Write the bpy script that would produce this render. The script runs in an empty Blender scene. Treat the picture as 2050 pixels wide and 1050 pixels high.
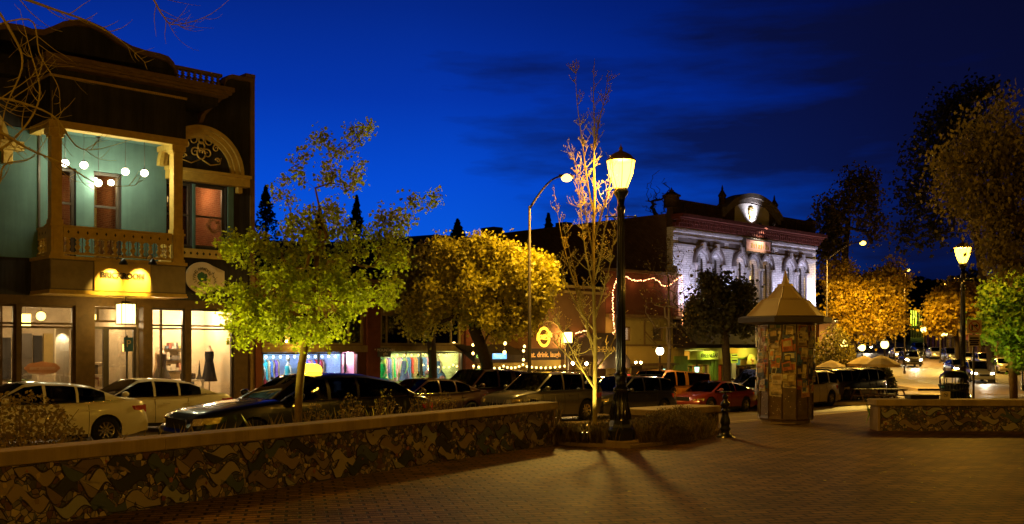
import bpy, math, random
import numpy as np
from mathutils import Vector, Matrix, Euler
R = math.radians
scene = bpy.context.scene
col = scene.collection
random.seed(7)
rng = np.random.default_rng(7)

# ------------------------------------------------------------------ frame
EYE = 1.9          # eye height above the plaza
F = 2000.0         # focal length in photo pixels
CX, HY = 1025.0, 693.0
UX, UY = 0.7201, 0.6939   # direction of the shop street
VF = 32.0          # plane of the shop fronts
VB = 30.4          # front plane of the bay over the pavement
def dist(px, V):
    k = (px-CX)/F
    return V/(UX-UY*k)
def U(px, V=VF):
    D = dist(px, V); return UX*(px-CX)/F*D+UY*D
def Z(px, py, V=VF):
    return EYE+(HY-py)*dist(px, V)/F
def UV(x, y): return (UX*x+UY*y, -UY*x+UX*y)
def XY(u, v): return (UX*u-UY*v, UY*u+UX*v)
def at(px, py, D): return Vector(((px-CX)/F*D, D, EYE+(HY-py)*D/F))
def atx(px, D): return (px-CX)/F*D
def facade(V=VF):
    def f(p):
        x, y = XY(p[0], V-p[1]); return (x, y, p[2])
    return f
def interp(x, pts):
    if x <= pts[0][0]: return pts[0][1]
    for (a, b), (c, d) in zip(pts, pts[1:]):
        if x <= c: return b+(d-b)*(x-a)/(c-a)
    return pts[-1][1]
def sm(t):
    t = min(1, max(0, t)); return t*t*(3-2*t)
ST = [(-30, 0.1), (0, -.25), (9, -.42), (13, -.5), (30, -.86), (39, -1.03), (52, -1.0), (60, -1.0)]
FAR = [(55, -1.0), (80, -1.2), (100, -.8), (125, 0.0), (150, .95), (175, 2.0), (220, 4.6), (300, 9), (420, 16)]
def zg(x, y):
    """height of the bare ground"""
    u, v = UV(x, y)
    near = interp(u, ST)*sm((v-12)/12)
    t = sm((y-52)/22)
    z = near*(1-t)+interp(y, FAR)*t if x > 5 or y > 52 else near
    return z

# ------------------------------------------------------------------ mesh builder
class MB:
    def __init__(s, xf=None, world=True):
        s.v = []; s.f = []; s.m = []; s.mi = 0; s.xf = xf; s.world = world; s.sm = []
    def add(s, vs, fs, smooth=False):
        o = len(s.v)
        if s.xf: vs = [s.xf(p) for p in vs]
        s.v.extend([tuple(p) for p in vs])
        for f in fs:
            s.f.append([i+o for i in f]); s.m.append(s.mi); s.sm.append(smooth)
    def box(s, a, b):
        x0, x1 = sorted((a[0], b[0])); y0, y1 = sorted((a[1], b[1])); z0, z1 = sorted((a[2], b[2]))
        s.add([(x0,y0,z0),(x1,y0,z0),(x1,y1,z0),(x0,y1,z0),(x0,y0,z1),(x1,y0,z1),(x1,y1,z1),(x0,y1,z1)],
              [(0,3,2,1),(4,5,6,7),(0,1,5,4),(1,2,6,5),(2,3,7,6),(3,0,4,7)])
    def cbox(s, c, d, rot=None):
        h = [x/2 for x in d]; vs = []
        for sx, sy, sz in ((-1,-1,-1),(1,-1,-1),(1,1,-1),(-1,1,-1),(-1,-1,1),(1,-1,1),(1,1,1),(-1,1,1)):
            p = Vector((sx*h[0], sy*h[1], sz*h[2]))
            if rot is not None: p = rot @ p
            vs.append(tuple(p+Vector(c)))
        s.add(vs, [(0,3,2,1),(4,5,6,7),(0,1,5,4),(1,2,6,5),(2,3,7,6),(3,0,4,7)])
    def frame(s, x0, x1, z0, z1, t, y0, y1, tb=None):
        """rectangular frame in local x,z with depth y0..y1"""
        tb = t if tb is None else tb
        s.box((x0,y0,z0),(x0+t,y1,z1)); s.box((x1-t,y0,z0),(x1,y1,z1))
        s.box((x0+t,y0,z0),(x1-t,y1,z0+tb)); s.box((x0+t,y0,z1-tb),(x1-t,y1,z1))
    def poly(s, pts): s.add(pts, [tuple(range(len(pts)))])
    def prism(s, pts, y0, y1, plane='xz'):
        """outline (a,b) extruded along the third axis"""
        n = len(pts)
        g = (lambda a, b, c: (a, c, b)) if plane == 'xz' else ((lambda a, b, c: (a, b, c)) if plane == 'xy' else (lambda a, b, c: (c, a, b)))
        vs = [g(a, b, y0) for a, b in pts]+[g(a, b, y1) for a, b in pts]
        fs = [tuple(range(n)), tuple(range(2*n-1, n-1, -1))]+[(i, i+n, (i+1) % n+n, (i+1) % n) for i in range(n)]
        s.add(vs, fs)
    def lathe(s, prof, c=(0,0,0), n=16, smooth=True, cap=True):
        vs = []; fs = []
        for r, z in prof:
            for i in range(n):
                a = 2*math.pi*i/n; vs.append((c[0]+r*math.cos(a), c[1]+r*math.sin(a), c[2]+z))
        for j in range(len(prof)-1):
            for i in range(n):
                k = (i+1) % n; fs.append((j*n+i, j*n+k, (j+1)*n+k, (j+1)*n+i))
        s.add(vs, fs, smooth)
        if cap:
            m = len(s.v)-len(vs)
            for j in (0, len(prof)-1):
                if prof[j][0] > 1e-4:
                    s.f.append([m+j*n+i for i in range(n)]); s.m.append(s.mi); s.sm.append(False)
    def tube(s, pts, rad, n=6, cap=True, smooth=True):
        pts = [Vector(p) for p in pts]
        if not hasattr(rad, '__len__'): rad = [rad]*len(pts)
        vs = []; fs = []; prev = None
        for i, p in enumerate(pts):
            d = (pts[min(i+1, len(pts)-1)]-pts[max(i-1, 0)])
            if d.length < 1e-9: d = Vector((0,0,1))
            d.normalize()
            if prev is None:
                a = d.cross(Vector((0,0,1)) if abs(d.z) < .9 else Vector((1,0,0))).normalized()
            else:
                a = prev-d*prev.dot(d)
                a = a.normalized() if a.length > 1e-6 else d.orthogonal().normalized()
            prev = a; b = d.cross(a)
            for k in range(n):
                t = 2*math.pi*k/n; vs.append(tuple(p+(a*math.cos(t)+b*math.sin(t))*rad[i]))
        for j in range(len(pts)-1):
            for k in range(n):
                l = (k+1) % n; fs.append((j*n+k, j*n+l, (j+1)*n+l, (j+1)*n+k))
        s.add(vs, fs, smooth)
        if cap:
            m = len(s.v)-len(vs)
            s.f.append([m+k for k in range(n)][::-1]); s.m.append(s.mi); s.sm.append(False)
            s.f.append([m+(len(pts)-1)*n+k for k in range(n)]); s.m.append(s.mi); s.sm.append(False)
    def ball(s, c, r, n=10, sz=1.0):
        m = max(4, n//2+1)
        prof = [(max(1e-5, r*math.sin(math.pi*i/m)), -r*sz*math.cos(math.pi*i/m)) for i in range(m+1)]
        s.lathe(prof, c, n, True, False)
    def text(s, body, x, z, size, y0, y1, align='CENTER', bold=0.0, rot=0.0, shear=0.0, mirror=False):
        """flat lettering in local x,z, thickness y0..y1"""
        cu = bpy.data.curves.new('t', 'FONT'); cu.body = body; cu.size = size; cu.align_x = align; cu.offset = bold
        cu.shear = shear; cu.resolution_u = 3; cu.extrude = abs(y1-y0)/2
        ob = bpy.data.objects.new('t', cu); col.objects.link(ob)
        me = bpy.data.meshes.new_from_object(ob.evaluated_get(bpy.context.evaluated_depsgraph_get()))
        ca, sa = math.cos(rot), math.sin(rot); ym = (y0+y1)/2
        vs = [(x+(v.co.x*ca-v.co.y*sa), ym+v.co.z, z+v.co.x*sa+v.co.y*ca) for v in me.vertices]
        s.add(vs, [tuple(p.vertices) for p in me.polygons])
        bpy.data.objects.remove(ob); bpy.data.curves.remove(cu); bpy.data.meshes.remove(me)
    def build(s, name, mats, parent=None, label=None):
        me = bpy.data.meshes.new(name)
        off = Vector((0,0,0))
        if s.world:
            q = parent
            while q is not None: off += q.location; q = q.parent
        vs = np.array(s.v, dtype=np.float64).reshape(-1, 3)-np.array(off)
        me.from_pydata([tuple(v) for v in vs], [], s.f)
        if not isinstance(mats, (list, tuple)): mats = [mats]
        for m in mats: me.materials.append(M[m] if isinstance(m, str) else m)
        if len(mats) > 1: me.polygons.foreach_set('material_index', s.m)
        me.polygons.foreach_set('use_smooth', s.sm)
        me.update()
        o = bpy.data.objects.new(name, me); col.objects.link(o)
        if parent is not None: o.parent = parent
        if label: o['label'] = label
        return o
def tag(o, label=None, cat=None, group=None, kind=None):
    if label: o['label'] = label
    if cat: o['category'] = cat
    if group: o['group'] = group
    if kind: o['kind'] = kind
    return o
def thing(name, label, cat, loc=(0,0,0), rz=0, group=None):
    o = bpy.data.objects.new(name, None); col.objects.link(o)
    o.empty_display_size = .2; o.location = loc; o.rotation_euler = (0,0,rz)
    return tag(o, label, cat, group)
def copy_tree(o, parent=None):
    c = o.copy(); col.objects.link(c); c.parent = parent
    for ch in list(o.children): copy_tree(ch, c)
    return c
def npmesh(name, verts, nper, mats, parent=None, off=(0,0,0)):
    """mesh of separate n-gons"""
    n = len(verts)//nper; me = bpy.data.meshes.new(name)
    me.vertices.add(len(verts)); me.vertices.foreach_set('co', (verts-np.array(off)).astype(np.float32).ravel())
    me.loops.add(len(verts)); me.loops.foreach_set('vertex_index', np.arange(len(verts), dtype=np.int32))
    me.polygons.add(n); me.polygons.foreach_set('loop_start', np.arange(0, len(verts), nper, dtype=np.int32))
    me.polygons.foreach_set('loop_total', np.full(n, nper, dtype=np.int32))
    me.materials.append(M[mats]); me.update(calc_edges=True); me.validate()
    o = bpy.data.objects.new(name, me); col.objects.link(o)
    if parent is not None: o.parent = parent
    return o

# ------------------------------------------------------------------ materials
M = {}
def nodes(name):
    m = bpy.data.materials.new(name); m.use_nodes = True; nt = m.node_tree
    M[name] = m
    return m, nt, nt.nodes['Principled BSDF'], nt.nodes['Material Output']
def ramp(nt, fac, stops, interp_='LINEAR'):
    r = nt.nodes.new('ShaderNodeValToRGB'); r.color_ramp.interpolation = interp_
    el = r.color_ramp.elements
    while len(el) < len(stops): el.new(.5)
    for e, (p, c) in zip(el, stops): e.position = p; e.color = (*c[:3], 1)
    nt.links.new(fac, r.inputs[0]); return r.outputs[0]
def coords(nt, kind='Object', scale=(1,1,1), rot=(0,0,0)):
    tc = nt.nodes.new('ShaderNodeTexCoord'); mp = nt.nodes.new('ShaderNodeMapping')
    mp.inputs['Scale'].default_value = scale; mp.inputs['Rotation'].default_value = rot
    nt.links.new(tc.outputs[kind], mp.inputs[0]); return mp.outputs[0]
def noise(nt, vec, scale, detail=4, rough=.6):
    n = nt.nodes.new('ShaderNodeTexNoise'); n.inputs['Scale'].default_value = scale
    n.inputs['Detail'].default_value = detail; n.inputs['Roughness'].default_value = rough
    if vec is not None: nt.links.new(vec, n.inputs['Vector'])
    return n.outputs['Fac']
def mul(c, k): return tuple(min(1, max(0, x*k)) for x in c)
def bump(nt, b, h, strength=.3, d=.02):
    n = nt.nodes.new('ShaderNodeBump'); n.inputs['Strength'].default_value = strength; n.inputs['Distance'].default_value = d
    nt.links.new(h, n.inputs['Height']); nt.links.new(n.outputs[0], b.inputs['Normal'])
def solid(name, c, rough=.7, metal=0.0, var=.25, scale=3.0, bmp=.1, coat=0.0, streak=0):
    m, nt, b, o = nodes(name)
    v = coords(nt); n = noise(nt, v, scale); cc = ramp(nt, n, [(.25, mul(c, 1-var)), (.75, mul(c, 1+var))])
    if streak:      # rain streaks and patched paint
        s = ramp(nt, noise(nt, coords(nt, 'Object', (3.2, 3.2, .22)), 1.6, 6, .7), [(.40, (1-streak,)*3), (.60, (1,1,1))])
        mx = nt.nodes.new('ShaderNodeMix'); mx.data_type = 'RGBA'; mx.blend_type = 'MULTIPLY'; mx.inputs[0].default_value = 1
        nt.links.new(cc, mx.inputs[6]); nt.links.new(s, mx.inputs[7]); cc = mx.outputs[2]
    nt.links.new(cc, b.inputs['Base Color'])
    b.inputs['Roughness'].default_value = rough; b.inputs['Metallic'].default_value = metal
    if rough > .5: b.inputs['Specular IOR Level'].default_value = .15
    b.inputs['Coat Weight'].default_value = coat
    if bmp: bump(nt, b, noise(nt, v, scale*12, 3), bmp, .01)
    return m
def emit(name, c, strength, base=(0,0,0)):
    m, nt, b, o = nodes(name)
    b.inputs['Base Color'].default_value = (*base, 1); b.inputs['Emission Color'].default_value = (*c, 1)
    b.inputs['Emission Strength'].default_value = strength; b.inputs['Roughness'].default_value = .4
    return m
def lampglass(name, c, strength, tr=.6):
    """glowing frosted globe that lets the bulb inside shine out"""
    m, nt, b, o = nodes(name)
    nt.nodes.remove(b)
    e = nt.nodes.new('ShaderNodeEmission'); e.inputs[0].default_value = (*c, 1); e.inputs[1].default_value = strength
    t = nt.nodes.new('ShaderNodeBsdfTransparent'); mx = nt.nodes.new('ShaderNodeMixShader'); mx.inputs[0].default_value = 1-tr
    nt.links.new(t.outputs[0], mx.inputs[1]); nt.links.new(e.outputs[0], mx.inputs[2]); nt.links.new(mx.outputs[0], o.inputs[0])
    return m
def glass(name, tint=(.9,.9,.9), refl=.12, rough=.02):
    m, nt, b, o = nodes(name); nt.nodes.remove(b)
    t = nt.nodes.new('ShaderNodeBsdfTransparent'); t.inputs[0].default_value = (*tint, 1)
    g = nt.nodes.new('ShaderNodeBsdfGlossy'); g.inputs['Roughness'].default_value = rough
    fr = nt.nodes.new('ShaderNodeLayerWeight'); fr.inputs[0].default_value = .35
    ad = nt.nodes.new('ShaderNodeMath'); ad.operation = 'MULTIPLY_ADD'; ad.inputs[1].default_value = .5; ad.inputs[2].default_value = refl
    nt.links.new(fr.outputs['Fresnel'], ad.inputs[0])
    mx = nt.nodes.new('ShaderNodeMixShader'); nt.links.new(ad.outputs[0], mx.inputs[0])
    nt.links.new(t.outputs[0], mx.inputs[1]); nt.links.new(g.outputs[0], mx.inputs[2]); nt.links.new(mx.outputs[0], o.inputs[0])
    return m
def brick(name, c1, c2, mortar, w=.22, h=.075, rough=.85, coordrot=None, bs=.4, ms=.01, tex='Object', var=1.0, stain=.2):
    m, nt, b, o = nodes(name)
    v = coords(nt, tex, (1,1,1), coordrot or (0,0,0))
    t = nt.nodes.new('ShaderNodeTexBrick'); nt.links.new(v, t.inputs['Vector'])
    t.inputs['Color1'].default_value = (*c1, 1); t.inputs['Color2'].default_value = (*c2, 1); t.inputs['Mortar'].default_value = (*mortar, 1)
    b.inputs['Specular IOR Level'].default_value = .12; t.inputs['Scale'].default_value = 1; t.inputs['Mortar Size'].default_value = ms; t.inputs['Brick Width'].default_value = w
    t.inputs['Row Height'].default_value = h; t.inputs['Mortar Smooth'].default_value = .3
    n = noise(nt, v, .6, 5)
    mx = nt.nodes.new('ShaderNodeMix'); mx.data_type = 'RGBA'; mx.blend_type = 'MULTIPLY'; mx.inputs[0].default_value = 1
    nt.links.new(t.outputs['Color'], mx.inputs[6]); nt.links.new(ramp(nt, n, [(.3, (1-stain*.9,)*3), (.7, (1.1*var,)*3)]), mx.inputs[7])
    nt.links.new(mx.outputs[2], b.inputs['Base Color']); b.inputs['Roughness'].default_value = rough
    st = noise(nt, coords(nt, tex), 1.9, 8, .72); m3 = nt.nodes.new('ShaderNodeMix'); m3.data_type = 'RGBA'; m3.blend_type = 'MULTIPLY'; m3.inputs[0].default_value = 1
    nt.links.new(mx.outputs[2], m3.inputs[6]); nt.links.new(ramp(nt, st, [(.36, (1-stain,)*3), (.5, (.97,.97,.97)), (.7, (1.05+stain*.15,)*3)]), m3.inputs[7]); nt.links.new(m3.outputs[2], b.inputs['Base Color'])
    nn = noise(nt, v, 25, 3)
    sb = nt.nodes.new('ShaderNodeMath'); sb.operation = 'MULTIPLY_ADD'; sb.inputs[1].default_value = -1.0
    nt.links.new(t.outputs['Fac'], sb.inputs[0]); nt.links.new(nn, sb.inputs[2])
    bump(nt, b, sb.outputs[0], bs, .015)
    return m
def leafmat(name, stops, rough=.55, trans=.5):
    m, nt, b, o = nodes(name)
    g = nt.nodes.new('ShaderNodeNewGeometry')
    n = noise(nt, coords(nt), 1.3, 2)
    ad = nt.nodes.new('ShaderNodeMath'); ad.operation = 'MULTIPLY_ADD'; ad.inputs[1].default_value = .6
    nt.links.new(g.outputs['Random Per Island'], ad.inputs[0])
    s2 = nt.nodes.new('ShaderNodeMath'); s2.operation = 'MULTIPLY_ADD'; s2.inputs[1].default_value = .8; s2.inputs[2].default_value = -.2
    nt.links.new(n, s2.inputs[0]); nt.links.new(s2.outputs[0], ad.inputs[2])
    c = ramp(nt, ad.outputs[0], stops)
    nt.links.new(c, b.inputs['Base Color']); b.inputs['Roughness'].default_value = rough
    tl = nt.nodes.new('ShaderNodeBsdfTranslucent'); nt.links.new(c, tl.inputs[0])
    mx = nt.nodes.new('ShaderNodeMixShader'); mx.inputs[0].default_value = trans
    nt.links.new(b.outputs[0], mx.inputs[1]); nt.links.new(tl.outputs[0], mx.inputs[2]); nt.links.new(mx.outputs[0], o.inputs[0])
    return m
def islandmat(name, cols, rough=.4, bmp=.1, coat=0):
    """each separate piece takes one colour of a palette"""
    m, nt, b, o = nodes(name)
    g = nt.nodes.new('ShaderNodeNewGeometry'); n = len(cols)
    c = ramp(nt, g.outputs['Random Per Island'], [(i/n, k) for i, k in enumerate(cols)], 'CONSTANT')
    nt.links.new(c, b.inputs['Base Color']); b.inputs['Roughness'].default_value = rough; b.inputs['Coat Weight'].default_value = coat
    if bmp: bump(nt, b, noise(nt, coords(nt), 30, 3), bmp, .01)
    return m
def voromat(name, cols, scale, grout, rough=.45, edge=.04, bs=.5):
    m, nt, b, o = nodes(name); v = coords(nt)
    a = nt.nodes.new('ShaderNodeTexVoronoi'); a.inputs['Scale'].default_value = scale; nt.links.new(v, a.inputs['Vector'])
    e = nt.nodes.new('ShaderNodeTexVoronoi'); e.feature = 'DISTANCE_TO_EDGE'; e.inputs['Scale'].default_value = scale; nt.links.new(v, e.inputs['Vector'])
    sp = nt.nodes.new('ShaderNodeSeparateColor'); nt.links.new(a.outputs['Color'], sp.inputs[0])
    n = len(cols); c = ramp(nt, sp.outputs[0], [(i/n, k) for i, k in enumerate(cols)], 'CONSTANT')
    st = nt.nodes.new('ShaderNodeMapRange'); st.inputs['From Min'].default_value = edge*.5; st.inputs['From Max'].default_value = edge
    nt.links.new(e.outputs['Distance'], st.inputs[0])
    mx = nt.nodes.new('ShaderNodeMix'); mx.data_type = 'RGBA'; mx.inputs[6].default_value = (*grout, 1)
    nt.links.new(st.outputs[0], mx.inputs[0]); nt.links.new(c, mx.inputs[7]); nt.links.new(mx.outputs[2], b.inputs['Base Color'])
    b.inputs['Roughness'].default_value = rough; bump(nt, b, st.outputs[0], bs, .01)
    return m
SR = (0, 0, -math.atan2(UY, UX))
# ground
brick('paver_brick', (.26,.135,.026), (.14,.068,.014), (.03,.016,.004), .30, .15, .6, (0,0,R(-12)), .9, .02, stain=.58)
solid('asphalt', (.11,.07,.03), .55, 0, .3, 1.2, .25)
solid('concrete', (.30,.21,.10), .75, 0, .2, 2.5, .2)
solid('cap_stone', (.36,.26,.10), .75, 0, .3, 1.3, .35, 0, .25)
solid('soil', (.06,.04,.02), .95, 0, .4, 5, .5)
solid('road_paint', (.55,.45,.25), .6, 0, .3, 9, .1)
solid('hill_dark', (.02,.025,.02), 1, 0, .4, .05, 0)
solid('grass_far', (.07,.08,.02), 1, 0, .4, .5, 0)
# buildings
solid('stucco_lit_teal', (.085,.16,.155), .85, 0, .25, .9, .2, 0, .14)  # facade stucco as lit in the porch, lamp light put into the colour
solid('stucco_unlit_dark', (.034,.031,.029), .85, 0, .3, 1.1, .2, 0, .4)  # same stucco away from the lamps, shade put into the colour
solid('gold_trim', (.46,.31,.06), .5, .1, .2, 6, .2)
solid('gold_leaf', (.6,.4,.08), .35, .5, .25, 20, .3)
solid('bronze_trim', (.16,.10,.04), .6, .1, .25, 5, .2)
solid('dark_frame', (.045,.035,.025), .5, 0, .25, 5, .1)
solid('brown_frame', (.075,.045,.016), .55, 0, .25, 5, .1)
solid('olive_frame', (.22,.16,.05), .6, 0, .25, 5, .1)
solid('maroon', (.12,.035,.015), .75, 0, .3, 2, .2)
solid('rust_wall', (.10,.04,.018), .85, 0, .3, 1, .2)
solid('olive_wall', (.28,.22,.07), .85, 0, .2, 1, .15)
solid('ochre_wall', (.42,.30,.08), .8, 0, .15, 1, .1)
solid('brown_wall', (.085,.045,.018), .9, 0, .3, .8, .2)
solid('dark_wall', (.035,.025,.018), .95, 0, .3, .6, .2)
solid('green_paint', (.14,.20,.03), .6, 0, .2, 4, .1)
solid('cream_wall', (.62,.50,.32), .85, 0, .1, 2, .05)
solid('cream_light', (.75,.66,.5), .8, 0, .1, 2, .05)
solid('grey_inner', (.26,.21,.14), .85, 0, .2, 3, .05)
solid('wood_floor', (.2,.12,.05), .5, 0, .3, 3, .1)
solid('awning_dark', (.022,.014,.010), .9, 0, .3, 4, .2)
solid('awning_tan', (.40,.26,.08), .9, 0, .2, 3, .2)
solid('canvas_tan', (.60,.40,.12), .85, 0, .15, 3, .15)
brick('brick_warm', (.30,.12,.05), (.22,.08,.03), (.30,.2,.12), .22, .075, .85, (R(90),0,0))
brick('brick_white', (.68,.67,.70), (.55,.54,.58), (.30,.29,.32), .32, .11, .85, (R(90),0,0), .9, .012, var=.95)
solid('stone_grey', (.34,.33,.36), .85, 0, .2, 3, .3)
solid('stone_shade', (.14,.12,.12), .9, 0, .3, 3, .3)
solid('red_cornice', (.085,.022,.016), .75, 0, .3, 5, .2)
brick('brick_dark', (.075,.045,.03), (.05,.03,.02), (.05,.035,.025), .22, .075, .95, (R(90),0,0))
# metal, glass
solid('black_iron', (.012,.011,.010), .28, .3, .3, 8, .15, .6)
solid('pole_steel', (.035,.025,.016), .6, .3, .2, 3, .1)
solid('silver', (.6,.55,.45), .3, .9, .1, 4, .05)
solid('sign_white', (.62,.52,.36), .6, 0, .08, 5, .03)
solid('sign_gold', (.50,.34,.08), .45, .1, .1, 3, .1)
solid('sign_ink', (.03,.022,.015), .7, 0, .1, 5, 0)
solid('sign_red', (.45,.08,.03), .6, 0, .1, 5, 0)
solid('sign_blue', (.03,.12,.28), .5, 0, .1, 5, 0)
solid('sign_green', (.05,.14,.07), .6, 0, .2, 15, 0)
solid('terracotta', (.5,.22,.08), .6, 0, .1, 6, .1)
glass('window_glass'); glass('glass_dark', (.35,.35,.4), .16)
glass('car_glass', (.10,.10,.10), .04)
glass('kiosk_glass', (.85,.82,.75), .15, .08)
# plants
solid('bark', (.17,.11,.05), .9, 0, .3, 12, .6)
solid('bark_pale', (.40,.31,.07), .85, 0, .3, 12, .5)
solid('bark_dark', (.05,.035,.02), .95, 0, .3, 12, .5)
leafmat('leaf_lime', [(0,(.12,.14,.006)),(.5,(.31,.35,.012)),(1,(.60,.62,.03))])
leafmat('leaf_gold', [(0,(.14,.11,.006)),(.5,(.38,.32,.014)),(1,(.68,.58,.03))])
leafmat('leaf_olive', [(0,(.07,.055,.01)),(.5,(.15,.11,.012)),(1,(.26,.19,.03))])
leafmat('leaf_dark', [(0,(.03,.03,.008)),(1,(.09,.08,.02))])
leafmat('leaf_brown', [(0,(.10,.08,.01)),(1,(.40,.33,.05))])
leafmat('leaf_orange', [(0,(.16,.10,.006)),(.5,(.46,.30,.014)),(1,(.80,.56,.03))])
leafmat('leaf_green', [(0,(.06,.12,.01)),(1,(.22,.34,.03))])
leafmat('bud', [(0,(.38,.30,.07)),(1,(.7,.56,.14))])
leafmat('leaf_shrub', [(0,(.12,.09,.015)),(.6,(.26,.18,.03)),(1,(.45,.30,.07))])
# car paints
for n_, c_ in dict(white=(.62,.57,.48), black=(.006,.006,.007), grey=(.06,.05,.042), silver=(.26,.23,.18), navy=(.015,.013,.018),
                   orange=(.62,.24,.03), red=(.17,.022,.014), maroon=(.028,.010,.008), beige=(.5,.38,.18), brown=(.07,.04,.02)).items():
    m = solid('paint_'+n_, c_, .32, .25 if n_ not in ('white',) else 0, .06, 1.5, 0, 1.0)
solid('tyre', (.012,.011,.010), .85, 0, .2, 6, .2)
solid('rim', (.55,.48,.36), .25, .9, .1, 8, .05)
solid('plastic_black', (.015,.014,.013), .6, 0, .2, 6, .1)
solid('chrome', (.75,.68,.5), .12, 1, .05, 6, 0)
solid('lens_clear', (.75,.6,.3), .12, .6, .3, 30, .6, 1)
solid('lens_red', (.35,.02,.015), .2, .1, .2, 15, .2, 1)
emit('lens_red_lit', (1,.03,.01), 6)
emit('headlight_on', (1,.88,.6), 60)
emit('taxi_yellow', (1,.62,.03), 3.5, (.6,.4,.05))
# lights
lampglass('globe_sodium', (1,.64,.045), 10, .5)
lampglass('globe_warm', (1,.76,.16), 9)
lampglass('globe_white', (1,.85,.55), 16)
emit('bulb_warm', (1,.66,.16), 6); emit('bulb_big', (1,.74,.34), 60); emit('bulb_pink', (1,.36,.14), 7)
emit('bulb_cool', (.5,.85,1), 12); emit('bulb_green', (.15,1,.4), 8); emit('bulb_amber', (1,.5,.06), 9)
emit('neon_yellow', (1,.62,.03), 1.6, (.5,.3,.05)); emit('led_orange', (1,.36,.03), .8)
emit('screen_blue', (.2,.55,1), 1.2)
emit('sodium_head', (1,.60,.07), 7)
emit('traffic_green', (.05,1,.5), 3)
# ================================================================== camera, sky
cam_d = bpy.data.cameras.new('camera'); cam = bpy.data.objects.new('camera', cam_d); col.objects.link(cam)
cam.location = (0, 0, EYE); cam.rotation_euler = (R(90), 0, 0)
cam_d.sensor_width = 36; cam_d.lens = 36*F/2050; cam_d.shift_y = (HY-525)/2050
cam_d.clip_end = 5000; cam_d.clip_start = .05
scene.camera = cam
scene.view_settings.view_transform = 'Standard'; scene.view_settings.look = 'None'
scene.view_settings.exposure = .42; scene.view_settings.gamma = 1
scene.cycles.use_denoising = True
scene.cycles.max_bounces = 6; scene.cycles.transparent_max_bounces = 16; scene.cycles.sample_clamp_indirect = 3

w = bpy.data.worlds.new('World'); scene.world = w; w.use_nodes = True
nt = w.node_tree; bg = nt.nodes['Background']
tc = nt.nodes.new('ShaderNodeTexCoord'); sep = nt.nodes.new('ShaderNodeSeparateXYZ'); nt.links.new(tc.outputs['Generated'], sep.inputs[0])
def wmath(op, a, b=None, c=None):
    n = nt.nodes.new('ShaderNodeMath'); n.operation = op
    for i, q in enumerate((a, b, c)):
        if q is None: continue
        if isinstance(q, (int, float)): n.inputs[i].default_value = q
        else: nt.links.new(q, n.inputs[i])
    return n.outputs[0]
zz = sep.outputs['Z']
grad = ramp(nt, wmath('ADD', zz, 0.0), [(0.0, (.001,.003,.015)), (.05, (.001,.012,.06)), (.09, (.002,.075,.54)), (.16, (.001,.052,.48)), (.24, (.001,.026,.30)), (.32, (.001,.015,.18)), (.5, (.001,.006,.05)), (1.0, (.001,.002,.012))])
# afterglow fades away from the sunset direction, towards the right
az = wmath('MULTIPLY_ADD', sep.outputs['X'], -1.15, wmath('MULTIPLY', sep.outputs['Y'], .95))
fade = ramp(nt, az, [(0.0, (.04,.04,.05)), (.45, (.13,.15,.22)), (.80, (.65,.7,.75)), (1.0, (1,1,1))])
mp = nt.nodes.new('ShaderNodeMapping'); mp.inputs['Scale'].default_value = (1.6, 1.6, 9); mp.inputs['Rotation'].default_value = (0, R(4), 0)
mp.inputs['Location'].default_value = (.35, 0, .15)
nt.links.new(tc.outputs['Generated'], mp.inputs[0])
cl = noise(nt, mp.outputs[0], 1.7, 6, .58)
cloudiness = wmath('ADD', cl, wmath('MULTIPLY', sep.outputs['X'], .34))
cm = ramp(nt, cloudiness, [(.50, (0,0,0)), (.70, (1,1,1))])
mx = nt.nodes.new('ShaderNodeMix'); mx.data_type = 'RGBA'; mx.blend_type = 'MULTIPLY'; mx.inputs[0].default_value = 1
nt.links.new(grad, mx.inputs[6]); nt.links.new(fade, mx.inputs[7])
m2 = nt.nodes.new('ShaderNodeMix'); m2.data_type = 'RGBA'
nt.links.new(wmath('MULTIPLY', cm, .82), m2.inputs[0]); nt.links.new(mx.outputs[2], m2.inputs[6]); m2.inputs[7].default_value = (.0022,.0030,.017,1)
m3 = nt.nodes.new('ShaderNodeMix'); m3.data_type = 'RGBA'; m3.blend_type = 'MULTIPLY'; m3.inputs[0].default_value = 1
back = ramp(nt, wmath('MULTIPLY_ADD', sep.outputs['Y'], .5, .5), [(.74, (.05,.05,.04)), (.945, (1,1,1))])
nt.links.new(m2.outputs[2], m3.inputs[6]); nt.links.new(back, m3.inputs[7]); nt.links.new(m3.outputs[2], bg.inputs[0]); bg.inputs[1].default_value = 1.0

# ================================================================== lights
LG = (1, .48, .04)
def point(name, loc, power, c=LG, r=.08, parent=None):
    l = bpy.data.lights.new(name, 'POINT'); l.energy = power; l.color = c; l.shadow_soft_size = r
    o = bpy.data.objects.new(name, l); o.location = loc; col.objects.link(o)
    if parent is not None: o.parent = parent
    return o
def spot(name, loc, to, power, c, size=90, blend=.6, r=.05, parent=None):
    l = bpy.data.lights.new(name, 'SPOT'); l.energy = power; l.color = c; l.spot_size = R(size); l.spot_blend = blend; l.shadow_soft_size = r
    o = bpy.data.objects.new(name, l); o.location = loc
    o.rotation_euler = (Vector(to)-Vector(loc)).to_track_quat('-Z', 'Y').to_euler(); col.objects.link(o)
    if parent is not None: o.location = Vector(loc)-parent.location; o.parent = parent
    return o

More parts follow.
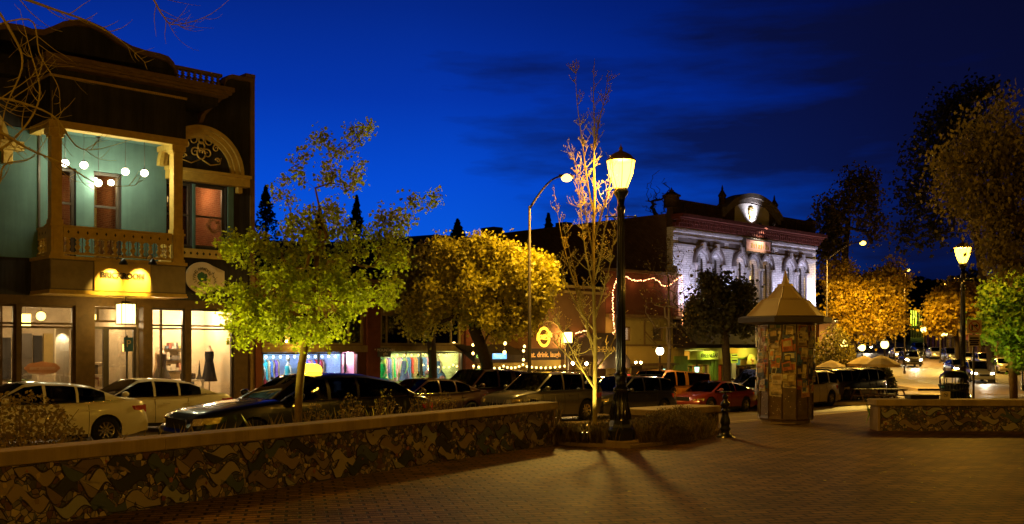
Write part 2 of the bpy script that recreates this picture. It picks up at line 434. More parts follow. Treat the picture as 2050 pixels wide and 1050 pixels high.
# ================================================================== ground, streets
def zs(x, y):
    u, v = UV(x, y); return zg(x, y)-.10*(1-sm((v-14.6)/4))
def sheet(name, us, vs, zf, mats, label=None, xf=XY):
    b = MB()
    nu, nv = len(us), len(vs); pts = []
    for v in vs:
        for u in us:
            x, y = xf(u, v); pts.append((x, y, zf(x, y)))
    b.add(pts, [(j*nu+i, j*nu+i+1, (j+1)*nu+i+1, (j+1)*nu+i) for j in range(nv-1) for i in range(nu-1)], True)
    return tag(b.build(name, mats), label, kind='structure')
def lin(a, b, n): return [a+(b-a)*i/(n-1) for i in range(n)]
ident = lambda a, b: (a, b)
sheet('ground', lin(-200, 60, 66)+lin(64, 300, 40), lin(-60, 90, 76)+lin(96, 430, 50), lambda x, y: zg(x, y)-.20-(.3 if y < -5 else 0), 'soil', None, ident)
sheet('plaza', lin(-40, 70, 56), lin(-45, 10, 12)+lin(11, 14.45, 8), lambda x, y: zg(x, y), 'paver_brick')
sheet('street', lin(-40, 120, 81), [14.6, 15.2, 16, 17, 18, 19.5]+lin(21, 29.2, 8), zs, 'asphalt')
def cY(y): return 39.4+(y-80)*.206
def road_strip(name, y0, y1, n, o0, o1, dz, mat):
    return sheet(name, lin(o0, o1, 5), lin(y0, y1, n), lambda x, y: zg(x, y)+dz, mat, None, lambda o, y: (cY(y)+o, y))
road_strip('hill_road', 58, 330, 90, -6.5, 6.8, .012, 'asphalt')
def strip(name, u0, u1, n, v0, v1, zt, zb, mat):
    b = MB(); P = []
    for u in lin(u0, u1, n):
        for v, zf in ((v0, zb), (v0, zt), (v1, zt), (v1, zb)):
            x, y = XY(u, v); P.append((x, y, zf(x, y)))
    b.add(P, [(4*i+k, 4*i+4+k, 4*i+5+k, 4*i+1+k) for i in range(n-1) for k in range(3)])
    return tag(b.build(name, mat), kind='structure')
strip('kerb', -40, 70, 80, 14.45, 14.6, lambda x, y: zg(x, y)+.005, lambda x, y: zs(x, y)-.1, 'concrete')
strip('kerb', -40, 60, 80, 29.2, 29.35, lambda x, y: zg(x, y)+.12, lambda x, y: zg(x, y)-.1, 'concrete')
sheet('sidewalk', lin(-40, 60, 81), [29.35, 30.5, 32, 34, 40, 60], lambda x, y: zg(x, y)+.115, 'concrete')
for s in (-1, 1):
    b = MB(); n = 70
    for i in range(n):
        y = 66+i*(300-66)/(n-1); o0 = 6.8 if s > 0 else -6.5
        for o, dz in ((o0, -.05), (o0, .14), (o0+s*3.2, .14), (o0+s*3.2, -.1)): b.v.append((cY(y)+o, y, zg(cY(y)+o, y)+dz))
    for i in range(n-1):
        for k in range(3): b.f.append([4*i+k, 4*i+4+k, 4*i+5+k, 4*i+1+k]); b.m.append(0); b.sm.append(False)
    tag(b.build('sidewalk', 'concrete'), kind='structure')
# painted markings
def mark(u0, u1, v0, v1, n=2):
    b = MB(); P = []
    for u in lin(u0, u1, n):
        for v in (v0, v1):
            x, y = XY(u, v); P.append((x, y, zs(x, y)+.012))
    b.add(P, [(2*i, 2*i+2, 2*i+3, 2*i+1) for i in range(n-1)]); return tag(b.build('road_marking', 'road_paint'), kind='structure')
for u0 in (20, 26, 32, 38, 44): mark(u0, u0+2.6, 21.4, 21.52, 4)
mark(24, 60, 16.2, 16.3, 30)
for i in range(7): mark(52+i*1.5, 52.8+i*1.5, 24.4, 26.6, 2)
for y in range(70, 200, 9):
    b = MB(); b.poly([(cY(y)-.08, y, zg(cY(y), y)+.03), (cY(y)+.08, y, zg(cY(y), y)+.03), (cY(y+3)+.08, y+3, zg(cY(y+3), y+3)+.03), (cY(y+3)-.08, y+3, zg(cY(y+3), y+3)+.03)])
    tag(b.build('road_marking', 'road_paint'), kind='structure')
# traffic island with its kerb in front of the picnic tables
b = MB(); c_ = at(1745, 795, 52); pts = []
for k in range(16):
    a = 2*math.pi*k/16; pts.append((c_.x+4.6*math.cos(a), 50.5+1.6*math.sin(a)))
b.prism(pts, zg(c_.x, 50)-.15, zg(c_.x, 50)+.12, 'xy'); tag(b.build('traffic_island', 'concrete'), kind='structure')
# hills behind the town
def ridge(name, pts, D, depth, base=-5, mat='hill_dark'):
    """pts: photo (x, y) of the skyline, standing at distance D"""
    b = MB(); n = len(pts); P = []
    for px, py in pts:
        p = at(px, py, D); z = p.z
        for t, h in ((0, base), (.35, z*.55), (.8, z*.93), (1, z), (1.5, z*.6)):
            f = 1+(t-1)*depth/D
            P.append((p.x*f, p.y*f, h))
    b.add(P, [(5*i+k, 5*i+5+k, 5*i+6+k, 5*i+1+k) for i in range(n-1) for k in range(4)], True)
    return tag(b.build(name, mat), kind='structure')
ridge('hills', [(-300,520),(0,505),(300,495),(520,480),(640,486),(760,478),(870,470),(960,476),(1100,500),(1300,540),(1500,560),(1700,560),(1850,566),(2000,556),(2300,540)], 420, 120)

# ================================================================== low plaza walls
PAL = [(.34,.28,.17), (.26,.19,.10), (.07,.09,.09), (.20,.15,.10), (.035,.035,.03), (.30,.24,.14), (.16,.11,.08), (.27,.26,.20), (.035,.045,.05), (.24,.17,.10)]
islandmat('mosaic_tile', PAL, .32, .15, .5)
voromat('mosaic_shards', [(.26,.18,.10), (.12,.06,.04), (.07,.06,.05), (.42,.32,.17), (.14,.12,.09), (.16,.10,.06), (.30,.24,.15), (.08,.08,.08)], 15, (.025,.018,.012), .35, .07)
solid('grout', (.04,.03,.02), .9, 0, .2, 5, .2)
def mosaic_wall(A, B, h, thick, label, group, seed, cap=.14, endpost=True):
    r = random.Random(seed); A = Vector((A[0], A[1], 0)); B = Vector((B[0], B[1], 0))
    L = (B-A).length; ang = math.atan2(B.y-A.y, B.x-A.x)
    t = thing('planter_wall', label, 'wall', A, ang, group)
    g = MB(world=False); g.box((0, .02, -.6), (L, thick, h-cap)); g.build('wall_core', 'concrete', t)
    g = MB(world=False); n = max(1, round(L/2.9)); x0 = -.05
    for i in range(n):
        x1 = -.05+(L+.1)*(i+1)/n
        g.box((x0+.004, -.055, h-cap), (x1-.004, thick+.05, h)); x0 = x1
    o = g.build('cap', 'cap_stone', t); md = o.modifiers.new('b', 'BEVEL'); md.width = .015; md.segments = 2
    g = MB(world=False); g.box((.05, 0, .0), (L-.05, .018, h-cap-.01)); g.build('mosaic', 'mosaic_shards', t)
    g = MB(world=False); H = h-cap; gback = MB(world=False)
    for row in range(3):
        x = .06+r.random()*.2; zc = H*(.19+.30*row); ph = r.random()*6
        while x < L-.45:
            ln = r.uniform(.30, .52); hh = H*r.uniform(.24, .34); a = H*r.uniform(.08, .13)*(1 if r.random() < .5 else -1)
            if r.random() < .88:
                n = 12; top = []; bot = []; sk = r.uniform(.0, .07)
                z0 = zc+.05*math.sin(2.4*x+ph)
                for i in range(n+1):
                    q = i/n; ww = a*math.sin(2*math.pi*q); hq = hh*(.18+.82*math.sin(math.pi*(.12+.80*q))**.7)
                    top.append((x+ln*q, min(H-.03, z0+ww+hq/2-.03*q))); bot.append((x+ln*q+sk, max(.02, z0+ww-hq/2+.03*(1-q))))
                ring_ = bot+top[::-1]; mx_, mz_ = sum(p[0] for p in ring_)/len(ring_), sum(p[1] for p in ring_)/len(ring_); gback.prism([(p[0]+(.012 if p[0] > mx_ else -.012), min(H-.012, max(.01, p[1]+(.014 if p in top else -.014)))) for p in ring_], -.0065, -.001)
                if r.random() < .45:    # cut by a diagonal line into two pieces
                    c = n//2; gb = gback
                    g.prism(bot[:c+1]+[top[0]], -.012, -.001); g.prism([(p[0]+.006, p[1]+.006) for p in bot[c:]]+[(p[0]+.006, p[1]+.006) for p in top[::-1]], -.011, -.001)
                else: g.prism(bot+top[::-1], -.012, -.001)
            x += ln*r.uniform(1.0, 1.35)
    g.build('wave_tiles', 'mosaic_tile', t); gback.build('grout_lines', 'grout', t)
    g = MB(world=False)
    for i in range(int(L*9)):      # loose small shards standing a little proud
        x = r.uniform(.1, L-.1); z = r.uniform(.04, H-.05); s = r.uniform(.012, .035); a = r.random()*6.28
        k = r.choice((3, 4, 4, 5)); P = [(x+s*math.cos(a+6.283*j/k)*r.uniform(.7, 1.2), z+s*1.2*math.sin(a+6.283*j/k)) for j in range(k)]
        g.prism(P, -.017-r.random()*.003, -.002)
    g.build('shards', 'shard_mix', t)
    if endpost:
        g = MB(world=False); g.box((L-.05, -.02, 0), (L, thick, h-cap)); g.box((0, -.02, 0), (.05, thick, h-cap)); g.build('end_strip', 'concrete', t)
    return t
islandmat('shard_mix', [(.42,.30,.13), (.14,.05,.03), (.06,.05,.05), (.5,.4,.22), (.2,.13,.06), (.3,.12,.04), (.08,.08,.09)], .25, 0, .6)
d_ = Vector((.553, .833, 0)); A_ = Vector((-5.22, 10.19, 0))-d_*7; B_ = Vector((.82, 19.29, 0))
mosaic_wall(A_, B_, .82, .30, 'long low mosaic wall running from the left edge to the lamp post, stone cap', None, 3, .15)
mosaic_wall((8.18, 22.35), (14.5, 22.05), .70, .55, 'low mosaic wall at the right, in front of the rubbish bin', None, 8)
mosaic_wall((2.95, 20.9), (4.62, 22.4), .56, .8, 'short low wall end behind the hedge by the small bollard', None, 5)
# paved edge of the planting bed with its kerb
b = MB(); pts = [(.9,19.25), (1.2,18.9), (2.2,18.55), (3.1,19.3), (4.0,20.6), (4.7,22.3)]
for (a0, a1) in zip(pts, pts[1:]):
    d = Vector((a1[0]-a0[0], a1[1]-a0[1])).normalized(); n = Vector((d.y, -d.x))
    b.add([(a0[0], a0[1], 0), (a1[0], a1[1], 0), (a1[0], a1[1], .06), (a0[0], a0[1], .06), (a0[0]-n.x*.12, a0[1]-n.y*.12, .06), (a1[0]-n.x*.12, a1[1]-n.y*.12, .06)], [(0,1,2,3), (3,2,5,4)])
tag(b.build('kerb', 'concrete'), kind='structure')
b = MB(); bed = [(.7,19.4), (1.25,19.0), (2.2,18.66), (3.0,19.35), (3.9,20.65), (4.6,22.3), (4.0,23.0), (1.5,22.6), (-2,19.4), (-6,13.6), (-9.6,8.0), (-9,7.6), (-.2,18.6)]
b.add([(x, y, .035) for x, y in bed], [tuple(range(len(bed)))]); tag(b.build('planting_bed', 'soil'), kind='structure')

# ================================================================== lamp posts
def lamp_post(label, loc, power, s=1.0, group='acorn street lamps', proto=[]):
    t = thing('street_lamp', label, 'street lamp', loc, 0, group)
    if proto:
        for ch in proto[0].children:
            if ch.type == 'MESH': copy_tree(ch, t)
    else:
        g = MB(world=False); g.lathe([(.36,-.2), (.36,.10), (.34,.12), (.0,.12)], (0,0,0), 20, False); g.build('plinth', 'concrete', t)
        g = MB(world=False)
        g.lathe([(.285,.12), (.285,.30), (.27,.34), (.235,.36), (.22,.42), (.19,.5)], (0,0,0), 8, False)
        g.lathe([(.19,.5), (.16,.62), (.135,.85), (.12,1.02), (.145,1.05), (.145,1.10), (.105,1.13), (.10,1.3), (.125,1.32), (.125,1.36), (.09,1.4)], (0,0,0), 20)
        for k in range(14):
            a = 2*math.pi*k/14; g.tube([(.19*math.cos(a), .19*math.sin(a), .5), (.14*math.cos(a), .14*math.sin(a), .82), (.118*math.cos(a), .118*math.sin(a), 1.02)], [.022, .016, .012], 6)
        g.build('base', 'black_iron', t)
        g = MB(world=False); g.lathe([(.09,1.4), (.078,3.0), (.066,4.45), (.085,4.5), (.085,4.54), (.064,4.57), (.07,4.65)], (0,0,0), 16)
        for k in range(12):
            a = 2*math.pi*k/12; g.tube([(.088*math.cos(a), .088*math.sin(a), 1.42), (.065*math.cos(a), .065*math.sin(a), 4.42)], [.008, .006], 4)
        g.build('pole', 'black_iron', t)
        g = MB(world=False)
        for s_ in (-1, 1):
            g.tube([(0,0,4.36), (s_*.27,0,4.36)], .014, 6); g.ball((s_*.28,0,4.36), .028, 8); g.tube([(s_*.05,0,4.25), (s_*.15,0,4.35)], .009, 5)
        g.build('banner_arm', 'black_iron', t)
        g = MB(world=False); g.lathe([(.07,4.65), (.09,4.72), (.14,4.8), (.15,4.84), (.125,4.87), (.125,4.9)], (0,0,0), 16); g.build('collar', 'black_iron', t)
        g = MB(world=False); g.lathe([(.12,4.9), (.17,5.02), (.22,5.16), (.25,5.3), (.262,5.40), (.25,5.43)], (0,0,0), 20, True, False); g.build('globe', 'globe_sodium', t)
        g = MB(world=False); g.lathe([(.28,5.41), (.28,5.44), (.24,5.47), (.19,5.53), (.10,5.58), (.045,5.60), (.03,5.63), (.04,5.66), (.012,5.70), (.0,5.76)], (0,0,0), 20)
        for k in range(8):
            a = 2*math.pi*k/8; g.tube([(.125*math.cos(a), .125*math.sin(a), 4.9), (.225*math.cos(a), .225*math.sin(a), 5.16), (.272*math.cos(a), .272*math.sin(a), 5.42)], .006, 4)
        g.build('lamp_cap', 'brass_cap', t); proto.append(t)
    t.scale = (s, s, s)
    point('lamp_light', (0,0,5.2), power, LG, .2, t)
    return t
solid('brass_cap', (.20,.11,.03), .5, .2, .2, 8, .1)
lamp_post('tall black lamp post lit orange beside the sapling, by the end of the long wall', (2.07, 19.0, 0), 850)
lamp_post('lit black lamp post at the right, rising behind the rubbish bin', (14.35, 31.8, zg(14.35, 31.8)), 1500, .93)
# two more of the plaza's lamps stand beside and behind the viewer
lamp_post('plaza lamp post outside the left edge', (-11.6, 8.8, 0), 1900)
lamp_post('plaza lamp post behind the viewer', (3.0, -6, 0), 3500)
lamp_post('plaza lamp post outside the right edge', (19, 8.0, 0), 500)

def cobra(label, px, D, py_head, arm, power, group='tall street lights', steel='pole_steel', side=1, zb=None):
    base = Vector((atx(px, D), D, 0)); base.z = zg(base.x, base.y)+.1 if zb is None else zb
    zt = EYE+(HY-py_head)*D/F-base.z
    t = thing('street_light', label, 'street light', base, 0, group)
    g = MB(world=False); g.lathe([(.13,0), (.13,.25), (.09,.3), (.075,.35), (.045,zt-1.0)], (0,0,0), 12); g.build('pole', steel, t)
    g = MB(world=False); P = []
    for i in range(11):
        q = i/10; P.append((side*arm*q, -arm*.12*q, zt-1.1+1.15*math.sin(q*math.pi/2)))
    g.tube(P, [.045-.015*i/10 for i in range(11)], 8); g.build('arm', steel, t)
    g = MB(world=False); e = P[-1]; g.cbox((e[0]+side*.16, e[1], e[2]+.02), (.5, .2, .09)); h = g.build('lamp_head', steel, t)
    g = MB(world=False); g.ball((e[0]+side*.2, e[1], e[2]-.05), .20, 12, .7); g.build('lens', 'sodium_head', t)
    q = Vector((e[0]+side*.2, e[1], e[2]-.22)); sp = spot('street_light_lamp', q, q-Vector((0,0,5)), power, (1,.60,.10), 158, .25, .45); sp.parent = t
    return t
cobra('tall curved-arm street light above the round golden tree, left of the sapling', 1060, 36.5, 358, 1.15, 3900)
cobra('tall curved-arm street light just right of the white brick building', 1655, 66, 488, 2.1, 11000)
cobra('curved-arm street light between the golden tree and the green-lit house', 1811, 96, 541, .1, 9000)
cobra('distant street light low over the middle of the golden tree', 1792, 120, 572, .6, 4500, side=-1)
cobra('distant street light over the second golden tree', 1882, 118, 569, .5, 9000)
cobra('distant street light right of the near lamp post', 1982, 112, 560, .6, 4500, side=-1)

def small_lamp(label, px, py, D, r, power, mat='globe_warm', h=None, group='small post lamps along the far pavement', c=(1,.62,.2)):
    x = atx(px, D); zt = EYE+(HY-py)*D/F; zb = zg(x, D)+.12
    t = thing('post_lamp', label, 'lamp', (x, D, zb), 0, group); hh = zt-zb
    g = MB(world=False); g.lathe([(.12,0), (.12,.3), (.06,.36), (.045,hh-r*1.1), (.08,hh-r)], (0,0,0), 10); g.build('pole', 'black_iron', t)
    g = MB(world=False); g.ball((0,0,hh), r, 12, 1.1); g.build('globe', mat, t)
    g = MB(world=False); g.lathe([(r*.7,hh+r*.8), (r*.4,hh+r*1.2), (.0,hh+r*1.5)], (0,0,0), 10); g.build('lamp_cap', 'black_iron', t)
    point('post_lamp_light', (0,0,hh), power, c, .1, t)
    return t
small_lamp('round globe lamp beside the bare tree in front of the olive building', 1321, 703, 43.5, .17, 130, 'globe_white', c=(1,.75,.35))
small_lamp('small post lamp left of the tan cafe umbrellas', 1690, 688, 64, .24, 600)
small_lamp('small post lamp right behind the tan cafe umbrellas', 1771, 690, 66, .26, 700)
small_lamp('amber post lamp under the large golden tree', 1726, 696, 78, .26, 900)
small_lamp('post lamp on the hill pavement below the green-lit house', 1849, 660, 128, .36, 900)
small_lamp('post lamp above the cars parked on the hill', 1890, 668, 112, .36, 900)
small_lamp('post lamp at the right edge inside the green tree', 2047, 683, 62, .25, 400)

# ================================================================== bollard, bin, kiosk, signs
t = thing('bollard', 'short turned black iron bollard standing on the bricks left of the poster kiosk', 'bollard', (4.44, 20.8, 0))
g = MB(world=False); g.lathe([(.20,0), (.20,.02), (.13,.05), (.095,.09), (.085,.13), (.11,.15), (.11,.19), (.085,.22), (.085,.26), (.105,.29), (.10,.36), (.075,.44), (.062,.52), (.085,.545), (.085,.565), (.055,.59), (.055,.62), (.085,.65), (.10,.69), (.085,.73), (.05,.755), (.05,.775), (.035,.80)], (0,0,0), 20); g.build('post', 'black_iron', t)
g = MB(world=False); g.ball((0,0,.835), .062, 12); g.lathe([(.012,.89), (.03,.92), (.12,.93), (.12,.955), (.0,.96)], (0,0,0), 16); g.build('finial', 'black_iron', t)

bx, by = 11.5, 26.0; bz = zg(bx, by)
t = thing('rubbish_bin', 'black slatted metal rubbish bin with domed lid behind the right mosaic wall', 'rubbish bin', (bx, by, bz))
g = MB(world=False)
for k in range(28):
    a = 2*math.pi*k/28; c, s_ = math.cos(a), math.sin(a); q = MB(world=False)
    P = [(.27*c, .27*s_, .06), (.30*c, .30*s_, .4), (.31*c, .31*s_, .75), (.37*c, .37*s_, .9)]
    g.tube(P, [.02, .022, .022, .02], 4)
g.lathe([(.29,.04), (.31,.06), (.29,.1)], (0,0,0), 20); g.lathe([(.33,.72), (.335,.75), (.33,.78)], (0,0,0), 24, True, False)
g.build('slats', 'black_iron', t)
g = MB(world=False); g.lathe([(.26,.08), (.27,.86)], (0,0,0), 20); g.build('liner', 'plastic_black', t)
g = MB(world=False); g.lathe([(.34,.86), (.36,.90), (.34,.93)], (0,0,0), 24); g.lathe([(.36,1.08), (.33,1.15), (.24,1.23), (.10,1.28), (0,1.29)], (0,0,0), 24, True, False)
for k in range(10):
    a = 2*math.pi*k/10; g.tube([(.35*math.cos(a), .35*math.sin(a), .92), (.35*math.cos(a), .35*math.sin(a), 1.10)], .012, 5)
g.build('lid', 'black_iron', t)

kx, ky = 6.84, 25.0
t = thing('poster_kiosk', 'poster covered advertising column with a pale pointed metal roof', 'kiosk', (kx, ky, zg(kx, ky)), R(8))
n_ = 12
g = MB(world=False); g.lathe([(.60,-.3), (.60,.10)], (0,0,0), n_, False); g.build('plinth', 'concrete', t)
solid('kiosk_post', (.13,.08,.035), .35, .1, .5, 3.5, .3, .4)
g = MB(world=False); g.lathe([(.66,.09), (.68,.13), (.66,.2), (.655,2.5)], (0,0,0), n_, False)
for k in range(n_):
    a = 2*math.pi*(k)/n_; g.tube([(.665*math.cos(a), .665*math.sin(a), .14), (.66*math.cos(a), .66*math.sin(a), 2.5)], .018, 5)
g.build('column', 'kiosk_post', t)
solid('roof_sheet', (.50,.38,.22), .5, .15, .1, 1.5, .05)
g = MB(world=False); g.lathe([(.90,2.5), (.97,2.66), (.62,3.04), (.60,3.05), (.44,3.11), (.19,3.41), (.20,3.42), (.20,3.47), (.11,3.475), (.09,3.50), (.0,3.84)], (0,0,0), 6, False); o = g.build('roof', 'roof_sheet', t); o.rotation_euler.z = R(-5.4)
g = MB(world=False)
for k in range(6):
    a = 2*math.pi*k/6; g.tube([(.975*math.cos(a), .975*math.sin(a), 2.665), (.61*math.cos(a), .61*math.sin(a), 3.05), (.44*math.cos(a), .44*math.sin(a), 3.115), (.195*math.cos(a), .195*math.sin(a), 3.41)], .012, 4)
o = g.build('roof_seam', 'roof_sheet', t); o.rotation_euler.z = R(-5.4)
g = MB(world=False); g.lathe([(.7,2.44), (1.2,2.50), (1.2,2.62), (1.05,2.66), (.6,2.66)], (0,0,0), 6, False); o = g.build('eaves_board', 'dark_frame', t); o.rotation_euler.z = R(-5.4)
PC = [(.50,.38,.2), (.5,.16,.06), (.08,.14,.36), (.08,.06,.05), (.42,.2,.1), (.60,.48,.28), (.40,.28,.13), (.12,.16,.34), (.72,.56,.3), (.40,.22,.12), (.10,.09,.09), (.68,.32,.10), (.6,.5,.36), (.20,.28,.16), (.74,.68,.54), (.6,.48,.14), (.5,.42,.28)]
for i, c in enumerate(PC): solid('poster_%d' % i, c, .5, 0, .45, 9, .05)
r = random.Random(11); ap = .66*math.cos(math.pi/n_)
for k in range(n_):
    a0 = 2*math.pi*(k+.5)/n_
    wa = a0+R(8)
    if math.sin(wa) > .35: continue     # the side nobody sees stays bare in the photograph
    z = 2.46; fw = 2*.66*math.sin(math.pi/n_)-.03
    while z > .78+r.random()*.25:
        h = r.choice((.18, .24, .30, .36)); cols = 1 if r.random() < .62 else 2
        for c in range(cols):
            wd = fw/cols*r.uniform(.92, 1.0); xc = (-fw/2+fw/cols*(c+.5)); hh = h*r.uniform(.85, .98)
            g = MB(world=False); p = ap+.008+r.random()*.006
            ca, sa = math.cos(a0), math.sin(a0)
            def P(x, zz, d=0): return ((p+d)*ca-x*sa, (p+d)*sa+x*ca, zz)
            tl = r.uniform(-.015, .015)
            x0, x1, z0, z1 = xc-wd/2, xc+wd/2, z-hh, z
            g.add([P(x0, z0-tl), P(x1, z0+tl), P(x1, z1+tl), P(x0, z1-tl), P(x0, z0-tl, -.012), P(x1, z0+tl, -.012), P(x1, z1+tl, -.012), P(x0, z1-tl, -.012)], [(0,1,2,3), (0,4,5,1), (1,5,6,2), (2,6,7,3), (3,7,4,0)])
            g.mi = 1    # a printed block and lines
            bx0, bx1 = x0+wd*.12, x1-wd*.12; q0, q1 = z0+hh*.38, z1-hh*.12
            if r.random() < .8: g.add([P(bx0, q0, .002), P(bx1, q0, .002), P(bx1, q1, .002), P(bx0, q1, .002)], [(0,1,2,3)])
            g.mi = 2
            for ln in range(3):
                zl = z0+hh*(.08+.09*ln); e = bx0+(bx1-bx0)*r.uniform(.5, 1)
                g.add([P(bx0, zl, .002), P(e, zl, .002), P(e, zl+hh*.04, .002), P(bx0, zl+hh*.04, .002)], [(0,1,2,3)])
            g.build('poster', ['poster_%d' % r.randrange(len(PC)), 'poster_%d' % r.randrange(len(PC)), 'sign_ink'], t)
        z -= h+.01
for j in range(150):     # older, crooked and torn sheets pasted over each other
    k = r.randrange(n_); a0 = 2*math.pi*(k+.5)/n_
    if math.sin(a0+R(8)) > .35: continue
    g = MB(world=False); p = ap+.018+.0006*j; ca, sa = math.cos(a0), math.sin(a0); wd, hh = r.uniform(.09, .26), r.uniform(.10, .34); xc, zc = r.uniform(-.08, .08), r.uniform(.8, 2.35); tl = r.uniform(-.18, .18)
    def P2(x, z_, d=0): X_, Z_ = xc+x*math.cos(tl)-z_*math.sin(tl), zc+x*math.sin(tl)+z_*math.cos(tl); return ((p+d)*ca-X_*sa, (p+d)*sa+X_*ca, Z_)
    out = [(-wd/2, -hh/2), (wd*r.uniform(.0, .3), -hh*r.uniform(.40, .5)), (wd/2, -hh/2), (wd/2, hh/2), (wd*r.uniform(-.2, .2), hh*.5), (-wd/2, hh*r.uniform(.3, .5))]
    g.add([P2(*q) for q in out], [tuple(range(6))]); g.mi = 1
    g.add([P2(-wd*.38, -hh*.1, .0004), P2(wd*.38, -hh*.1, .0004), P2(wd*.38, hh*.34, .0004), P2(-wd*.38, hh*.28, .0004)], [(0,1,2,3)]); g.mi = 2
    for ln in range(3): g.add([P2(-wd*.36, -hh*(.2+.08*ln), .0004), P2(wd*r.uniform(0,.36), -hh*(.2+.08*ln), .0004), P2(wd*.1, -hh*(.23+.08*ln), .0004), P2(-wd*.36, -hh*(.23+.08*ln), .0004)], [(0,1,2,3)])
    g.build('poster', ['poster_%d' % r.randrange(len(PC)), 'poster_%d' % r.randrange(len(PC)), 'sign_ink'], t)
g = MB(world=False)
r = random.Random(5)
for i in range(260):   # staples and torn scraps left on the bare lower boards
    k = r.randrange(n_); a0 = 2*math.pi*(k+.5)/n_
    if math.sin(a0+R(8)) > .3: continue
    x = r.uniform(-.15, .15); z = r.uniform(.2, 1.2); s_ = r.uniform(.004, .012); p = ap+.006
    ca, sa = math.cos(a0), math.sin(a0)
    g.add([((p)*ca-(x+dx)*sa, (p)*sa+(x+dx)*ca, z+dz) for dx, dz in ((-s_, -s_), (s_, -s_*.8), (s_, s_), (-s_, s_*.7))], [(0,1,2,3)])
g.build('staples', 'sign_white', t)

# no right turn sign and the plate under it
D = 30.0; x = atx(1949, D); zb = zg(x, D)
t = thing('road_sign', 'white no right turn road sign with a plate below, beside the right lamp post', 'road sign', (x, D, zb-.3))
q = lambda py: EYE+(HY-py)*D/F-(zb-.3)
g = MB(world=False); g.tube([(0,0,0), (0,0,q(640))], .035, 8); g.build('pole', 'dark_frame', t)
g = MB(world=False); wd = .22
g.box((-wd, -.05, q(668)), (wd, -.037, q(641))); s1 = g.build('sign_plate', 'sign_white', t)
g = MB(world=False); zc = (q(668)+q(641))/2
ring = [(.17*math.cos(a), .17*math.sin(a)) for a in lin(0, 2*math.pi, 33)]; inner = [(.142*math.cos(a), .142*math.sin(a)) for a in lin(0, 2*math.pi, 33)]
g.add([(x_, -.056, zc+z_) for x_, z_ in ring]+[(x_, -.056, zc+z_) for x_, z_ in inner], [(i, i+1, i+34, i+33) for i in range(32)])
g.cbox((0, -.0585, zc), (.30, .003, .03), Euler((0, R(45), 0)).to_matrix()); g.build('red_circle', 'sign_red', s1)
g = MB(world=False); g.box((-.09, -.054, zc-.11), (-.045, -.0525, zc+.055)); g.box((-.045, -.054, zc+.01), (.05, -.0525, zc+.055)); g.prism([(.05, zc-.03), (.12, zc+.033), (.05, zc+.095)], -.054, -.0525); g.build('arrow', 'sign_ink', s1)
g = MB(world=False); g.box((-.17, -.05, q(694)), (.17, -.037, q(671))); s2 = g.build('sign_plate', 'sign_white', t)
g = MB(world=False)
for i_, (py_, hw_) in enumerate(((677, .13), (682, .15), (686, .12), (690, .14))): g.box((-hw_, -.054, q(py_)-.03), (hw_, -.0515, q(py_)+.02))
g.build('lettering', 'sign_ink', s2)
# small no smoking notice on the wall
t = thing('notice', 'small tan no smoking notice standing on the right mosaic wall', 'notice', (atx(1896, 22.6), 22.6, .70))
g = MB(world=False); g.box((-.14, -.012, 0), (.07, .0, .17)); s1 = g.build('sign_plate', 'sign_white', t)
g = MB(world=False); g.add([(-.035+.05*math.cos(a)*k, -.0145, .095+.05*math.sin(a)*k) for k in (1, .82) for a in lin(0, 2*math.pi, 25)], [(i, i+1, i+26, i+25) for i in range(24)])
g.cbox((-.035, -.0155, .095), (.09, .002, .01), Euler((0, R(45), 0)).to_matrix()); g.cbox((-.035, -.0162, .095), (.06, .002, .012)); g.build('no_smoking_symbol', 'sign_ink', s1)
g = MB(); p = Vector((atx(1848, 22.75), 22.75, .70)); g.box((p.x-.34, 22.6, .70), (p.x+.30, 22.95, .775)); g.box((p.x-.36, 22.58, .775), (p.x+.32, 22.97, .79))
tag(g.build('utility_cover', 'plastic_black'), 'flat dark box lying on the right mosaic wall, left of the notice', 'box')
# ================================================================== shop street
FX = facade(VF)
def holes_wall(g, u0, u1, z0, z1, holes, w0, w1):
    us = sorted({u0, u1, *[min(u1, max(u0, h[i])) for h in holes for i in (0, 1)]}); zs_ = sorted({z0, z1, *[min(z1, max(z0, h[i])) for h in holes for i in (2, 3)]})
    for j in range(len(zs_)-1):
        run = None
        for i in range(len(us)):
            solid_ = False
            if i < len(us)-1:
                uc, zc = (us[i]+us[i+1])/2, (zs_[j]+zs_[j+1])/2
                solid_ = not any(h[0] < uc < h[1] and h[2] < zc < h[3] for h in holes)
            if solid_ and run is None: run = us[i]
            if not solid_ and run is not None: g.box((run, w0, zs_[j]), (us[i], w1, zs_[j+1])); run = None
SPLIT = {'pier', 'parapet_pilaster', 'frieze_panel', 'shop_pilaster', 'porch_column', 'window_surround', 'roof_vent', 'clerestory_blind', 'string_course', 'fascia', 'shelves', 'leg', 'sill'}
def fb(name, mats, parent, boxes, label=None, bevel=0):
    if name in SPLIT and len(boxes) > 1:
        return [fb(name, mats, parent, [b_], label, bevel) for b_ in boxes][0]
    g = MB(FX)
    for a, b in boxes: g.box(a, b)
    o = g.build(name, mats, parent, label)
    if bevel: md = o.modifiers.new('b', 'BEVEL'); md.width = bevel; md.segments = 2
    return o
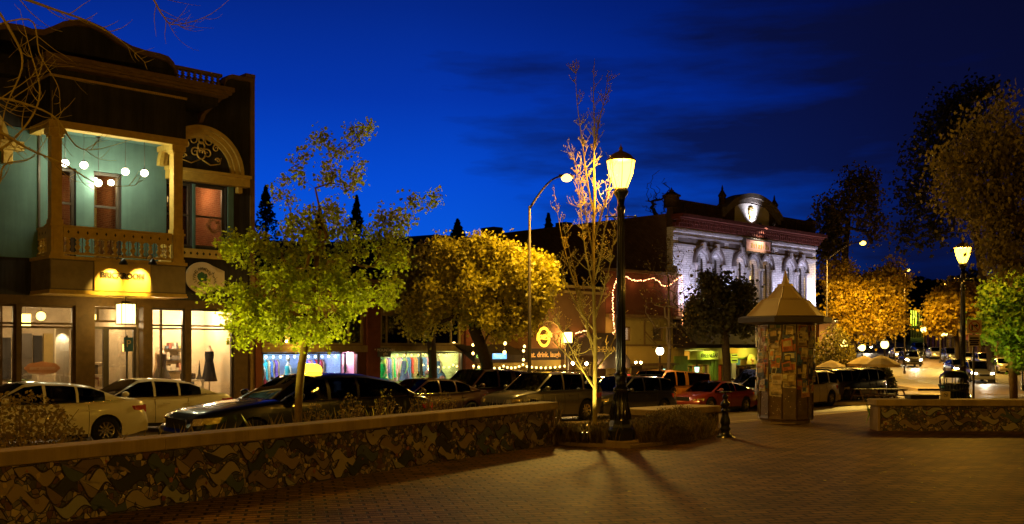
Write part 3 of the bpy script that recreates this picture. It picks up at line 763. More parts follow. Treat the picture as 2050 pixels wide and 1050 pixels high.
def window(parent, u0, u1, z0, z1, w=-.12, t=.06, frame='dark_frame', mull=(), trans=(), gl='window_glass', name='window'):
    """pane in a frame set back by w"""
    g = MB(FX); g.frame(u0, u1, z0, z1, t, w-.05, w+.06)
    for m in mull: g.box((m-t*.4, w-.04, z0+t), (m+t*.4, w+.05, z1-t))
    for q in trans: g.box((u0+t, w-.045, q-t*.4), (u1-t, w+.055, q+t*.4))
    f = g.build(name, frame, parent)
    g = MB(FX); g.box((u0+t*.5, w-.008, z0+t*.5), (u1-t*.5, w+.004, z1-t*.5)); g.build('pane', gl, f)
    return f
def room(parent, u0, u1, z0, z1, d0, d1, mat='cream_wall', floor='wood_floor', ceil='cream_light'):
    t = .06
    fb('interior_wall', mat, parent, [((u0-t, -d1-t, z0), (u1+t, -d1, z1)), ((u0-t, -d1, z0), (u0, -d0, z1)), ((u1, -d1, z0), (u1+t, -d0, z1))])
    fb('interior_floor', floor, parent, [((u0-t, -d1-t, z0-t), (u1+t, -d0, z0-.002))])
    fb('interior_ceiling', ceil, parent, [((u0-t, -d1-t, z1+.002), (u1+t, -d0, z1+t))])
def wl(u, w, z): return Vector(FX((u, w, z)))
def base_thing(name, label, cat, u, w, group=None, z=None, V=VF):
    x, y = XY(u, V-w); return thing(name, label, cat, (x, y, zg(x, y)+.115 if z is None else z), 0, group)
def arc(uc, zc, r, a0, a1, n): return [(uc+r*math.cos(R(a)), zc+r*math.sin(R(a))) for a in lin(a0, a1, n)]
def ring(g, uc, zc, r0, r1, w0, w1, a0=0, a1=180, n=25, kz=1.0):
    A = [(uc+r0*math.cos(R(a)), zc+kz*r0*math.sin(R(a))) for a in lin(a0, a1, n)]; B = [(uc+r1*math.cos(R(a)), zc+kz*r1*math.sin(R(a))) for a in lin(a0, a1, n)]
    for i in range(n-1): g.prism([A[i], B[i], B[i+1], A[i+1]], w0, w1)

# ---- large dark building with the balcony
zf0 = zg(*XY(U(200), VF))+.1     # pavement level
B1 = base_thing('shop_building', 'large dark building at the left with a lit balcony, gold trim and a curved parapet', 'building', U(250), 0)
uR = U(508); uLf = U(-330)
zS = Z(372, 597, VB)          # underside of bay
zFl = Z(372, 527, VB)         # balcony floor
zBm = Z(375, 294, VB)         # underside of beam
bu0, bu1 = U(100, VB), U(372, VB); bw = VF-VB
zP = Z(480, 152)              # top of the corner pier
prof = [(-330,20),(-200,62),(-120,95),(-60,66),(-20,52),(12,49),(40,53),(62,61),(85,62),(105,55),(125,46),(150,42),(178,46),(205,58),(232,78),(262,95),(290,104),(318,110),(335,116),(346,128),(351,142)]
pts = [(U(p), Z(p, q)) for p, q in prof]
zB0 = Z(352, 163)
# front wall with its openings
H = []
wz1 = Z(418, 372); wz0 = Z(418, 496)
wins = [(U(334), U(384), wz0, wz1), (U(391), U(452), wz0, wz1)]
dz1 = Z(215, 346); dz0 = zFl+.02
doors = [(U(119), U(152), dz0, dz1), (U(187), U(243), dz0, dz1)]
zT0, zT1 = Z(215, 655), Z(215, 645)     # transom bar
zh = zS-.28
g_open = [(U(-60), U(33), zf0+.15, zh), (U(40), U(152), zf0+.35, zh), (U(190), U(287), zf0+.02, zh), (U(304), U(372), zf0+.35, zh), (U(382), U(470), zf0+.35, zh)]
g = MB(FX); holes_wall(g, uLf, uR-.02, zS, zB0, wins+doors, -.35, 0)
g.mi = 1; holes_wall(g, uLf, uR-.02, zf0-.8, zS, g_open, -.35, -.0); g.mi = 0
pp = [(uLf, zB0)]+pts+[(pts[-1][0], zB0)]
g.prism(pp, -.35, 0)
pr = [(U(447), zB0), (U(447), Z(447,168)), (U(452), Z(452,158)), (U(462), Z(462,152)), (uR-.02, Z(462,152)), (uR-.02, zB0)]
g.prism(pr, -.35, 0)
g.build('wall', ['stucco_unlit_dark', 'brown_frame'], B1)
fb('side_wall', 'stucco_unlit_dark', B1, [((uR-.3, -18, zf0-.8), (uR-.02, -.352, zB0)), ((uLf, -18, zB0-.6), (uR-.31, -.36, zB0-.45))])
g = MB(FX); g.box((uR-.16, 0.001, zf0), (uR+.012, .06, Z(480, 152))); g.box((uR-.35, -.36, Z(480,152)-.002), (uR+.02, .08, Z(480,152)+.12)); g.build('corner_trim', 'bronze_trim', B1)
# coping that follows the parapet
g = MB(FX)
for (a, b_), (c, d) in zip(pts, pts[1:]):
    g.prism([(a, b_-.16), (c, d-.16), (c, d+.03), (a, b_+.03)], -.40, .10)
qq = [(U(447), Z(447,170)), (U(449), Z(449,160)), (U(455), Z(455,153)), (U(463), Z(463,151)), (uR, Z(463,151))]
g.build('coping', 'bronze_trim', B1); g = MB(FX)
for (a, b_), (c, d) in zip(qq, qq[1:]): g.prism([(a, b_-.12), (c, d-.12), (c, d+.02), (a, b_+.02)], -.40, .09)
g.build('coping', 'bronze_trim', B1)
g = MB(FX); uA, uB = U(352), U(447); zt = Z(400, 139); zb = Z(400, 167)
g.box((uA, -.30, zt-.10), (uB, -.05, zt)); g.box((uA, -.30, zb-.05), (uB, -.05, zb+.04)); o = g.build('roof_rail', 'bronze_trim', B1)
def baluster(g, u, w, z0, z1, r=.075, n=10, wide=1.0):
    h = z1-z0; x, y, _ = FX((u, w, 0)); xf = g.xf; g.xf = None
    g.lathe([(r*.9*wide, 0), (r*.9*wide, h*.08), (r*.45*wide, h*.12), (r*.5*wide, h*.2), (r*wide, h*.36), (r*.85*wide, h*.46), (r*.38*wide, h*.56), (r*.5*wide, h*.62), (r*.75*wide, h*.72), (r*.38*wide, h*.82), (r*.45*wide, h*.9), (r*.9*wide, h*.93), (r*.9*wide, h)], (x, y, z0), n); g.xf = xf
for i in range(8):
    g = MB(FX); baluster(g, uA+(uB-uA)*(i+.5)/8, -.17, zb+.04, zt-.10, .11); g.build('roof_baluster', 'bronze_trim', B1)
# main cornice
VC = VF-2.0
cu0, cu1 = U(92, VC), U(470, VC); cz = Z(470, 184, VC)
g = MB(FX); cw = 2.0
for k, (dw, z0, z1) in enumerate(((0, cz-.02, cz+.12), (-.08, cz-.10, cz-.02), (-.2, cz-.17, cz-.10))):
    g.box((cu0-dw*.6, .002, z0), (cu1+dw*.6, cw+dw, z1))
g.build('cornice', 'bronze_trim', B1)
fb('cornice_soffit', 'stucco_unlit_dark', B1, [((cu0+.3, .002, cz-.42), (cu1-.3, cw-.55, cz-.172)), ((uLf, .002, cz-.35), (cu0-.05, .5, cz-.05))])
for uu in (cu1-.3, cu0+.15):
    g = MB(FX); g.prism([(0,0), (0,-.5), (.12,-.48), (.25,-.3), (.5,-.12), (.55,0)], uu, uu+.12, 'yx')
    g.v = []; g.f = []; g.m = []; g.sm = []
    P = [(0.003,cz-.18), (0.003,cz-.75), (.12,cz-.72), (.3,cz-.5), (1.0,cz-.3), (1.5,cz-.18)]
    n = len(P); g.add([(uu, a, b_) for a, b_ in P]+[(uu+.14, a, b_) for a, b_ in P], [tuple(range(n)), tuple(range(2*n-1, n-1, -1))]+[(i, (i+1) % n, (i+1) % n+n, i+n) for i in range(n)])
    g.build('bracket', 'bronze_trim', B1)
# bay box above balcony
zBead = Z(380, 201, VB)
g = MB(FX); g.box((bu0, .002, zBm+.22), (bu1, bw, zBead)); g.build('bay_upper', 'stucco_unlit_dark', B1)
g = MB(FX); g.box((bu0-.03, .003, zBead-.02), (bu1+.03, bw+.035, zBead+.05))
for i in range(60):
    u = bu0+(bu1-bu0)*(i+.5)/60; g.box((u-.02, bw+.036, zBead-.02), (u+.02, bw+.06, zBead+.03))
g.build('bead_moulding', 'gold_trim', B1)
g = MB(FX); g.frame(bu0-.04, bu1+.04, .0, 1, .3, 0, 1); g.v = []; g.f = []; g.m = []; g.sm = []
g.box((bu0-.05, bw-.30, zBm), (bu1+.05, bw+.05, zBm+.219)); g.box((bu0-.05, .003, zBm), (bu0+.25, bw-.30, zBm+.219)); g.box((bu1-.25, .003, zBm), (bu1+.05, bw-.30, zBm+.219)); g.build('beam', 'gold_trim', B1)
g = MB(FX); g.box((bu0+.252, .004, zBm+.17), (bu1-.252, bw-.302, zBm+.218)); g.build('porch_ceiling', 'stucco_lit_teal', B1)
g = MB(FX); holes_wall(g, bu0-.9, U(332), zFl, zBm+.17, [(a, b_, c-.3, d) for a, b_, c, d in doors], .001, .03); g.build('porch_wall', 'stucco_lit_teal', B1)
# floor, fascia and underside of the bay
g = MB(FX); g.box((bu0, .002, zS+.12), (bu1, bw, zFl-.10)); g.build('bay_fascia', 'stone_shade', B1)
g = MB(FX); g.box((bu0-.04, .003, zFl-.10), (bu1+.04, bw+.04, zFl)); g.box((bu0-.04, .003, zS), (bu1+.04, bw+.05, zS+.05)); g.box((bu0-.02, .003, zS+.05), (bu1+.02, bw+.03, zS+.12)); g.build('bay_moulding', 'gold_trim', B1)
for a, b_ in ((U(100,VB)+.03, U(186,VB)), (U(302,VB), U(372,VB)-.03)):
    fb('fascia_panel', 'grey_inner', B1, [((a, bw+.001, zS+.16), (b_, bw+.012, zFl-.14))])
# porch posts, pedestals, balusters
pw = .30
zR = Z(372, 473, VB); 
posts = [(bu0+.02, bu0+.42), (bu1-.42, bu1-.02)]
for a, b_ in posts:
    g = MB(FX); m = (a+b_)/2; w1 = bw-.04
    g.box((m-.15, w1-.34, zR+.06), (m+.15, w1-.04, zBm-.25)); g.box((m-.18, w1-.37, zR+.061), (m+.18, w1-.01, zR+.2)); g.box((m-.19, w1-.38, zBm-.25), (m+.19, w1, zBm-.17)); g.box((m-.23, w1-.42, zBm-.17), (m+.23, w1+.03, zBm-.002))
    for s_ in (-1, 1):
        P = [(m+s_*.15, zBm-.17), (m+s_*.42, zBm-.02), (m+s_*.15, zBm-.02)]
    g.build('porch_post', 'gold_trim', B1)
    g = MB(FX); g.box((a+.03, w1-.40, zFl), (b_-.03, w1, zR)); g.box((a-.01, w1-.44, zR), (b_+.01, w1+.04, zR+.06)); g.box((a, w1-.42, zFl+.001), (b_, w1+.02, zFl+.1)); g.frame(a+.09, b_-.09, zFl+.2, zR-.1, .025, w1, w1+.015); g.build('pedestal', 'gold_trim', B1)
a, b_ = posts[0][1], posts[1][0]; w1 = bw-.12
def rail_run(fr):
    """fr(t) -> (u, w) along the run, t 0..1"""
    (ua, wa), (ub_, wb) = fr(0), fr(1); L = math.hypot(ub_-ua, wb-wa); nb = max(3, round(L/.27))
    dx, dy = (ub_-ua)/L, (wb-wa)/L; nx, ny = -dy*.05, dx*.05
    def bar(z0, z1, k=1.0):
        g.add([(ua+nx*k, wa+ny*k, z0), (ub_+nx*k, wb+ny*k, z0), (ub_-nx*k, wb-ny*k, z0), (ua-nx*k, wa-ny*k, z0), (ua+nx*k, wa+ny*k, z1), (ub_+nx*k, wb+ny*k, z1), (ub_-nx*k, wb-ny*k, z1), (ua-nx*k, wa-ny*k, z1)], [(0,1,2,3), (4,7,6,5), (0,4,5,1), (1,5,6,2), (2,6,7,3), (3,7,4,0)])
    g = MB(FX); bar(zR-.01, zR+.05, 1.4); bar(zR-.30, zR-.012, .6); g.build('balcony_rail', 'gold_trim', B1); g = MB(FX); bar(zFl+.06, zFl+.12, 1.2); g.build('bottom_rail', 'gold_trim', B1)
    g = MB(FX)
    for i in range(nb):
        t = (i+.5)/nb; uu, ww = ua+(ub_-ua)*t, wa+(wb-wa)*t
        for q in (-1, 1):
            c = (uu+q*nx*.66, ww+q*ny*.66, zR-.14); r_ = .045
            P = [(c[0]+dx*p, c[1]+dy*p, c[2]+s_) for p, s_ in ((0, r_*1.3), (r_*.8, 0), (0, -r_*1.3), (-r_*.8, 0))]; g.add(P, [(0,1,2,3)])
    g.build('rail_cutout', 'sign_ink', B1)
    for i in range(nb):
        t = (i+.5)/nb; g = MB(FX); baluster(g, ua+(ub_-ua)*t, wa+(wb-wa)*t, zFl+.12, zR-.30, .085); g.build('baluster', 'gold_trim', B1)
    g = MB(FX)
    for i in range(nb+1):
        t = i/nb; uu, ww = ua+(ub_-ua)*t, wa+(wb-wa)*t; g.tube([(uu, ww, zFl+.1), (uu, ww, zR-.3)], .012, 5)
    g.build('rail_bars', 'bronze_trim', B1)
rail_run(lambda t: (a+(b_-a)*t, w1)); rail_run(lambda t: (bu0+.2, w1-.35-(bw-.55)*t)); rail_run(lambda t: (bu1-.2, w1-.35-(bw-.55)*t))
# windows and doors of the upper floor
for k, h in enumerate(wins): window(B1, *h, w=-.2, t=.07, trans=((h[2]*.5+h[3]*.5),), gl='glass_dark' if k == 0 else 'window_glass')
for h in doors: window(B1, *h, w=-.2, t=.09, trans=(h[2]+(h[3]-h[2])*.62,), name='balcony_door', frame='dark_frame')
fb('lintel', 'gold_trim', B1, [((U(330), .001, Z(418,369)), (U(492), .30, Z(418,352))), ((U(328), .001, Z(418,351.9)), (U(494), .38, Z(418,346)))])
fb('window_surround', 'stucco_lit_teal', B1, [((U(455), .001, Z(418,518)), (U(466), .06, Z(418,370))), ((U(385), .001, wz0-.1), (U(390), .05, wz1-.01))])
fb('lintel_bracket', 'gold_trim', B1, [((U(470), .001, Z(470,388)), (U(480), .22, Z(418,369.2)-.001))], bevel=.03)
g = MB(FX); g.box((U(330), .001, Z(418,519)), (U(450), .10, Z(418,501))); sp = g.build('sill_panel', 'gold_trim', B1)
g = MB(FX)
for i in range(9):
    u = U(334)+(U(448)-U(334))*(i+.5)/9; z = Z(418,510); g.add([(u+x_, .103, z+z_) for x_, z_ in ((0,.06), (.05,0), (0,-.06), (-.05,0))], [(0,1,2,3)])
g.build('diamonds', 'sign_ink', sp)
# gold arches over the windows
azc = Z(418, 346); acu = U(400); ar = U(482)-acu
for uc in (acu, U(14)-ar, ):
    g = MB(FX)
    for r0, r1, ww in ((ar-.42, ar-.30, .10), (ar-.30, ar-.14, .18), (ar-.14, ar, .26)): ring(g, uc, azc, r0+.004, r1, .001, ww, n=40)
    g.build('arch', 'gold_trim', B1)
fb('arch_impost', 'gold_trim', B1, [((U(-40), .001, Z(20,303)), (U(41), .36, Z(20,285))), ((U(2), .001, Z(20,330)), (U(22), .2, Z(20,303.1)))], bevel=.02)
# scroll ornament in the tympanum
g = MB(FX); oc, oz = acu+.02, azc+.75
def scroll(cx, cz_, s, turns, flip=1, r0=.26, th=.03):
    P = []
    for i in range(22):
        t = i/21; a = turns*2*math.pi*t; rr = r0*(1-t*.85)*s; P.append((cx+flip*rr*math.cos(a), .06, cz_+rr*math.sin(a)))
    g.tube(P, [th*(1-.5*i/21) for i in range(22)], 6)
for f in (-1, 1):
    scroll(oc+f*.30, oz+.30, .85, 1.3, f); scroll(oc+f*.22, oz-.12, .7, 1.4, -f); scroll(oc+f*.55, oz+.10, .55, 1.5, f); scroll(oc+f*.62, oz-.30, .35, 1.2, -f)
    g.tube([(oc+f*.05, .05, oz-.35), (oc+f*.35, .05, oz-.5), (oc+f*.7, .05, oz-.42), (oc+f*.75, .05, oz-.2)], [.03, .025, .02, .015], 6)
    for k in range(5): g.cbox((oc+f*(.12+.1*k), .05, oz+.48-.05*k*k*.3), (.09, .05, .05), Euler((0, f*R(30+20*k), 0)).to_matrix())
g.lathe([(.0,-.30), (.09,-.24), (.13,-.1), (.10,.08), (.14,.2), (.06,.35), (.1,.45), (0,.62)], (oc, .05, oz), 8) if False else None
for z_, r_ in ((-.15, .15), (.1, .12), (.3, .09), (.47, .07), (.6, .04)):
    P = [(oc+r_*math.cos(a), .07, oz+z_+r_*1.2*math.sin(a)) for a in lin(0, 2*math.pi, 15)]; g.tube(P, .028, 6)
g.build('scroll_ornament', 'gold_leaf', B1)
# rooms upstairs: bare brick inside
room(B1, U(325), U(458), wz0-.2, wz1+.35, .4, 3.4, 'brick_warm', 'wood_floor', 'stucco_unlit_dark')
room(B1, U(95), U(262), zFl, dz1+.3, .4, 3.2, 'brick_warm', 'wood_floor', 'stucco_unlit_dark')
point('room_light', wl(U(425), -1.6, wz1-.1), 60, (1,.55,.25), .15); point('room_light', wl(U(200), -1.5, dz1-.1), 45, (1,.6,.2), .15)
fb('interior_post', 'gold_trim', B1, [((U(222), -1.5, zFl), (U(228), -1.4, dz1))])
c0 = wl(U(347), -.9, Z(347, 398)); t = thing('chandelier', 'warm glowing chandelier behind the upper window right of the balcony', 'chandelier', c0)
g = MB(); r = random.Random(2)
g.tube([c0, c0+Vector((0,0,.6))], .012, 5)
for k in range(9):
    a = 2*math.pi*k/9; g.tube([c0+Vector((0,0,.1)), c0+Vector((.2*math.cos(a), .2*math.sin(a), -.12)), c0+Vector((.36*math.cos(a), .36*math.sin(a), .02))], .01, 5)
g.build('arms', 'gold_trim', t)
for k in range(9):
    a = 2*math.pi*k/9; g = MB(); g.ball(c0+Vector((.36*math.cos(a), .36*math.sin(a), .08+.06*(k % 2))), .045, 8, 1.3); g.build('bulb', 'bulb_warm', t)
point('chandelier_light', c0-Vector((0,0,.3)), 40, (1,.6,.25))
p = wl(U(430), -.22+.12, Z(418, 452)); t = thing('wreath', 'round dark green wreath hanging in the upper window beside the arch', 'wreath', p)
g = MB(); r = random.Random(4)
for k in range(220):
    a = r.random()*6.283; rr = .2+r.uniform(-.06, .06); q = wl(U(430)+rr*math.cos(a), -.1+r.uniform(0, .05), Z(418,452)+rr*math.sin(a)); e = q+Vector((r.uniform(-.06,.06), r.uniform(-.04,.04), r.uniform(-.06,.06))); g.tube([q, e], [.012, .002], 3, False)
g.build('foliage', 'leaf_shrub', t)
# pendant globes under the porch ceiling
for i, px in enumerate((130, 168, 197, 251, 289)):
    py = (327, 331, 367, 344, 347)[i]; V = (VB+.5, VB+.6, VF-.3, VB+.6, VB+.5)[i]
    p = Vector(XY(U(px, V), V)+(Z(px, py, V),)); lab = ['frosted globe lamp nearest the left porch post', 'second globe lamp from the left porch post', 'lower globe lamp hanging back by the balcony door', 'left globe lamp of the right-hand pair under the porch', 'right globe lamp of the right-hand pair under the porch'][i]
    t = thing('pendant_lamp', lab, 'pendant lamp', p, 0, 'globe lamps under the porch ceiling')
    g = MB(world=False); g.tube([(0,0,.1), (0,0,zBm+.17-p.z)], .009, 5); g.lathe([(.09,zBm+.13-p.z), (.02,zBm+.17-p.z)], (0,0,0), 12); g.lathe([(.05,.09), (.05,.13), (.01,.16)], (0,0,0), 10); g.build('stem', 'dark_frame', t)
    g = MB(world=False); g.ball((0,0,0), .115, 16); g.build('globe', 'globe_white', t)
    point('pendant_light', (0,0,0), 60, (1,.92,.55), .1, t)
# brass sign under the balcony
t = thing('shop_sign', 'long brass sign reading BRICKROOM, lit from above under the balcony', 'sign', XY(U(244, VB), VB)+(Z(244, 556, VB),))
g = MB(FX); g.box((U(188,VB), bw+.013, zS+.13), (U(300,VB), bw+.05, zFl-.11)); g.build('board', 'sign_gold', t)
g = MB(FX); g.text('BRICKROOM', U(245,VB)-.01, Z(245,558,VB), .235, bw+.055, bw+.085, bold=.008); g.build('lettering', 'sign_ink', t)
for px, lab in ((232, 'left black gooseneck spotlight above the brass sign'), (290, 'right black gooseneck spotlight above the brass sign')):
    u = U(px, VB); z = Z(px, 528, VB); p = wl(u, bw+.55, z)
    t = thing('sign_spotlight', lab, 'spotlight', p, 0, 'gooseneck spotlights over the brass sign')
    g = MB(FX); g.tube([(u, bw+.06, z+.12), (u, bw+.3, z+.28), (u, bw+.5, z+.24), (u, bw+.55, z+.1)], .014, 6); g.build('arm', 'black_iron', t)
    g = MB(); g.lathe([(.02,.12), (.05,.1), (.12,.0), (.14,-.06)], p, 14, True, False); g.lathe([(.02,.118), (.048,.098), (.118,.0), (.138,-.06)], p, 14, True, False); g.build('shade', 'black_iron', t)
    g = MB(); g.ball(p+Vector((0,0,-.0)), .045, 8); g.build('bulb', 'bulb_warm', t)
    spot('sign_light', p+Vector((0,0,-.09)), wl(u-.22, bw, z-.62), 620, (1,.62,.10), 66, .9, .04, t)
# lantern
u = U(252, VB+.4); wL = bw-.4; zc = Z(252, 629, VB+.4)
t = thing('lantern', 'big square glowing lantern hanging under the balcony over the shop door', 'lantern', wl(u, wL, zc))
g = MB(FX); s_ = .22; h_ = .30
for a in (-s_, s_):
    for b2 in (-s_, s_): g.box((u+a-.012, wL+b2-.012, zc-h_), (u+a+.012, wL+b2+.012, zc+h_))
g.box((u-s_-.02, wL-s_-.02, zc+h_), (u+s_+.02, wL+s_+.02, zc+h_+.03)); g.box((u-s_-.02, wL-s_-.02, zc-h_-.03), (u+s_+.02, wL+s_+.02, zc-h_)); g.box((u-.1, wL-.1, zc+h_+.03), (u+.1, wL+.1, zc+h_+.1)); g.tube([(u, wL, zc+h_+.1), (u, wL, zS)], .015, 6)
for k in (-1, 0, 1): g.box((u+k*s_/2-.004, wL+s_-.004, zc-h_), (u+k*s_/2+.004, wL+s_+.008, zc+h_))
g.build('frame', 'dark_frame', t)
lampglass('lantern_glass', (1,.74,.17), 9)
g = MB(FX); g.box((u-s_+.013, wL-s_+.013, zc-h_+.002), (u+s_-.013, wL+s_-.013, zc+h_-.002)); g.build('glass', 'lantern_glass', t)
point('lantern_light', wl(u, wL, zc)-Vector(t.location), 150, (1,.62,.16), .15, t)
# round painted sign on the wall
u0 = U(372); uc = U(403); ue = U(447); zc = Z(405, 557)
t = thing('wall_sign', 'round cream painted sign with a green tree and curved lettering right of the balcony', 'sign', wl(uc, .1, zc))
r_ = (Z(405, 527)-Z(405, 590))/2
P = [(uc+1.12*r_*math.cos(R(a)), zc+r_*math.sin(R(a))) for a in lin(24, 322, 40)]+[(ue-.22, Z(447,582)), (ue, Z(447,582)), (ue, Z(447,544)), (ue-.3, Z(447,544)), ]
g = MB(FX); g.prism(P, .03, .09); g.build('board', 'sign_white', t)
g = MB(FX)
for txt, rad, a_c, sp_ in (('LIVING PARADISE', r_*.47, 115, -13), ('NATURAL', r_*.55, 275, 13)):
    for i, ch in enumerate(txt):
        a = R(a_c+sp_*(i-(len(txt)-1)/2)); g.text(ch, uc+rad*math.cos(a), zc+rad*math.sin(a)-0.0, .15, .092, .097, rot=a-math.pi/2 if sp_ < 0 else a+math.pi/2)
g.build('lettering', 'sign_ink', t)
g = MB(FX); r = random.Random(3)
for i in range(46):
    a = r.random()*6.28; q = r_*.30*math.sqrt(r.random()); x_, z_ = uc+q*math.cos(a), zc+.04+q*.9*math.sin(a)
    if z_ < zc-.16 and abs(x_-uc) < .07: continue
    g.add([(x_+.045*math.cos(b2), .093+.0002*i, z_+.045*math.sin(b2)) for b2 in lin(0, 5.2, 6)], [(0,1,2,3,4,5)])
g.build('tree_emblem', 'sign_green', t)
g = MB(FX)
for i in range(26):
    a = r.uniform(-50, 40); rr = r_*r.uniform(.72, .95); x_, z_ = uc+rr*1.05*math.cos(R(a)), zc-.05+rr*math.sin(R(a))*.8; b2 = r.random()*3.14
    g.add([(x_+.05*math.cos(b2), .094+.0002*i, z_+.05*math.sin(b2)), (x_+.012*math.sin(b2), .094+.0002*i, z_), (x_-.05*math.cos(b2), .094+.0002*i, z_-.05*math.sin(b2)), (x_-.012, .094+.0002*i, z_)], [(0,1,2,3)])
g.build('leaf_pattern', 'sign_ink', t)
# street-level windows
for k, h in enumerate(g_open):
    fr = 'brown_frame' if k < 3 else 'dark_frame'
    if k == 1: window(B1, *h, w=-.15, t=.08, frame=fr, trans=((zT0+zT1)/2, zT0-.03))
    elif k == 2:
        window(B1, h[0], h[1], zT1, h[3], w=-.6, t=.07, frame=fr, mull=(U(210),), name='transom_window')
        d = window(B1, h[0]+.02, U(226), zf0+.03, zT0+.02, w=-.62, t=.08, frame='dark_frame', name='sidelight')
        window(B1, U(226)+.005, h[1], zf0+.03, zT0+.02, w=-.62, t=.09, frame='dark_frame', name='shop_door', mull=())
    else: window(B1, *h, w=-.15, t=.07, frame=fr, trans=((zT0+zT1)/2, zT0-.03), mull=(U(326),) if k == 3 else (U(5),) if k == 0 else ())
zrf = zf0+.12
room(B1, U(-70), U(292), zrf, zh+.1, .75, 4.6, 'grey_inner', 'wood_floor', 'grey_inner')
room(B1, U(303), U(471), zrf, zh+.1, .36, 2.3, 'cream_wall', 'cream_wall', 'cream_light')
point('shop_light', wl(U(340), -1.0, zh-.2), 212, (1,.74,.42), .2); point('shop_light', wl(U(430), -1.3, zh-.3), 245, (1,.76,.45), .2)
point('shop_light', wl(U(100), -2.0, zh-.4), 189, (1,.68,.32), .2); point('shop_light', wl(U(245), -2.4, zh-.4), 178, (1,.7,.35), .2); point('shop_light', wl(U(0), -2, zh-.4), 133, (1,.68,.3), .2)
fb('curtain', 'cream_light', B1, [((U(121), -.5, zrf), (U(148), -.42, zT0-.05))]); spot('curtain_light', wl(U(135), -.3, zT0-.15), wl(U(134), -.42, zrf+.8), 35, (1,.8,.5), 100)
fb('display_shelf', 'cream_light', B1, [((U(60), -1.0, zrf+.45), (U(125), -.5, zrf+.55)), ((U(62), -.98, zrf+.01), (U(123), -.55, zrf+.45))])
t = thing('window_sign', 'scalloped orange sign reading BRICKROOM hanging in the shop window at the far left', 'sign', wl(U(92), -.3, Z(92, 738)))
P = [(U(92)+.52*math.cos(R(a))*(1+.03*math.cos(R(8*a))), Z(92,738)+.20*math.sin(R(a))*(1+.06*math.cos(R(8*a)))) for a in lin(0, 351, 40)]
g = MB(FX); g.prism(P, -.32, -.30); g.build('board', 'terracotta', t); g = MB(FX); g.text('BRICKROOM', U(92), Z(92,741), .13, -.298, -.294); g.build('lettering', 'sign_white', t)
for k, (px, py, s_, lab) in enumerate(((73, 640, .17, 'square paper lantern glowing in the top of the left shop window'), (105, 632, .14, 'round glowing globe in the top of the left shop window'), (10, 638, .13, 'amber lantern glowing behind the leftmost shop window'), (277, 697, .10, 'small amber lantern inside the shop door'), (214, 634, .09, 'bare bulb glowing above the shop door'))):
    p = wl(U(px), -1.0, Z(px, py)); t = thing('hanging_lamp', lab, 'lamp', p, 0, 'lamps inside the corner shop')
    g = MB()
    if k in (0, 2, 3): g.cbox(p, (s_*1.5, s_*1.5, s_*2.2), Euler((0,0,.76)).to_matrix())
    else: g.ball(p, s_, 14)
    g.build('shade', 'globe_warm' if k != 3 else 'bulb_amber', t); g = MB(); g.tube([p+Vector((0,0,s_)), Vector((p.x, p.y, zh+.1))], .01, 5); g.build('cord', 'dark_frame', t)
fb('drainpipe', 'dark_frame', B1, [((U(75), .001, zFl-.9), (U(79), .09, Z(78, 272)))])
for k, (px0, px1, py0, py1, m_) in enumerate(((46, 66, 668, 760, 'dark_frame'), (70, 86, 672, 745, 'stucco_unlit_dark'), (90, 108, 668, 735, 'olive_frame'), (196, 214, 680, 765, 'stucco_unlit_dark'), (262, 282, 676, 762, 'dark_frame'), (2, 24, 676, 760, 'stucco_unlit_dark'))):
    V_i = VF+4.4; fb('wall_panel', m_, B1, [((U(px0, V_i), -4.58, Z(px0, py1, V_i)), (U(px1, V_i), -4.5, Z(px0, py0, V_i)))])
t = thing('wall_shelf', 'wall shelves of folded goods at the back of the cream lit shop window', 'shelf', wl(U(355), -2.2, zrf)); r = random.Random(31)
for k, py in enumerate((700, 722, 744)): fb('shelf', 'dark_frame', t, [((U(330, VF+2.2), -2.28, Z(340, py, VF+2.2)), (U(366, VF+2.2), -2.0, Z(340, py, VF+2.2)+.03))])
g = MB(FX)
for py in (700, 722, 744):
    x_ = U(331, VF+2.2)
    while x_ < U(364, VF+2.2): wd = r.uniform(.06, .2); g.box((x_, -2.24, Z(340, py, VF+2.2)+.031), (x_+wd-.02, -2.04, Z(340, py, VF+2.2)+r.uniform(.1, .3))); x_ += wd
g.build('goods', 'goods_mix' if 'goods_mix' in M else (islandmat('goods_mix', [(.5,.25,.15), (.12,.1,.08), (.55,.45,.3), (.25,.08,.05), (.1,.15,.2), (.35,.3,.1), (.6,.5,.4)], .5) and 'goods_mix'), t)
t = thing('picture', 'framed dark picture on the right of the cream lit shop window back wall', 'picture', wl(U(455), -2.2, Z(450, 640))); fb('frame', 'dark_frame', t, [((U(446, VF+2.2), -2.29, Z(450, 640, VF+2.2)), (U(456, VF+2.2), -2.25, Z(450, 616, VF+2.2)))])
strings('track_lights', 'row of small spotlights on a rail across the top of the cream lit windows', [wl(u, -.9, zh-.12) for u in lin(U(310), U(465), 7)], 'bulb_warm', .04, wire='dark_frame') if False else None
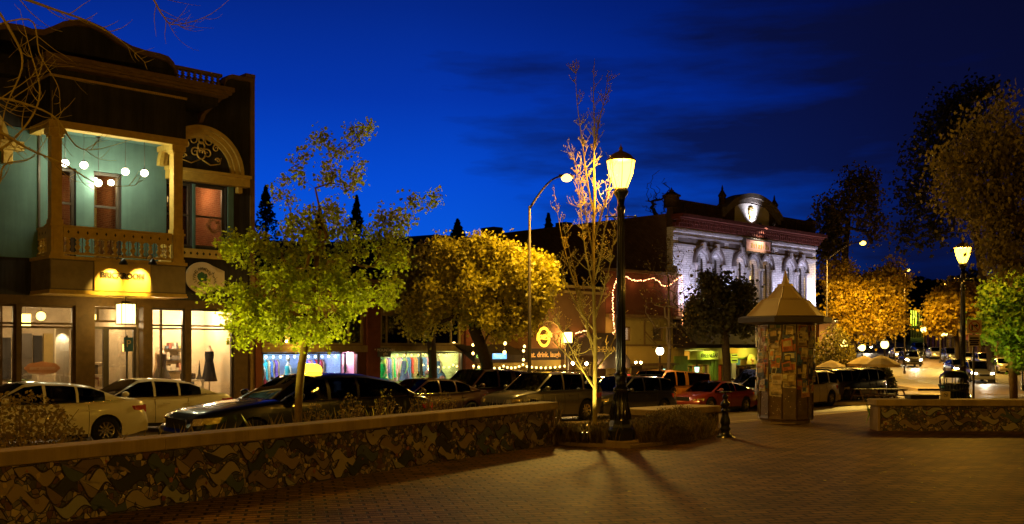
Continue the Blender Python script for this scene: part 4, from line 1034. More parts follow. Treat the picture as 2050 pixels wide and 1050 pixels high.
# goods
def potted(u, w, z, s, label, seed=0, pot='green_paint'):
    p = wl(u, w, z); t = thing('potted_plant', label, 'plant', p, 0, None); r = random.Random(seed)
    g = MB(world=False); g.lathe([(.10*s,0), (.15*s,.28*s), (.16*s,.3*s), (.13*s,.3*s)], (0,0,0), 12); g.build('pot', pot, t)
    g = MB(world=False)
    for k in range(16):
        a = r.random()*6.28; l = s*r.uniform(.3, .6); P = []
        for i in range(6):
            q = i/5; P.append((l*.7*q*math.cos(a), l*.7*q*math.sin(a), .3*s+l*(1.3*q-q*q*.9)))
        g.tube(P, [.02*s, .03*s, .032*s, .026*s, .014*s, .003], 3, False)
    g.build('leaves', 'leaf_green', t); return t
potted(U(47), -.55, zrf+.5, 1.1, 'green potted plant at the left of the shop window by the orange sign', 1); potted(U(68), -.75, zrf+.55, .8, 'arching green plant just behind the orange window sign', 2, 'terracotta'); potted(U(88), -.8, zrf+.55, .7, 'small green plant behind the right half of the orange sign', 3, 'terracotta')
t = thing('bookcase', 'low bookcase of pink and tan boxes seen through the shop door', 'shelf', wl(U(240), -1.6, zrf))
g = MB(FX)
for k in range(5): g.box((U(226), -1.9, zrf+.4*k), (U(254), -1.5, zrf+.4*k+.03))
g.box((U(226)-.03, -1.9, zrf), (U(226), -1.5, zrf+1.65)); g.box((U(254), -1.9, zrf), (U(254)+.03, -1.5, zrf+1.65)); g.build('frame', 'cream_light', t)
islandmat('goods', [(.5,.25,.15), (.12,.1,.08), (.55,.45,.3), (.25,.08,.05), (.1,.15,.2), (.35,.3,.1), (.6,.5,.4)], .5)
g = MB(FX); r = random.Random(6)
for k in range(4):
    x_ = U(226)+.03
    while x_ < U(254)-.08: wd = r.uniform(.03, .1); g.box((x_, -1.8, zrf+.4*k+.031), (x_+wd-.006, -1.52, zrf+.4*k+r.uniform(.2, .36))); x_ += wd
g.build('books', 'goods', t)
cloth = {}
for n_, c in dict(black=(.015,.013,.012), floral=(.07,.05,.035), green=(.05,.35,.15), white=(.6,.6,.62), pink=(.6,.25,.35), purple=(.22,.10,.35), blue=(.08,.16,.4), red=(.45,.05,.05), yellow=(.55,.4,.08), teal=(.05,.3,.3), tan=(.4,.28,.15)).items(): solid('cloth_'+n_, c, .9, 0, .35, 14, .2)
solid('mannequin_skin', (.55,.42,.28), .5, 0, .05, 3, 0)
def mannequin(u, w, z, label, dress, full=True, s=1.0, cat='mannequin', group=None, skirt=.24):
    p = wl(u, w, z); t = thing('mannequin', label, cat, p, R(-46), group)
    g = MB(world=False)
    if full:
        for s_ in (-1, 1): g.tube([(s_*.08,0,.02), (s_*.085,.0,.45), (s_*.09,0,.85)], [.035, .05, .075], 10); g.cbox((s_*.08,-.05,.03), (.08,.2,.05))
    else: g.tube([(0,0,0), (0,0,.85)], .02, 8); g.lathe([(.18,0), (.17,.03), (.02,.05)], (0,0,0), 14)
    secs = [(.0,.84,.13,.09), (0,.95,.155,.10), (0,1.1,.11,.085), (0,1.25,.145,.105), (0,1.36,.155,.09), (0,1.42,.09,.06), (0,1.47,.045,.045), (0,1.52,.042,.042)]
    V_ = []; n = 14
    for _, z_, rx, ry in secs:
        for k in range(n): a = 2*math.pi*k/n; V_.append((rx*math.cos(a), ry*math.sin(a), z_))
    g.add(V_, [(j*n+k, j*n+(k+1) % n, (j+1)*n+(k+1) % n, (j+1)*n+k) for j in range(len(secs)-1) for k in range(n)]+[tuple(range(n))], True)
    if full:
        g.ball((0,.0,1.64), .085, 12, 1.3)
        for s_ in (-1, 1): g.tube([(s_*.15,0,1.36), (s_*.21,.0,1.12), (s_*.22,-.10,.9), (s_*.2,-.14,.84)], [.042, .035, .028, .02], 8)
    g.build('body', 'mannequin_skin', t)
    g = MB(world=False); n = 20; S = [(1.36,.158,.10), (1.25,.155,.115), (1.1,.125,.098), (.98,.16,.12), (.80,skirt*.8,skirt*.65), (.55,skirt,skirt*.9)]; V_ = []
    for j, (z_, rx, ry) in enumerate(S):
        for k in range(n): a = 2*math.pi*k/n; f = 1+(.07*math.cos(6*a) if j > 3 else 0); V_.append((rx*f*math.cos(a), ry*f*math.sin(a), z_))
    g.add(V_, [(j*n+k, (j+1)*n+k, (j+1)*n+(k+1) % n, j*n+(k+1) % n) for j in range(len(S)-1) for k in range(n)], True)
    g.build('dress', dress, t); t.scale = (s, s, s); return t
def rack(u0, u1, w, z, label, cols, seed, n=14):
    t = thing('clothes_rack', label, 'clothes rack', wl((u0+u1)/2, w, z)); r = random.Random(seed)
    g = MB(FX); g.tube([(u0, w, z), (u0, w, z+1.5), (u1, w, z+1.5), (u1, w, z)], .015, 6); g.build('rail', 'silver', t)
    for k in range(n):
        u = u0+(u1-u0)*(k+.5)/n+r.uniform(-.02, .02); l = r.uniform(.6, 1.0); g = MB(FX); d = (u1-u0)/n*.42; zt_ = z+1.47
        V_ = []
        for zz_, ww in ((zt_, .06), (zt_-.1, .2), (zt_-.4, .17), (zt_-l, .21+r.uniform(-.02, .05))):
            for k2 in range(6): a = 2*math.pi*k2/6; V_.append((u+d*math.cos(a), w+ww*math.sin(a), zz_))
        g.add(V_, [(j*6+k2, j*6+(k2+1) % 6, (j+1)*6+(k2+1) % 6, (j+1)*6+k2) for j in range(3) for k2 in range(6)]+[tuple(range(6))], True); g.build('garment', r.choice(cols), t)
    return t
mannequin(U(347), -.9, Z(347,697,VF+.9)-2.05, 'dress form in a dark floral dress in the cream lit shop window', 'cloth_floral', False, 1.35, skirt=.3)
mannequin(U(441), -.8, Z(441,692,VF+.8)-1.98, 'dress form in a short black dress at the right of the cream lit window', 'cloth_black', False, 1.3, skirt=.22)
mannequin(U(372)-.25, -1.5, Z(365,697,VF+1.5)-1.8, 'headless form in a tan jacket behind the window mullion', 'cloth_tan', False, 1.2)
t = thing('display_table', 'low white display table in the cream lit shop window', 'table', wl(U(405), -1.1, zrf))
g = MB(FX); g.box((U(384), -1.5, zrf+.95), (U(428), -.7, zrf+1.0)); g.box((U(384), -1.5, zrf+.5), (U(428), -.7, zrf+.54)); g.build('shelves', 'cream_light', t)
for u_ in (U(384)+.03, U(428)-.03): fb('leg', 'cream_light', t, [((u_-.025, -1.48, zrf), (u_+.025, -1.42, zrf+.95)), ((u_-.025, -.78, zrf), (u_+.025, -.72, zrf+.95))])
r = random.Random(9)
for k, px in enumerate((396, 404, 413)):
    t = tag(fb('handbag', ['cloth_black', 'cloth_tan', 'cloth_floral'][k], None, [((U(px)-.12, -1.1-.05*k, zrf+1.0), (U(px)+.10, -.95, zrf+1.22))], bevel=.04), ['black handbag at the left of the upper display shelf', 'tan handbag in the middle of the upper display shelf', 'dark patterned handbag at the right of the upper display shelf'][k], 'handbag')
g = MB(FX)
for k in range(9): g.box((U(395)+r.uniform(-.02,.02), -1.1, zrf+.541+k*.042), (U(412)+r.uniform(-.03,.03), -.8, zrf+.578+k*.042))
tag(g.build('folded_clothes', 'cloth_blue'), 'stack of folded blue and grey clothes under the table top', 'clothes')
p = wl(U(425), -.95, zrf+1.0); g = MB(); g.tube([p, p+Vector((0,0,.15)), p+Vector((0,0,.32)), p+Vector((0,0,.66))], [.13, .06, .035, .006], 4, smooth=False)
tag(g.build('ornament', 'dark_frame'), 'small dark spire ornament standing on the display table', 'ornament')
t = thing('folding_screen', 'dark fan patterned panel at the left of the cream lit window', 'screen', wl(U(320), -1.4, zrf)); fb('panel', 'dark_frame', t, [((U(308), -1.5, zrf+.6), (U(334), -1.45, zrf+2.1))])
t = thing('parking_sign', 'small dark blue sign on a thin pole in front of the shop door', 'sign', XY(U(254, VF-2.4), VF-2.4)+(zf0,))
x_, y_ = t.location.x, t.location.y; g = MB(); g.tube([(x_, y_, zf0), (x_, y_, Z(254, 672, VF-2.4))], .03, 8); g.build('pole', 'dark_frame', t)
g = MB(facade(VF-2.4)); u = U(256, VF-2.4); g.box((u-.14, .035, Z(254,704,VF-2.4)), (u+.14, .05, Z(254,676,VF-2.4))); q_ = g.build('sign_plate', 'sign_blue', t); g = MB(facade(VF-2.4)); g.text('P', u, Z(254,695,VF-2.4), .3, .052, .055); g.build('lettering', 'sign_white', q_)

# ---- two low shops with coloured displays
zA = zg(*XY(U(630), VF))+.115
zTop = Z(735, 566); zC1 = Z(735, 627); zC0 = Z(735, 691); zD1 = Z(735, 705); zD0 = zA+.35
B2 = base_thing('shop_building', 'low maroon and olive shop building with two brightly coloured display windows', 'building', U(735), 0)
pA = (uR+.02, U(525)); pB = (U(733), U(758)); pC = (U(927), U(946))
oA = (pA[1], U(691)+.35); oA2 = (U(735)-.15, 0)
hs = [(pA[1], pB[0]-.35, zD0, zD1-.005), (pB[1], pC[0], zD0, zD1-.005), (pA[1]+.1, pB[0]-.1, zC0, zC1), (pB[1]+.1, pC[0]-.1, zC0, zC1)]
g = MB(FX); holes_wall(g, pA[0], pC[1], zA-.6, zTop, hs, -.3, 0); g.build('wall', 'rust_wall', B2)
fb('roof', 'dark_wall', B2, [((pA[0], -16, zTop-.4), (pC[1], -.302, zTop-.25)), ((pC[1]-.3, -16, zA-.6), (pC[1], -.305, zTop-.401))])
fb('pier', 'maroon', B2, [((pA[0], .001, zA-.3), (pA[1]-.1, .12, zTop-.6)), ((pB[0], .001, zA-.3), (pB[1], .12, zTop-.3)), ((pC[0]+.05, .001, zA-.3), (pC[1], .12, zTop-.3))])
fb('coping', 'bronze_trim', B2, [((pA[0], -.35, zTop), (pC[1], .12, zTop+.12))])
for a, b_, mu in ((pA[1], pB[0]-.02, (U(565), U(620), U(655), U(700))), (pB[1]+.02, pC[0], (U(776), U(820), U(862), U(905)))):
    fb('fascia', 'olive_frame', B2, [((a-.05, .002, zD1-.0), (b_+.03, .10, zC0-.02)), ((a-.05, .002, zC1+.002), (b_+.03, .08, Z(735,603)))])
    window(B2, a+.1, b_-.1, zC0, zC1, w=-.1, t=.08, frame='olive_frame', mull=mu, gl='glass_dark', name='clerestory_window')
fb('clerestory_blind', 'ochre_wall', B2, [((pB[1]+.2, -.26, zC0), (U(905), -.22, zC1)), ((U(660), -.26, zC0), (U(726), -.22, zC1-.3))])
window(B2, hs[0][0], hs[0][1], zD0, zD1-.01, w=-.08, t=.06, frame='dark_frame', mull=(U(612), U(640), U(693)), name='display_window')
window(B2, hs[1][0], hs[1][1], zD0, zD1-.01, w=-.08, t=.06, frame='dark_frame', mull=(U(844),), name='display_window')
zr = zA+.34
solid('inner_blue', (.35,.5,.6), .8, 0, .1); solid('inner_pink', (.75,.5,.6), .8, 0, .1); solid('inner_lime', (.45,.55,.3), .8, 0, .15)
room(B2, pA[1], U(691), zr, zD1+.3, .32, 2.0, 'inner_blue', 'cream_wall', 'cream_light'); room(B2, U(694), hs[0][1], zr, zD1+.3, .32, 1.6, 'inner_pink', 'cream_light', 'cream_light'); room(B2, pB[1], pC[0], zr, zD1+.3, .32, 2.2, 'inner_lime', 'cream_wall', 'cream_light')
point('display_light', wl(U(560), -.8, zD1+.1), 132, (.55,.8,1), .1); point('display_light', wl(U(655), -.8, zD1+.1), 77, (.6,.5,1), .1); point('display_light', wl(U(710), -.7, zD1+.1), 165, (1,.72,.9), .1)
point('display_light', wl(U(785), -.6, zD1-.1), 110, (.15,1,.35), .1); point('display_light', wl(U(835), -.9, zD1+.05), 132, (1,.95,.5), .1); point('display_light', wl(U(900), -.8, zD1+.05), 176, (1,.85,.35), .1); point('display_light', wl(U(770), -.5, zr+.3), 44, (.1,1,.6), .1)
def strings(name, label, P, mat, r, group=None, wire='dark_frame', lights=(), cat='string lights'):
    t = thing(name, label, cat, P[0], 0, group); g = MB(); g.tube(P, .008, 4); g.build('wire', wire, t)
    g0 = MB(world=False); g0.ball((0,0,0), r, 8, 1.15); o0 = None
    for p in P:
        if o0 is None: o0 = g0.build('bulb', mat, t); o = o0
        else: o = o0.copy(); col.objects.link(o)
        o.location = Vector(p)-t.location-Vector((0,0,r*1.1)); o.parent = t
    for p, e, c in lights: point('string_light_lamp', Vector(p)-t.location-Vector((0,0,.15)), e, c, .08, t)
    return t
strings('string_lights', 'row of cold white lamps inside the blue display window', [wl(u, -.5, zD1-.12) for u in lin(U(532), U(686), 12)], 'bulb_cool', .045)
strings('string_lights', 'row of warm lamps inside the green and yellow display window', [wl(u, -.5, zD1-.10) for u in lin(U(765), U(922), 12)], 'bulb_warm', .04)
mannequin(U(783), -.55, zr, 'full mannequin in a pale green belted dress in the green lit window', 'cloth_green', True, 1.02, skirt=.27)
mannequin(U(834), -.8, zr+.15, 'mannequin in a purple dress beside the middle bar of the green lit window', 'cloth_purple', True, .98)
mannequin(U(899), -.7, zr+.1, 'mannequin in a pale blue dress at the yellow lit end of the display', 'cloth_blue', True, 1.0, skirt=.38)
mannequin(U(712), -.75, zr, 'white draped mannequin alone in the pink lit window', 'cloth_white', False, 1.0, skirt=.4)
mannequin(U(597), -.7, zr, 'mannequin in a green dress in the blue lit window', 'cloth_teal', True, 1.0)
mannequin(U(545), -.7, zr, 'mannequin in a red dress at the left end of the blue lit window', 'cloth_red', True, .95)
CC = ['cloth_'+k for k in ('green', 'white', 'pink', 'purple', 'blue', 'red', 'yellow', 'teal', 'tan', 'black')]
rack(U(530), U(600), -1.5, zr+.1, 'rack of bright clothes at the back of the blue lit window', CC, 1); rack(U(645), U(688), -1.4, zr+.1, 'rack of clothes behind the narrow purple lit pane', CC, 2, 9)
rack(U(785), U(840), -1.6, zr+.15, 'rack of bright clothes behind the green dressed mannequin', CC, 3); rack(U(848), U(920), -1.7, zr+.15, 'rack of clothes at the back of the yellow lit window', CC, 4, 16)
def heap(u0, u1, w, z, label, mats, seed, n=26, s=.07):
    t = thing('ornaments', label, 'ornaments', wl((u0+u1)/2, w, z)); r = random.Random(seed)
    for m_ in mats:
        g = MB()
        for k in range(n//len(mats)): g.ball(wl(r.uniform(u0, u1), w+r.uniform(-.15, .25), z+abs(r.gauss(0, .22))), s*r.uniform(.5, 1.2), 7)
        g.build('bauble', m_, t)
    return t
heap(U(530), U(580), -.55, zr+.1, 'pile of round red, white and purple ornaments at the left of the blue lit window', ['cloth_red', 'cloth_white', 'cloth_purple'], 4, 40, .11)
heap(U(793), U(828), -.35, zr+.02, 'glittering turquoise decorations at the foot of the green lit window', ['cloth_teal', 'bulb_green', 'cloth_white'], 5, 48, .05)
heap(U(850), U(895), -.45, zr+.45, 'hats and small bright goods on the yellow lit display', ['cloth_tan', 'cloth_pink', 'cloth_yellow'], 6, 18, .13)
heap(U(700), U(724), -.45, zr+.05, 'blue and purple ornaments at the foot of the pink lit window', ['cloth_blue', 'cloth_purple'], 7, 18, .09)
t = thing('shop_sign', 'small dark sign with white lettering on the maroon pier between the display windows', 'sign', wl(U(762), .2, Z(765, 705))); fb('board', 'dark_frame', t, [((U(752), .125, Z(765,715)), (U(778), .16, Z(765,697)))])
g = MB(FX); g.text('* MOUNTAIN', U(765), Z(765,704), .16, .162, .166); g.text('gifts', U(767), Z(765,711), .14, .162, .166); g.build('lettering', 'sign_white', t)
c_ = wl(U(591), .35, Z(591, 673)); t = thing('lantern', 'small amber wall lantern behind the green tree, above the blue lit window', 'lantern', c_)
g = MB(); g.lathe([(.07,-.14), (.12,.06), (.10,.12)], c_, 6, False); g.build('glass', 'bulb_amber', t); g = MB(); g.lathe([(.14,.12), (.05,.22), (0,.26)], c_, 6, False); g.tube([c_+Vector((0,0,.2)), wl(U(591), .0, Z(591, 662))], .015, 5); g.build('frame', 'dark_frame', t); point('lantern_light', c_+Vector((0,0,-.2)), 25, (1,.6,.15))

# ---- cafe building with the arched awning
zA3 = zg(*XY(U(1040), VF))+.115
B3 = base_thing('shop_building', 'dark brown cafe building with an arched awning and hanging bulbs', 'building', U(1060), 0)
e0, e1 = pC[1]+.03, U(1212); zt3 = Z(1150, 577); zo = Z(1040, 736)
hs3 = [(U(958), U(1000), zA3+.3, zo), (U(1006), U(1050), zA3+.02, zo), (U(1066), U(1120), zA3+.3, zo), (U(1150), U(1185), zA3+.02, zo)]
g = MB(FX); holes_wall(g, e0, e1, zA3-.6, zt3, hs3, -.3, 0); g.build('wall', 'brown_wall', B3)
fb('roof', 'dark_wall', B3, [((e0, -14, zt3-.5), (e1, -.302, zt3-.35))]); fb('cornice', 'olive_frame', B3, [((e0, -.3, zt3), (e1, .2, zt3+.12)), ((U(1128), .001, Z(1150,588)), (e1-.05, .12, Z(1150,583)))])
for k, h in enumerate(hs3): window(B3, *h, w=-.1, t=.07, frame='olive_frame', mull=((h[0]+h[1])/2,) if k != 3 else (), name='window')
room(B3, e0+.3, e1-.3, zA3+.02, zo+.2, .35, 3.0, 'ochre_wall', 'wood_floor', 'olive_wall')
for px, e in ((985, 50), (1030, 60), (1095, 60), (1165, 50)): point('cafe_light', wl(U(px), -1.2, zo), e, (1,.65,.22), .1)
fb('window_valance', 'ochre_wall', B3, [((U(955), .001, zo), (U(1120), .08, Z(1040,722)))])
for k, px in enumerate((1012, 1046)): fb('porch_column', 'olive_frame', B3, [((U(px)-.12, .081, zA3), (U(px)+.12, .4, zo-.02))])
# awning with a round arch
VA = VF-1.3; wa = 1.3
t = thing('arched_awning', 'brown barrel awning with an oval neon sign and the words eat. drink. laugh', 'awning', XY(U(1092), VF-.6)+(Z(1092, 700),))
ac, ab = (U(1060, VA)+U(1131, VA))/2, Z(1095, 698, VA); arad = (U(1131, VA)-U(1060, VA))/2; ah = Z(1095, 643, VA)-ab
A2 = [(ac+arad*math.cos(R(a)), ab+ah*math.sin(R(a))) for a in lin(0, 180, 25)]
g = MB(FX); g.add([(p, wa, q_) for p, q_ in A2]+[(p, .0, q_) for p, q_ in A2], [(i, i+1, i+26, i+25) for i in range(24)], True); g.add([(p, wa-.002, q_) for p, q_ in A2], [tuple(range(25))]); g.build('canopy', 'awning_brown' if 'awning_brown' in M else (solid('awning_brown', (.11,.05,.018), .85, 0, .2, 2, .15) and 'awning_brown'), t)
g = MB(FX); g.tube([(p, wa+.005, q_) for p, q_ in A2], .025, 6); g.tube([(A2[0][0], wa+.005, ab), (A2[0][0], wa, ab-.9)], .02, 6); g.tube([(A2[-1][0], wa+.005, ab), (A2[-1][0], wa, ab-.9)], .02, 6); g.build('frame', 'cap_stone', t)
g = MB(FX); g.box((U(1050,VA), wa-.03, Z(1095,721,VA)), (U(1135,VA), wa, ab-.002)); g.build('valance', 'awning_dark', t)
g = MB(FX); g.text('eat. drink. laugh', U(1090,VA), Z(1095,715,VA), .32, wa+.004, wa+.012, bold=.006); g.build('lettering', 'led_orange', t)
nc, nz = U(1088,VA), Z(1088,675,VA); nr = (U(1101,VA)-U(1075,VA))/2*.92; nh = nr*1.12
g = MB(FX)
for k in (1, .84): g.tube([(nc+nr*k*math.cos(a), wa+.03, nz+nh*k*math.sin(a)) for a in lin(0, 2*math.pi, 33)], .03, 5)
g.tube([(nc-nr*1.15+2.1*nr*q, wa+.035, nz-nh*.36+nh*.28*q+nh*.1*math.sin(6*q)) for q in lin(0, 1, 12)], .028, 5)
g.text("Louie's", nc+.02, nz-.05, .36, wa+.02, wa+.035, bold=.004, rot=.12, shear=.3)
g.build('neon_sign', 'neon_yellow', t)
# flat awning strip with cafe signs
t = thing('awning', 'long dark awning over the cafe left of the arched awning', 'awning', XY(U(1000), VF-.6)+(Z(1000, 715),))
g = MB(FX); g.add([(U(950,VA), wa, Z(1000,727,VA)), (U(1058,VA), wa, Z(1000,727,VA)), (U(1058,VA), wa, Z(1000,712,VA)), (U(950,VA), wa, Z(1000,712,VA)), (U(950,VA), .0, Z(1000,690,VA)), (U(1058,VA), .0, Z(1000,690,VA))], [(0,1,2,3), (3,2,5,4), (0,3,4)]); o = g.build('canvas', 'awning_dark', t); md = o.modifiers.new('s', 'SOLIDIFY'); md.thickness = .02
for x0, x1, txt, m_, tm, lab in ((985, 1011, 'laugh.', 'screen_blue', 'sign_gold', 'blue lit sign reading laugh. hanging at the front of the cafe'), (949, 972, 'coffee', 'dark_frame', 'sign_green', 'dark sign with green lettering at the left end of the cafe')):
    t = thing('cafe_sign', lab, 'sign', XY(U(x0,VA), VA)+(Z(x0,714,VA),)); u0_, u1_ = U(x0,VA), U(x1,VA)
    g = MB(FX); g.box((u0_, wa+.03, Z(1000,719,VA)), (u1_, wa+.1, Z(1000,708,VA))); g.build('board', m_, t); g = MB(FX); g.text(txt, (u0_+u1_)/2, Z(1000,716,VA), .24, wa+.103, wa+.11); g.build('lettering', 'bulb_green_dim' if 'bulb_green_dim' in M else (emit('bulb_green_dim', (.5,1,.15), 1.2) and 'bulb_green_dim'), t)
def fp(px, py, V): return Vector(XY(U(px, V), V)+(Z(px, py, V),))
def sag(a, b_, n, d):
    return [(a[0]+(b_[0]-a[0])*i/(n-1), a[1]+(b_[1]-a[1])*i/(n-1)+d*4*(i/(n-1))*(1-i/(n-1))) for i in range(n)]
VS = VA-.25
strings('string_lights', 'string of warm bulbs along the front of the cafe awnings', [fp(a, b_, VS) for a, b_ in sag((948,731), (1000,735), 6, 2)+sag((1008,731), (1047,728), 6, 5)[0:]+sag((1055,732), (1130,731), 9, 3)], 'bulb_warm', .045, lights=[(fp(980,735,VS-.3), 30, (1,.62,.2)), (fp(1090,735,VS-.3), 30, (1,.62,.2))])
strings('string_lights', 'string of bulbs climbing the corner of the cafe behind the golden tree', [fp(a, b_, VS) for a, b_ in ((949,651), (952,670), (947,688), (947,705))], 'bulb_warm', .055)
strings('string_lights', 'two bulbs hanging below the golden tree left of the arched awning', [fp(a, b_, VS) for a, b_ in ((1011,684), (1010,702))], 'bulb_warm', .07, lights=[(fp(1010,700,VS-.2), 12, (1,.62,.2))])
strings('string_lights', 'three bulbs beside the dark pole at the left foot of the arched awning', [fp(a, b_, VS) for a, b_ in ((1050,691), (1048,700), (1048,718))], 'bulb_warm', .055)
strings('string_lights', 'row of five large bright bulbs in front of the dark gable awning', [fp(a, b_, VS-.3) for a, b_ in ((1147,724), (1174,725), (1197,725), (1217,724), (1252,722))], 'bulb_big', .07, lights=[(fp(1160,728,VS-.6), 60, (1,.66,.25)), (fp(1207,728,VS-.6), 60, (1,.66,.25)), (fp(1252,726,VS-.6), 60, (1,.66,.25))])
strings('string_lights', 'pair of pinkish bulbs in front of the olive building', [fp(a, b_, VS-.3) for a, b_ in ((1273,724), (1283,724))], 'bulb_big', .05)
c_ = fp(1137, 676, VF-1.6); t = thing('lantern', 'large glowing square lantern right of the arched awning', 'lantern', c_)
g = MB(); g.cbox(c_, (.26,.26,.46), Euler((0,0,.76)).to_matrix()); g.build('glass', 'lantern_glass', t)
g = MB(); g.cbox(c_+Vector((0,0,.25)), (.32,.32,.04), Euler((0,0,.76)).to_matrix()); g.lathe([(.16,.27), (.05,.38), (0,.4)], c_, 4, False); g.cbox(c_-Vector((0,0,.25)), (.3,.3,.04), Euler((0,0,.76)).to_matrix()); g.tube([c_-Vector((0,0,.25)), Vector((c_.x, c_.y, zA3))], .04, 8); g.build('frame', 'dark_frame', t)
point('lantern_light', (0,0,0), 260, (1,.6,.15), .15, t)
# gable awning
t = thing('gable_awning', 'dark pointed awning over the entrance, lettering in gold', 'awning', fp(1222, 720, VF-.6))
VG = VF-2.0; wg = 2.0; gx = lambda px: U(px, VG); gz = lambda py: Z(1222, py, VG)
PP = [(gx(1190), gz(738)), (gx(1262), gz(738)), (gx(1262), gz(722)), (gx(1240), gz(690)), (gx(1226), gz(667)), (gx(1212), gz(676)), (gx(1190), gz(712))]
g = MB(FX); n = len(PP); g.add([(a, wg, b_) for a, b_ in PP], [tuple(range(n))]); g.add([(a, wg, b_) for a, b_ in PP[1:]]+[(a, 0, b_) for a, b_ in PP[1:]], [(i, i+1, i+n, i+n-1) for i in range(n-2)]); g.build('canvas', 'awning_dark', t)
g = MB(FX); g.text("SHENAN'S", gx(1218), gz(705), .36, wg+.004, wg+.01); g.tube([(gx(1216), wg+.01, gz(672)), (gx(1212), wg+.01, gz(684)), (gx(1214), wg+.01, gz(690)), (gx(1218), wg+.01, gz(684))], .03, 5); g.build('lettering', 'gold_trim', t)

# ---- olive building with the light garland
zA4 = zg(*XY(U(1285), VF))+.115
B4 = base_thing('shop_building', 'olive two-storey building outlined with a garland of pink lights', 'building', U(1290), 0)
f0, f1 = e1+.03, U(1358); F4 = lambda py: Z(1285, py)
hs4 = [(U(1240), U(1263), F4(683), F4(655)), (U(1307), U(1328), F4(683), F4(655)), (U(1250), U(1262), zA4, F4(738)), (U(1284), U(1318), zA4+.6, F4(738)), (U(1326), U(1345), zA4+.02, F4(738))]
g = MB(FX); holes_wall(g, f0, f1, zA4-.6, F4(637), hs4, -.3, 0); g.build('wall', 'olive_wall', B4)
g = MB(FX); g.box((f0, -.3, F4(637)), (f1, 0, F4(548))); g.build('upper_wall', 'rust_wall', B4)
fb('cornice', 'bronze_trim', B4, [((f0, .001, F4(637)), (f1, .22, F4(631))), ((f0-.02, -.3, F4(548)), (f1, .25, F4(543))), ((f0, .001, F4(693)), (f1, .08, F4(690))), ((f0, .001, F4(733)), (f1, .12, F4(728)))])
fb('lower_wall', 'ochre_wall', B4, [((f0+.01, .001, F4(727.8)), (f1-.05, .03, F4(693.2)))]); fb('shopfront', 'brick_dark', B4, [((U(1264), .001, zA4), (U(1283.8), .05, F4(733.2))), ((U(1318.2), .001, zA4), (U(1325.8), .05, F4(733.2)))])
fb('roof', 'dark_wall', B4, [((f0, -13, F4(548)-.5), (f1, -.302, F4(548)-.35))])
for k, h in enumerate(hs4): window(B4, *h, w=-.1, t=.06, frame='bronze_trim', name='window' if k < 2 or k == 3 else 'door', mull=((h[0]+h[1])/2,) if k == 3 else ())
emit('blind_lit', (1,.62,.32), .75, (.5,.4,.3)); fb('window_blind', 'blind_lit', B4, [((hs4[0][0]+.05, -.2, hs4[0][2]), (hs4[0][1]-.02, -.16, hs4[0][3]))]); fb('window_blind', 'cream_wall', B4, [((hs4[1][0]+.05, -.2, hs4[1][2]), (hs4[1][1]-.02, -.16, hs4[1][3]))])
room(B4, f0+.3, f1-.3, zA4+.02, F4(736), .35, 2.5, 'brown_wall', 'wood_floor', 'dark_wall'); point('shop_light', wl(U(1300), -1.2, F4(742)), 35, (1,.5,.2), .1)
g = MB(FX); g.box((U(1251), -.02, F4(790)), (U(1261), .02, F4(748))); o = g.build('lit_sign', 'red_glow' if 'red_glow' in M else (emit('red_glow', (1,.06,.03), 1.2) and 'red_glow'), B4)
fb('fire_escape', 'bronze_trim', B4, [((U(1288), .02, F4(690)), (U(1290), .07, F4(640)))]); g = MB(FX); g.tube([(U(1290), .05, F4(664)), (U(1312), .05, F4(689))], .03, 5); g.build('brace', 'bronze_trim', B4)
P = [(1217,668), (1221,662), (1219,650), (1218,636), (1217,620), (1217,604), (1217,590), (1219,574), (1223,562), (1228,551)]
def dens(P, n):
    out = []; L = [0]
    for a, b_ in zip(P, P[1:]): L.append(L[-1]+math.hypot(b_[0]-a[0], b_[1]-a[1]))
    for i in range(n):
        s_ = L[-1]*i/(n-1); k = min(len(P)-2, next((j for j in range(len(P)-1) if L[j+1] >= s_-1e-6), len(P)-2)); q = (s_-L[k])/(L[k+1]-L[k]); out.append((P[k][0]+(P[k+1][0]-P[k][0])*q, P[k][1]+(P[k+1][1]-P[k][1])*q))
    return out
rj = random.Random(12)
def garland(lab, P, n): 
    Q = [wl(U(a+rj.uniform(-1.2, 1.2)), .3+rj.uniform(0, .05), Z(a, b_+rj.uniform(-1.2, 1.2))) for a, b_ in dens(P, n)]
    strings('light_garland', lab, Q, 'bulb_pink', .024, 'garland lights on the olive building', lights=[(Q[n//2], 5, (1,.35,.12)), (Q[n//5], 4, (1,.35,.12)), (Q[4*n//5], 4, (1,.35,.12))], cat='light garland')
garland('garland of pink lights running up the left edge of the olive building', P, 44)
garland('sagging garland of pink lights along the top of the olive building', [(1243,553), (1252,560), (1268,562), (1282,561), (1297,557), (1306,561), (1318,572), (1330,572), (1340,563), (1354,554)], 48)
garland('garland of pink lights down the right edge of the olive building', [(1355,553), (1356,575), (1354,590), (1358,620), (1356,650), (1352,667)], 34)
garland('short garland of pink lights beside the square lantern', [(1143,666), (1152,664), (1163,661)], 9)
# ================================================================== white brick hall
zW = zg(*XY(U(1450), VF))+.1
B5 = base_thing('brick_hall', 'tall white painted brick hall with arched windows, red cornice and a round pediment', 'building', U(1490), 0)
w0, w1 = U(1347), U(1633)
def ZW(px, py): return Z(px, py, VF)
zc0 = (ZW(1350,453)+ZW(1632,494))/2; zc1 = (ZW(1350,432)+ZW(1632,471))/2
zs2 = 3.2+zW-0.0         # top of the shop level
zs2 = ZW(1480, 640)
groups = [(1403, 1431), (1480, 1506, 1532), (1578, 1602)]
zt_in = ZW(1506, 518); zw_b = ZW(1506, 606); ri = .46; ro = .82
arches = [(U(px), gi) for gi, gp in enumerate(groups) for px in gp]
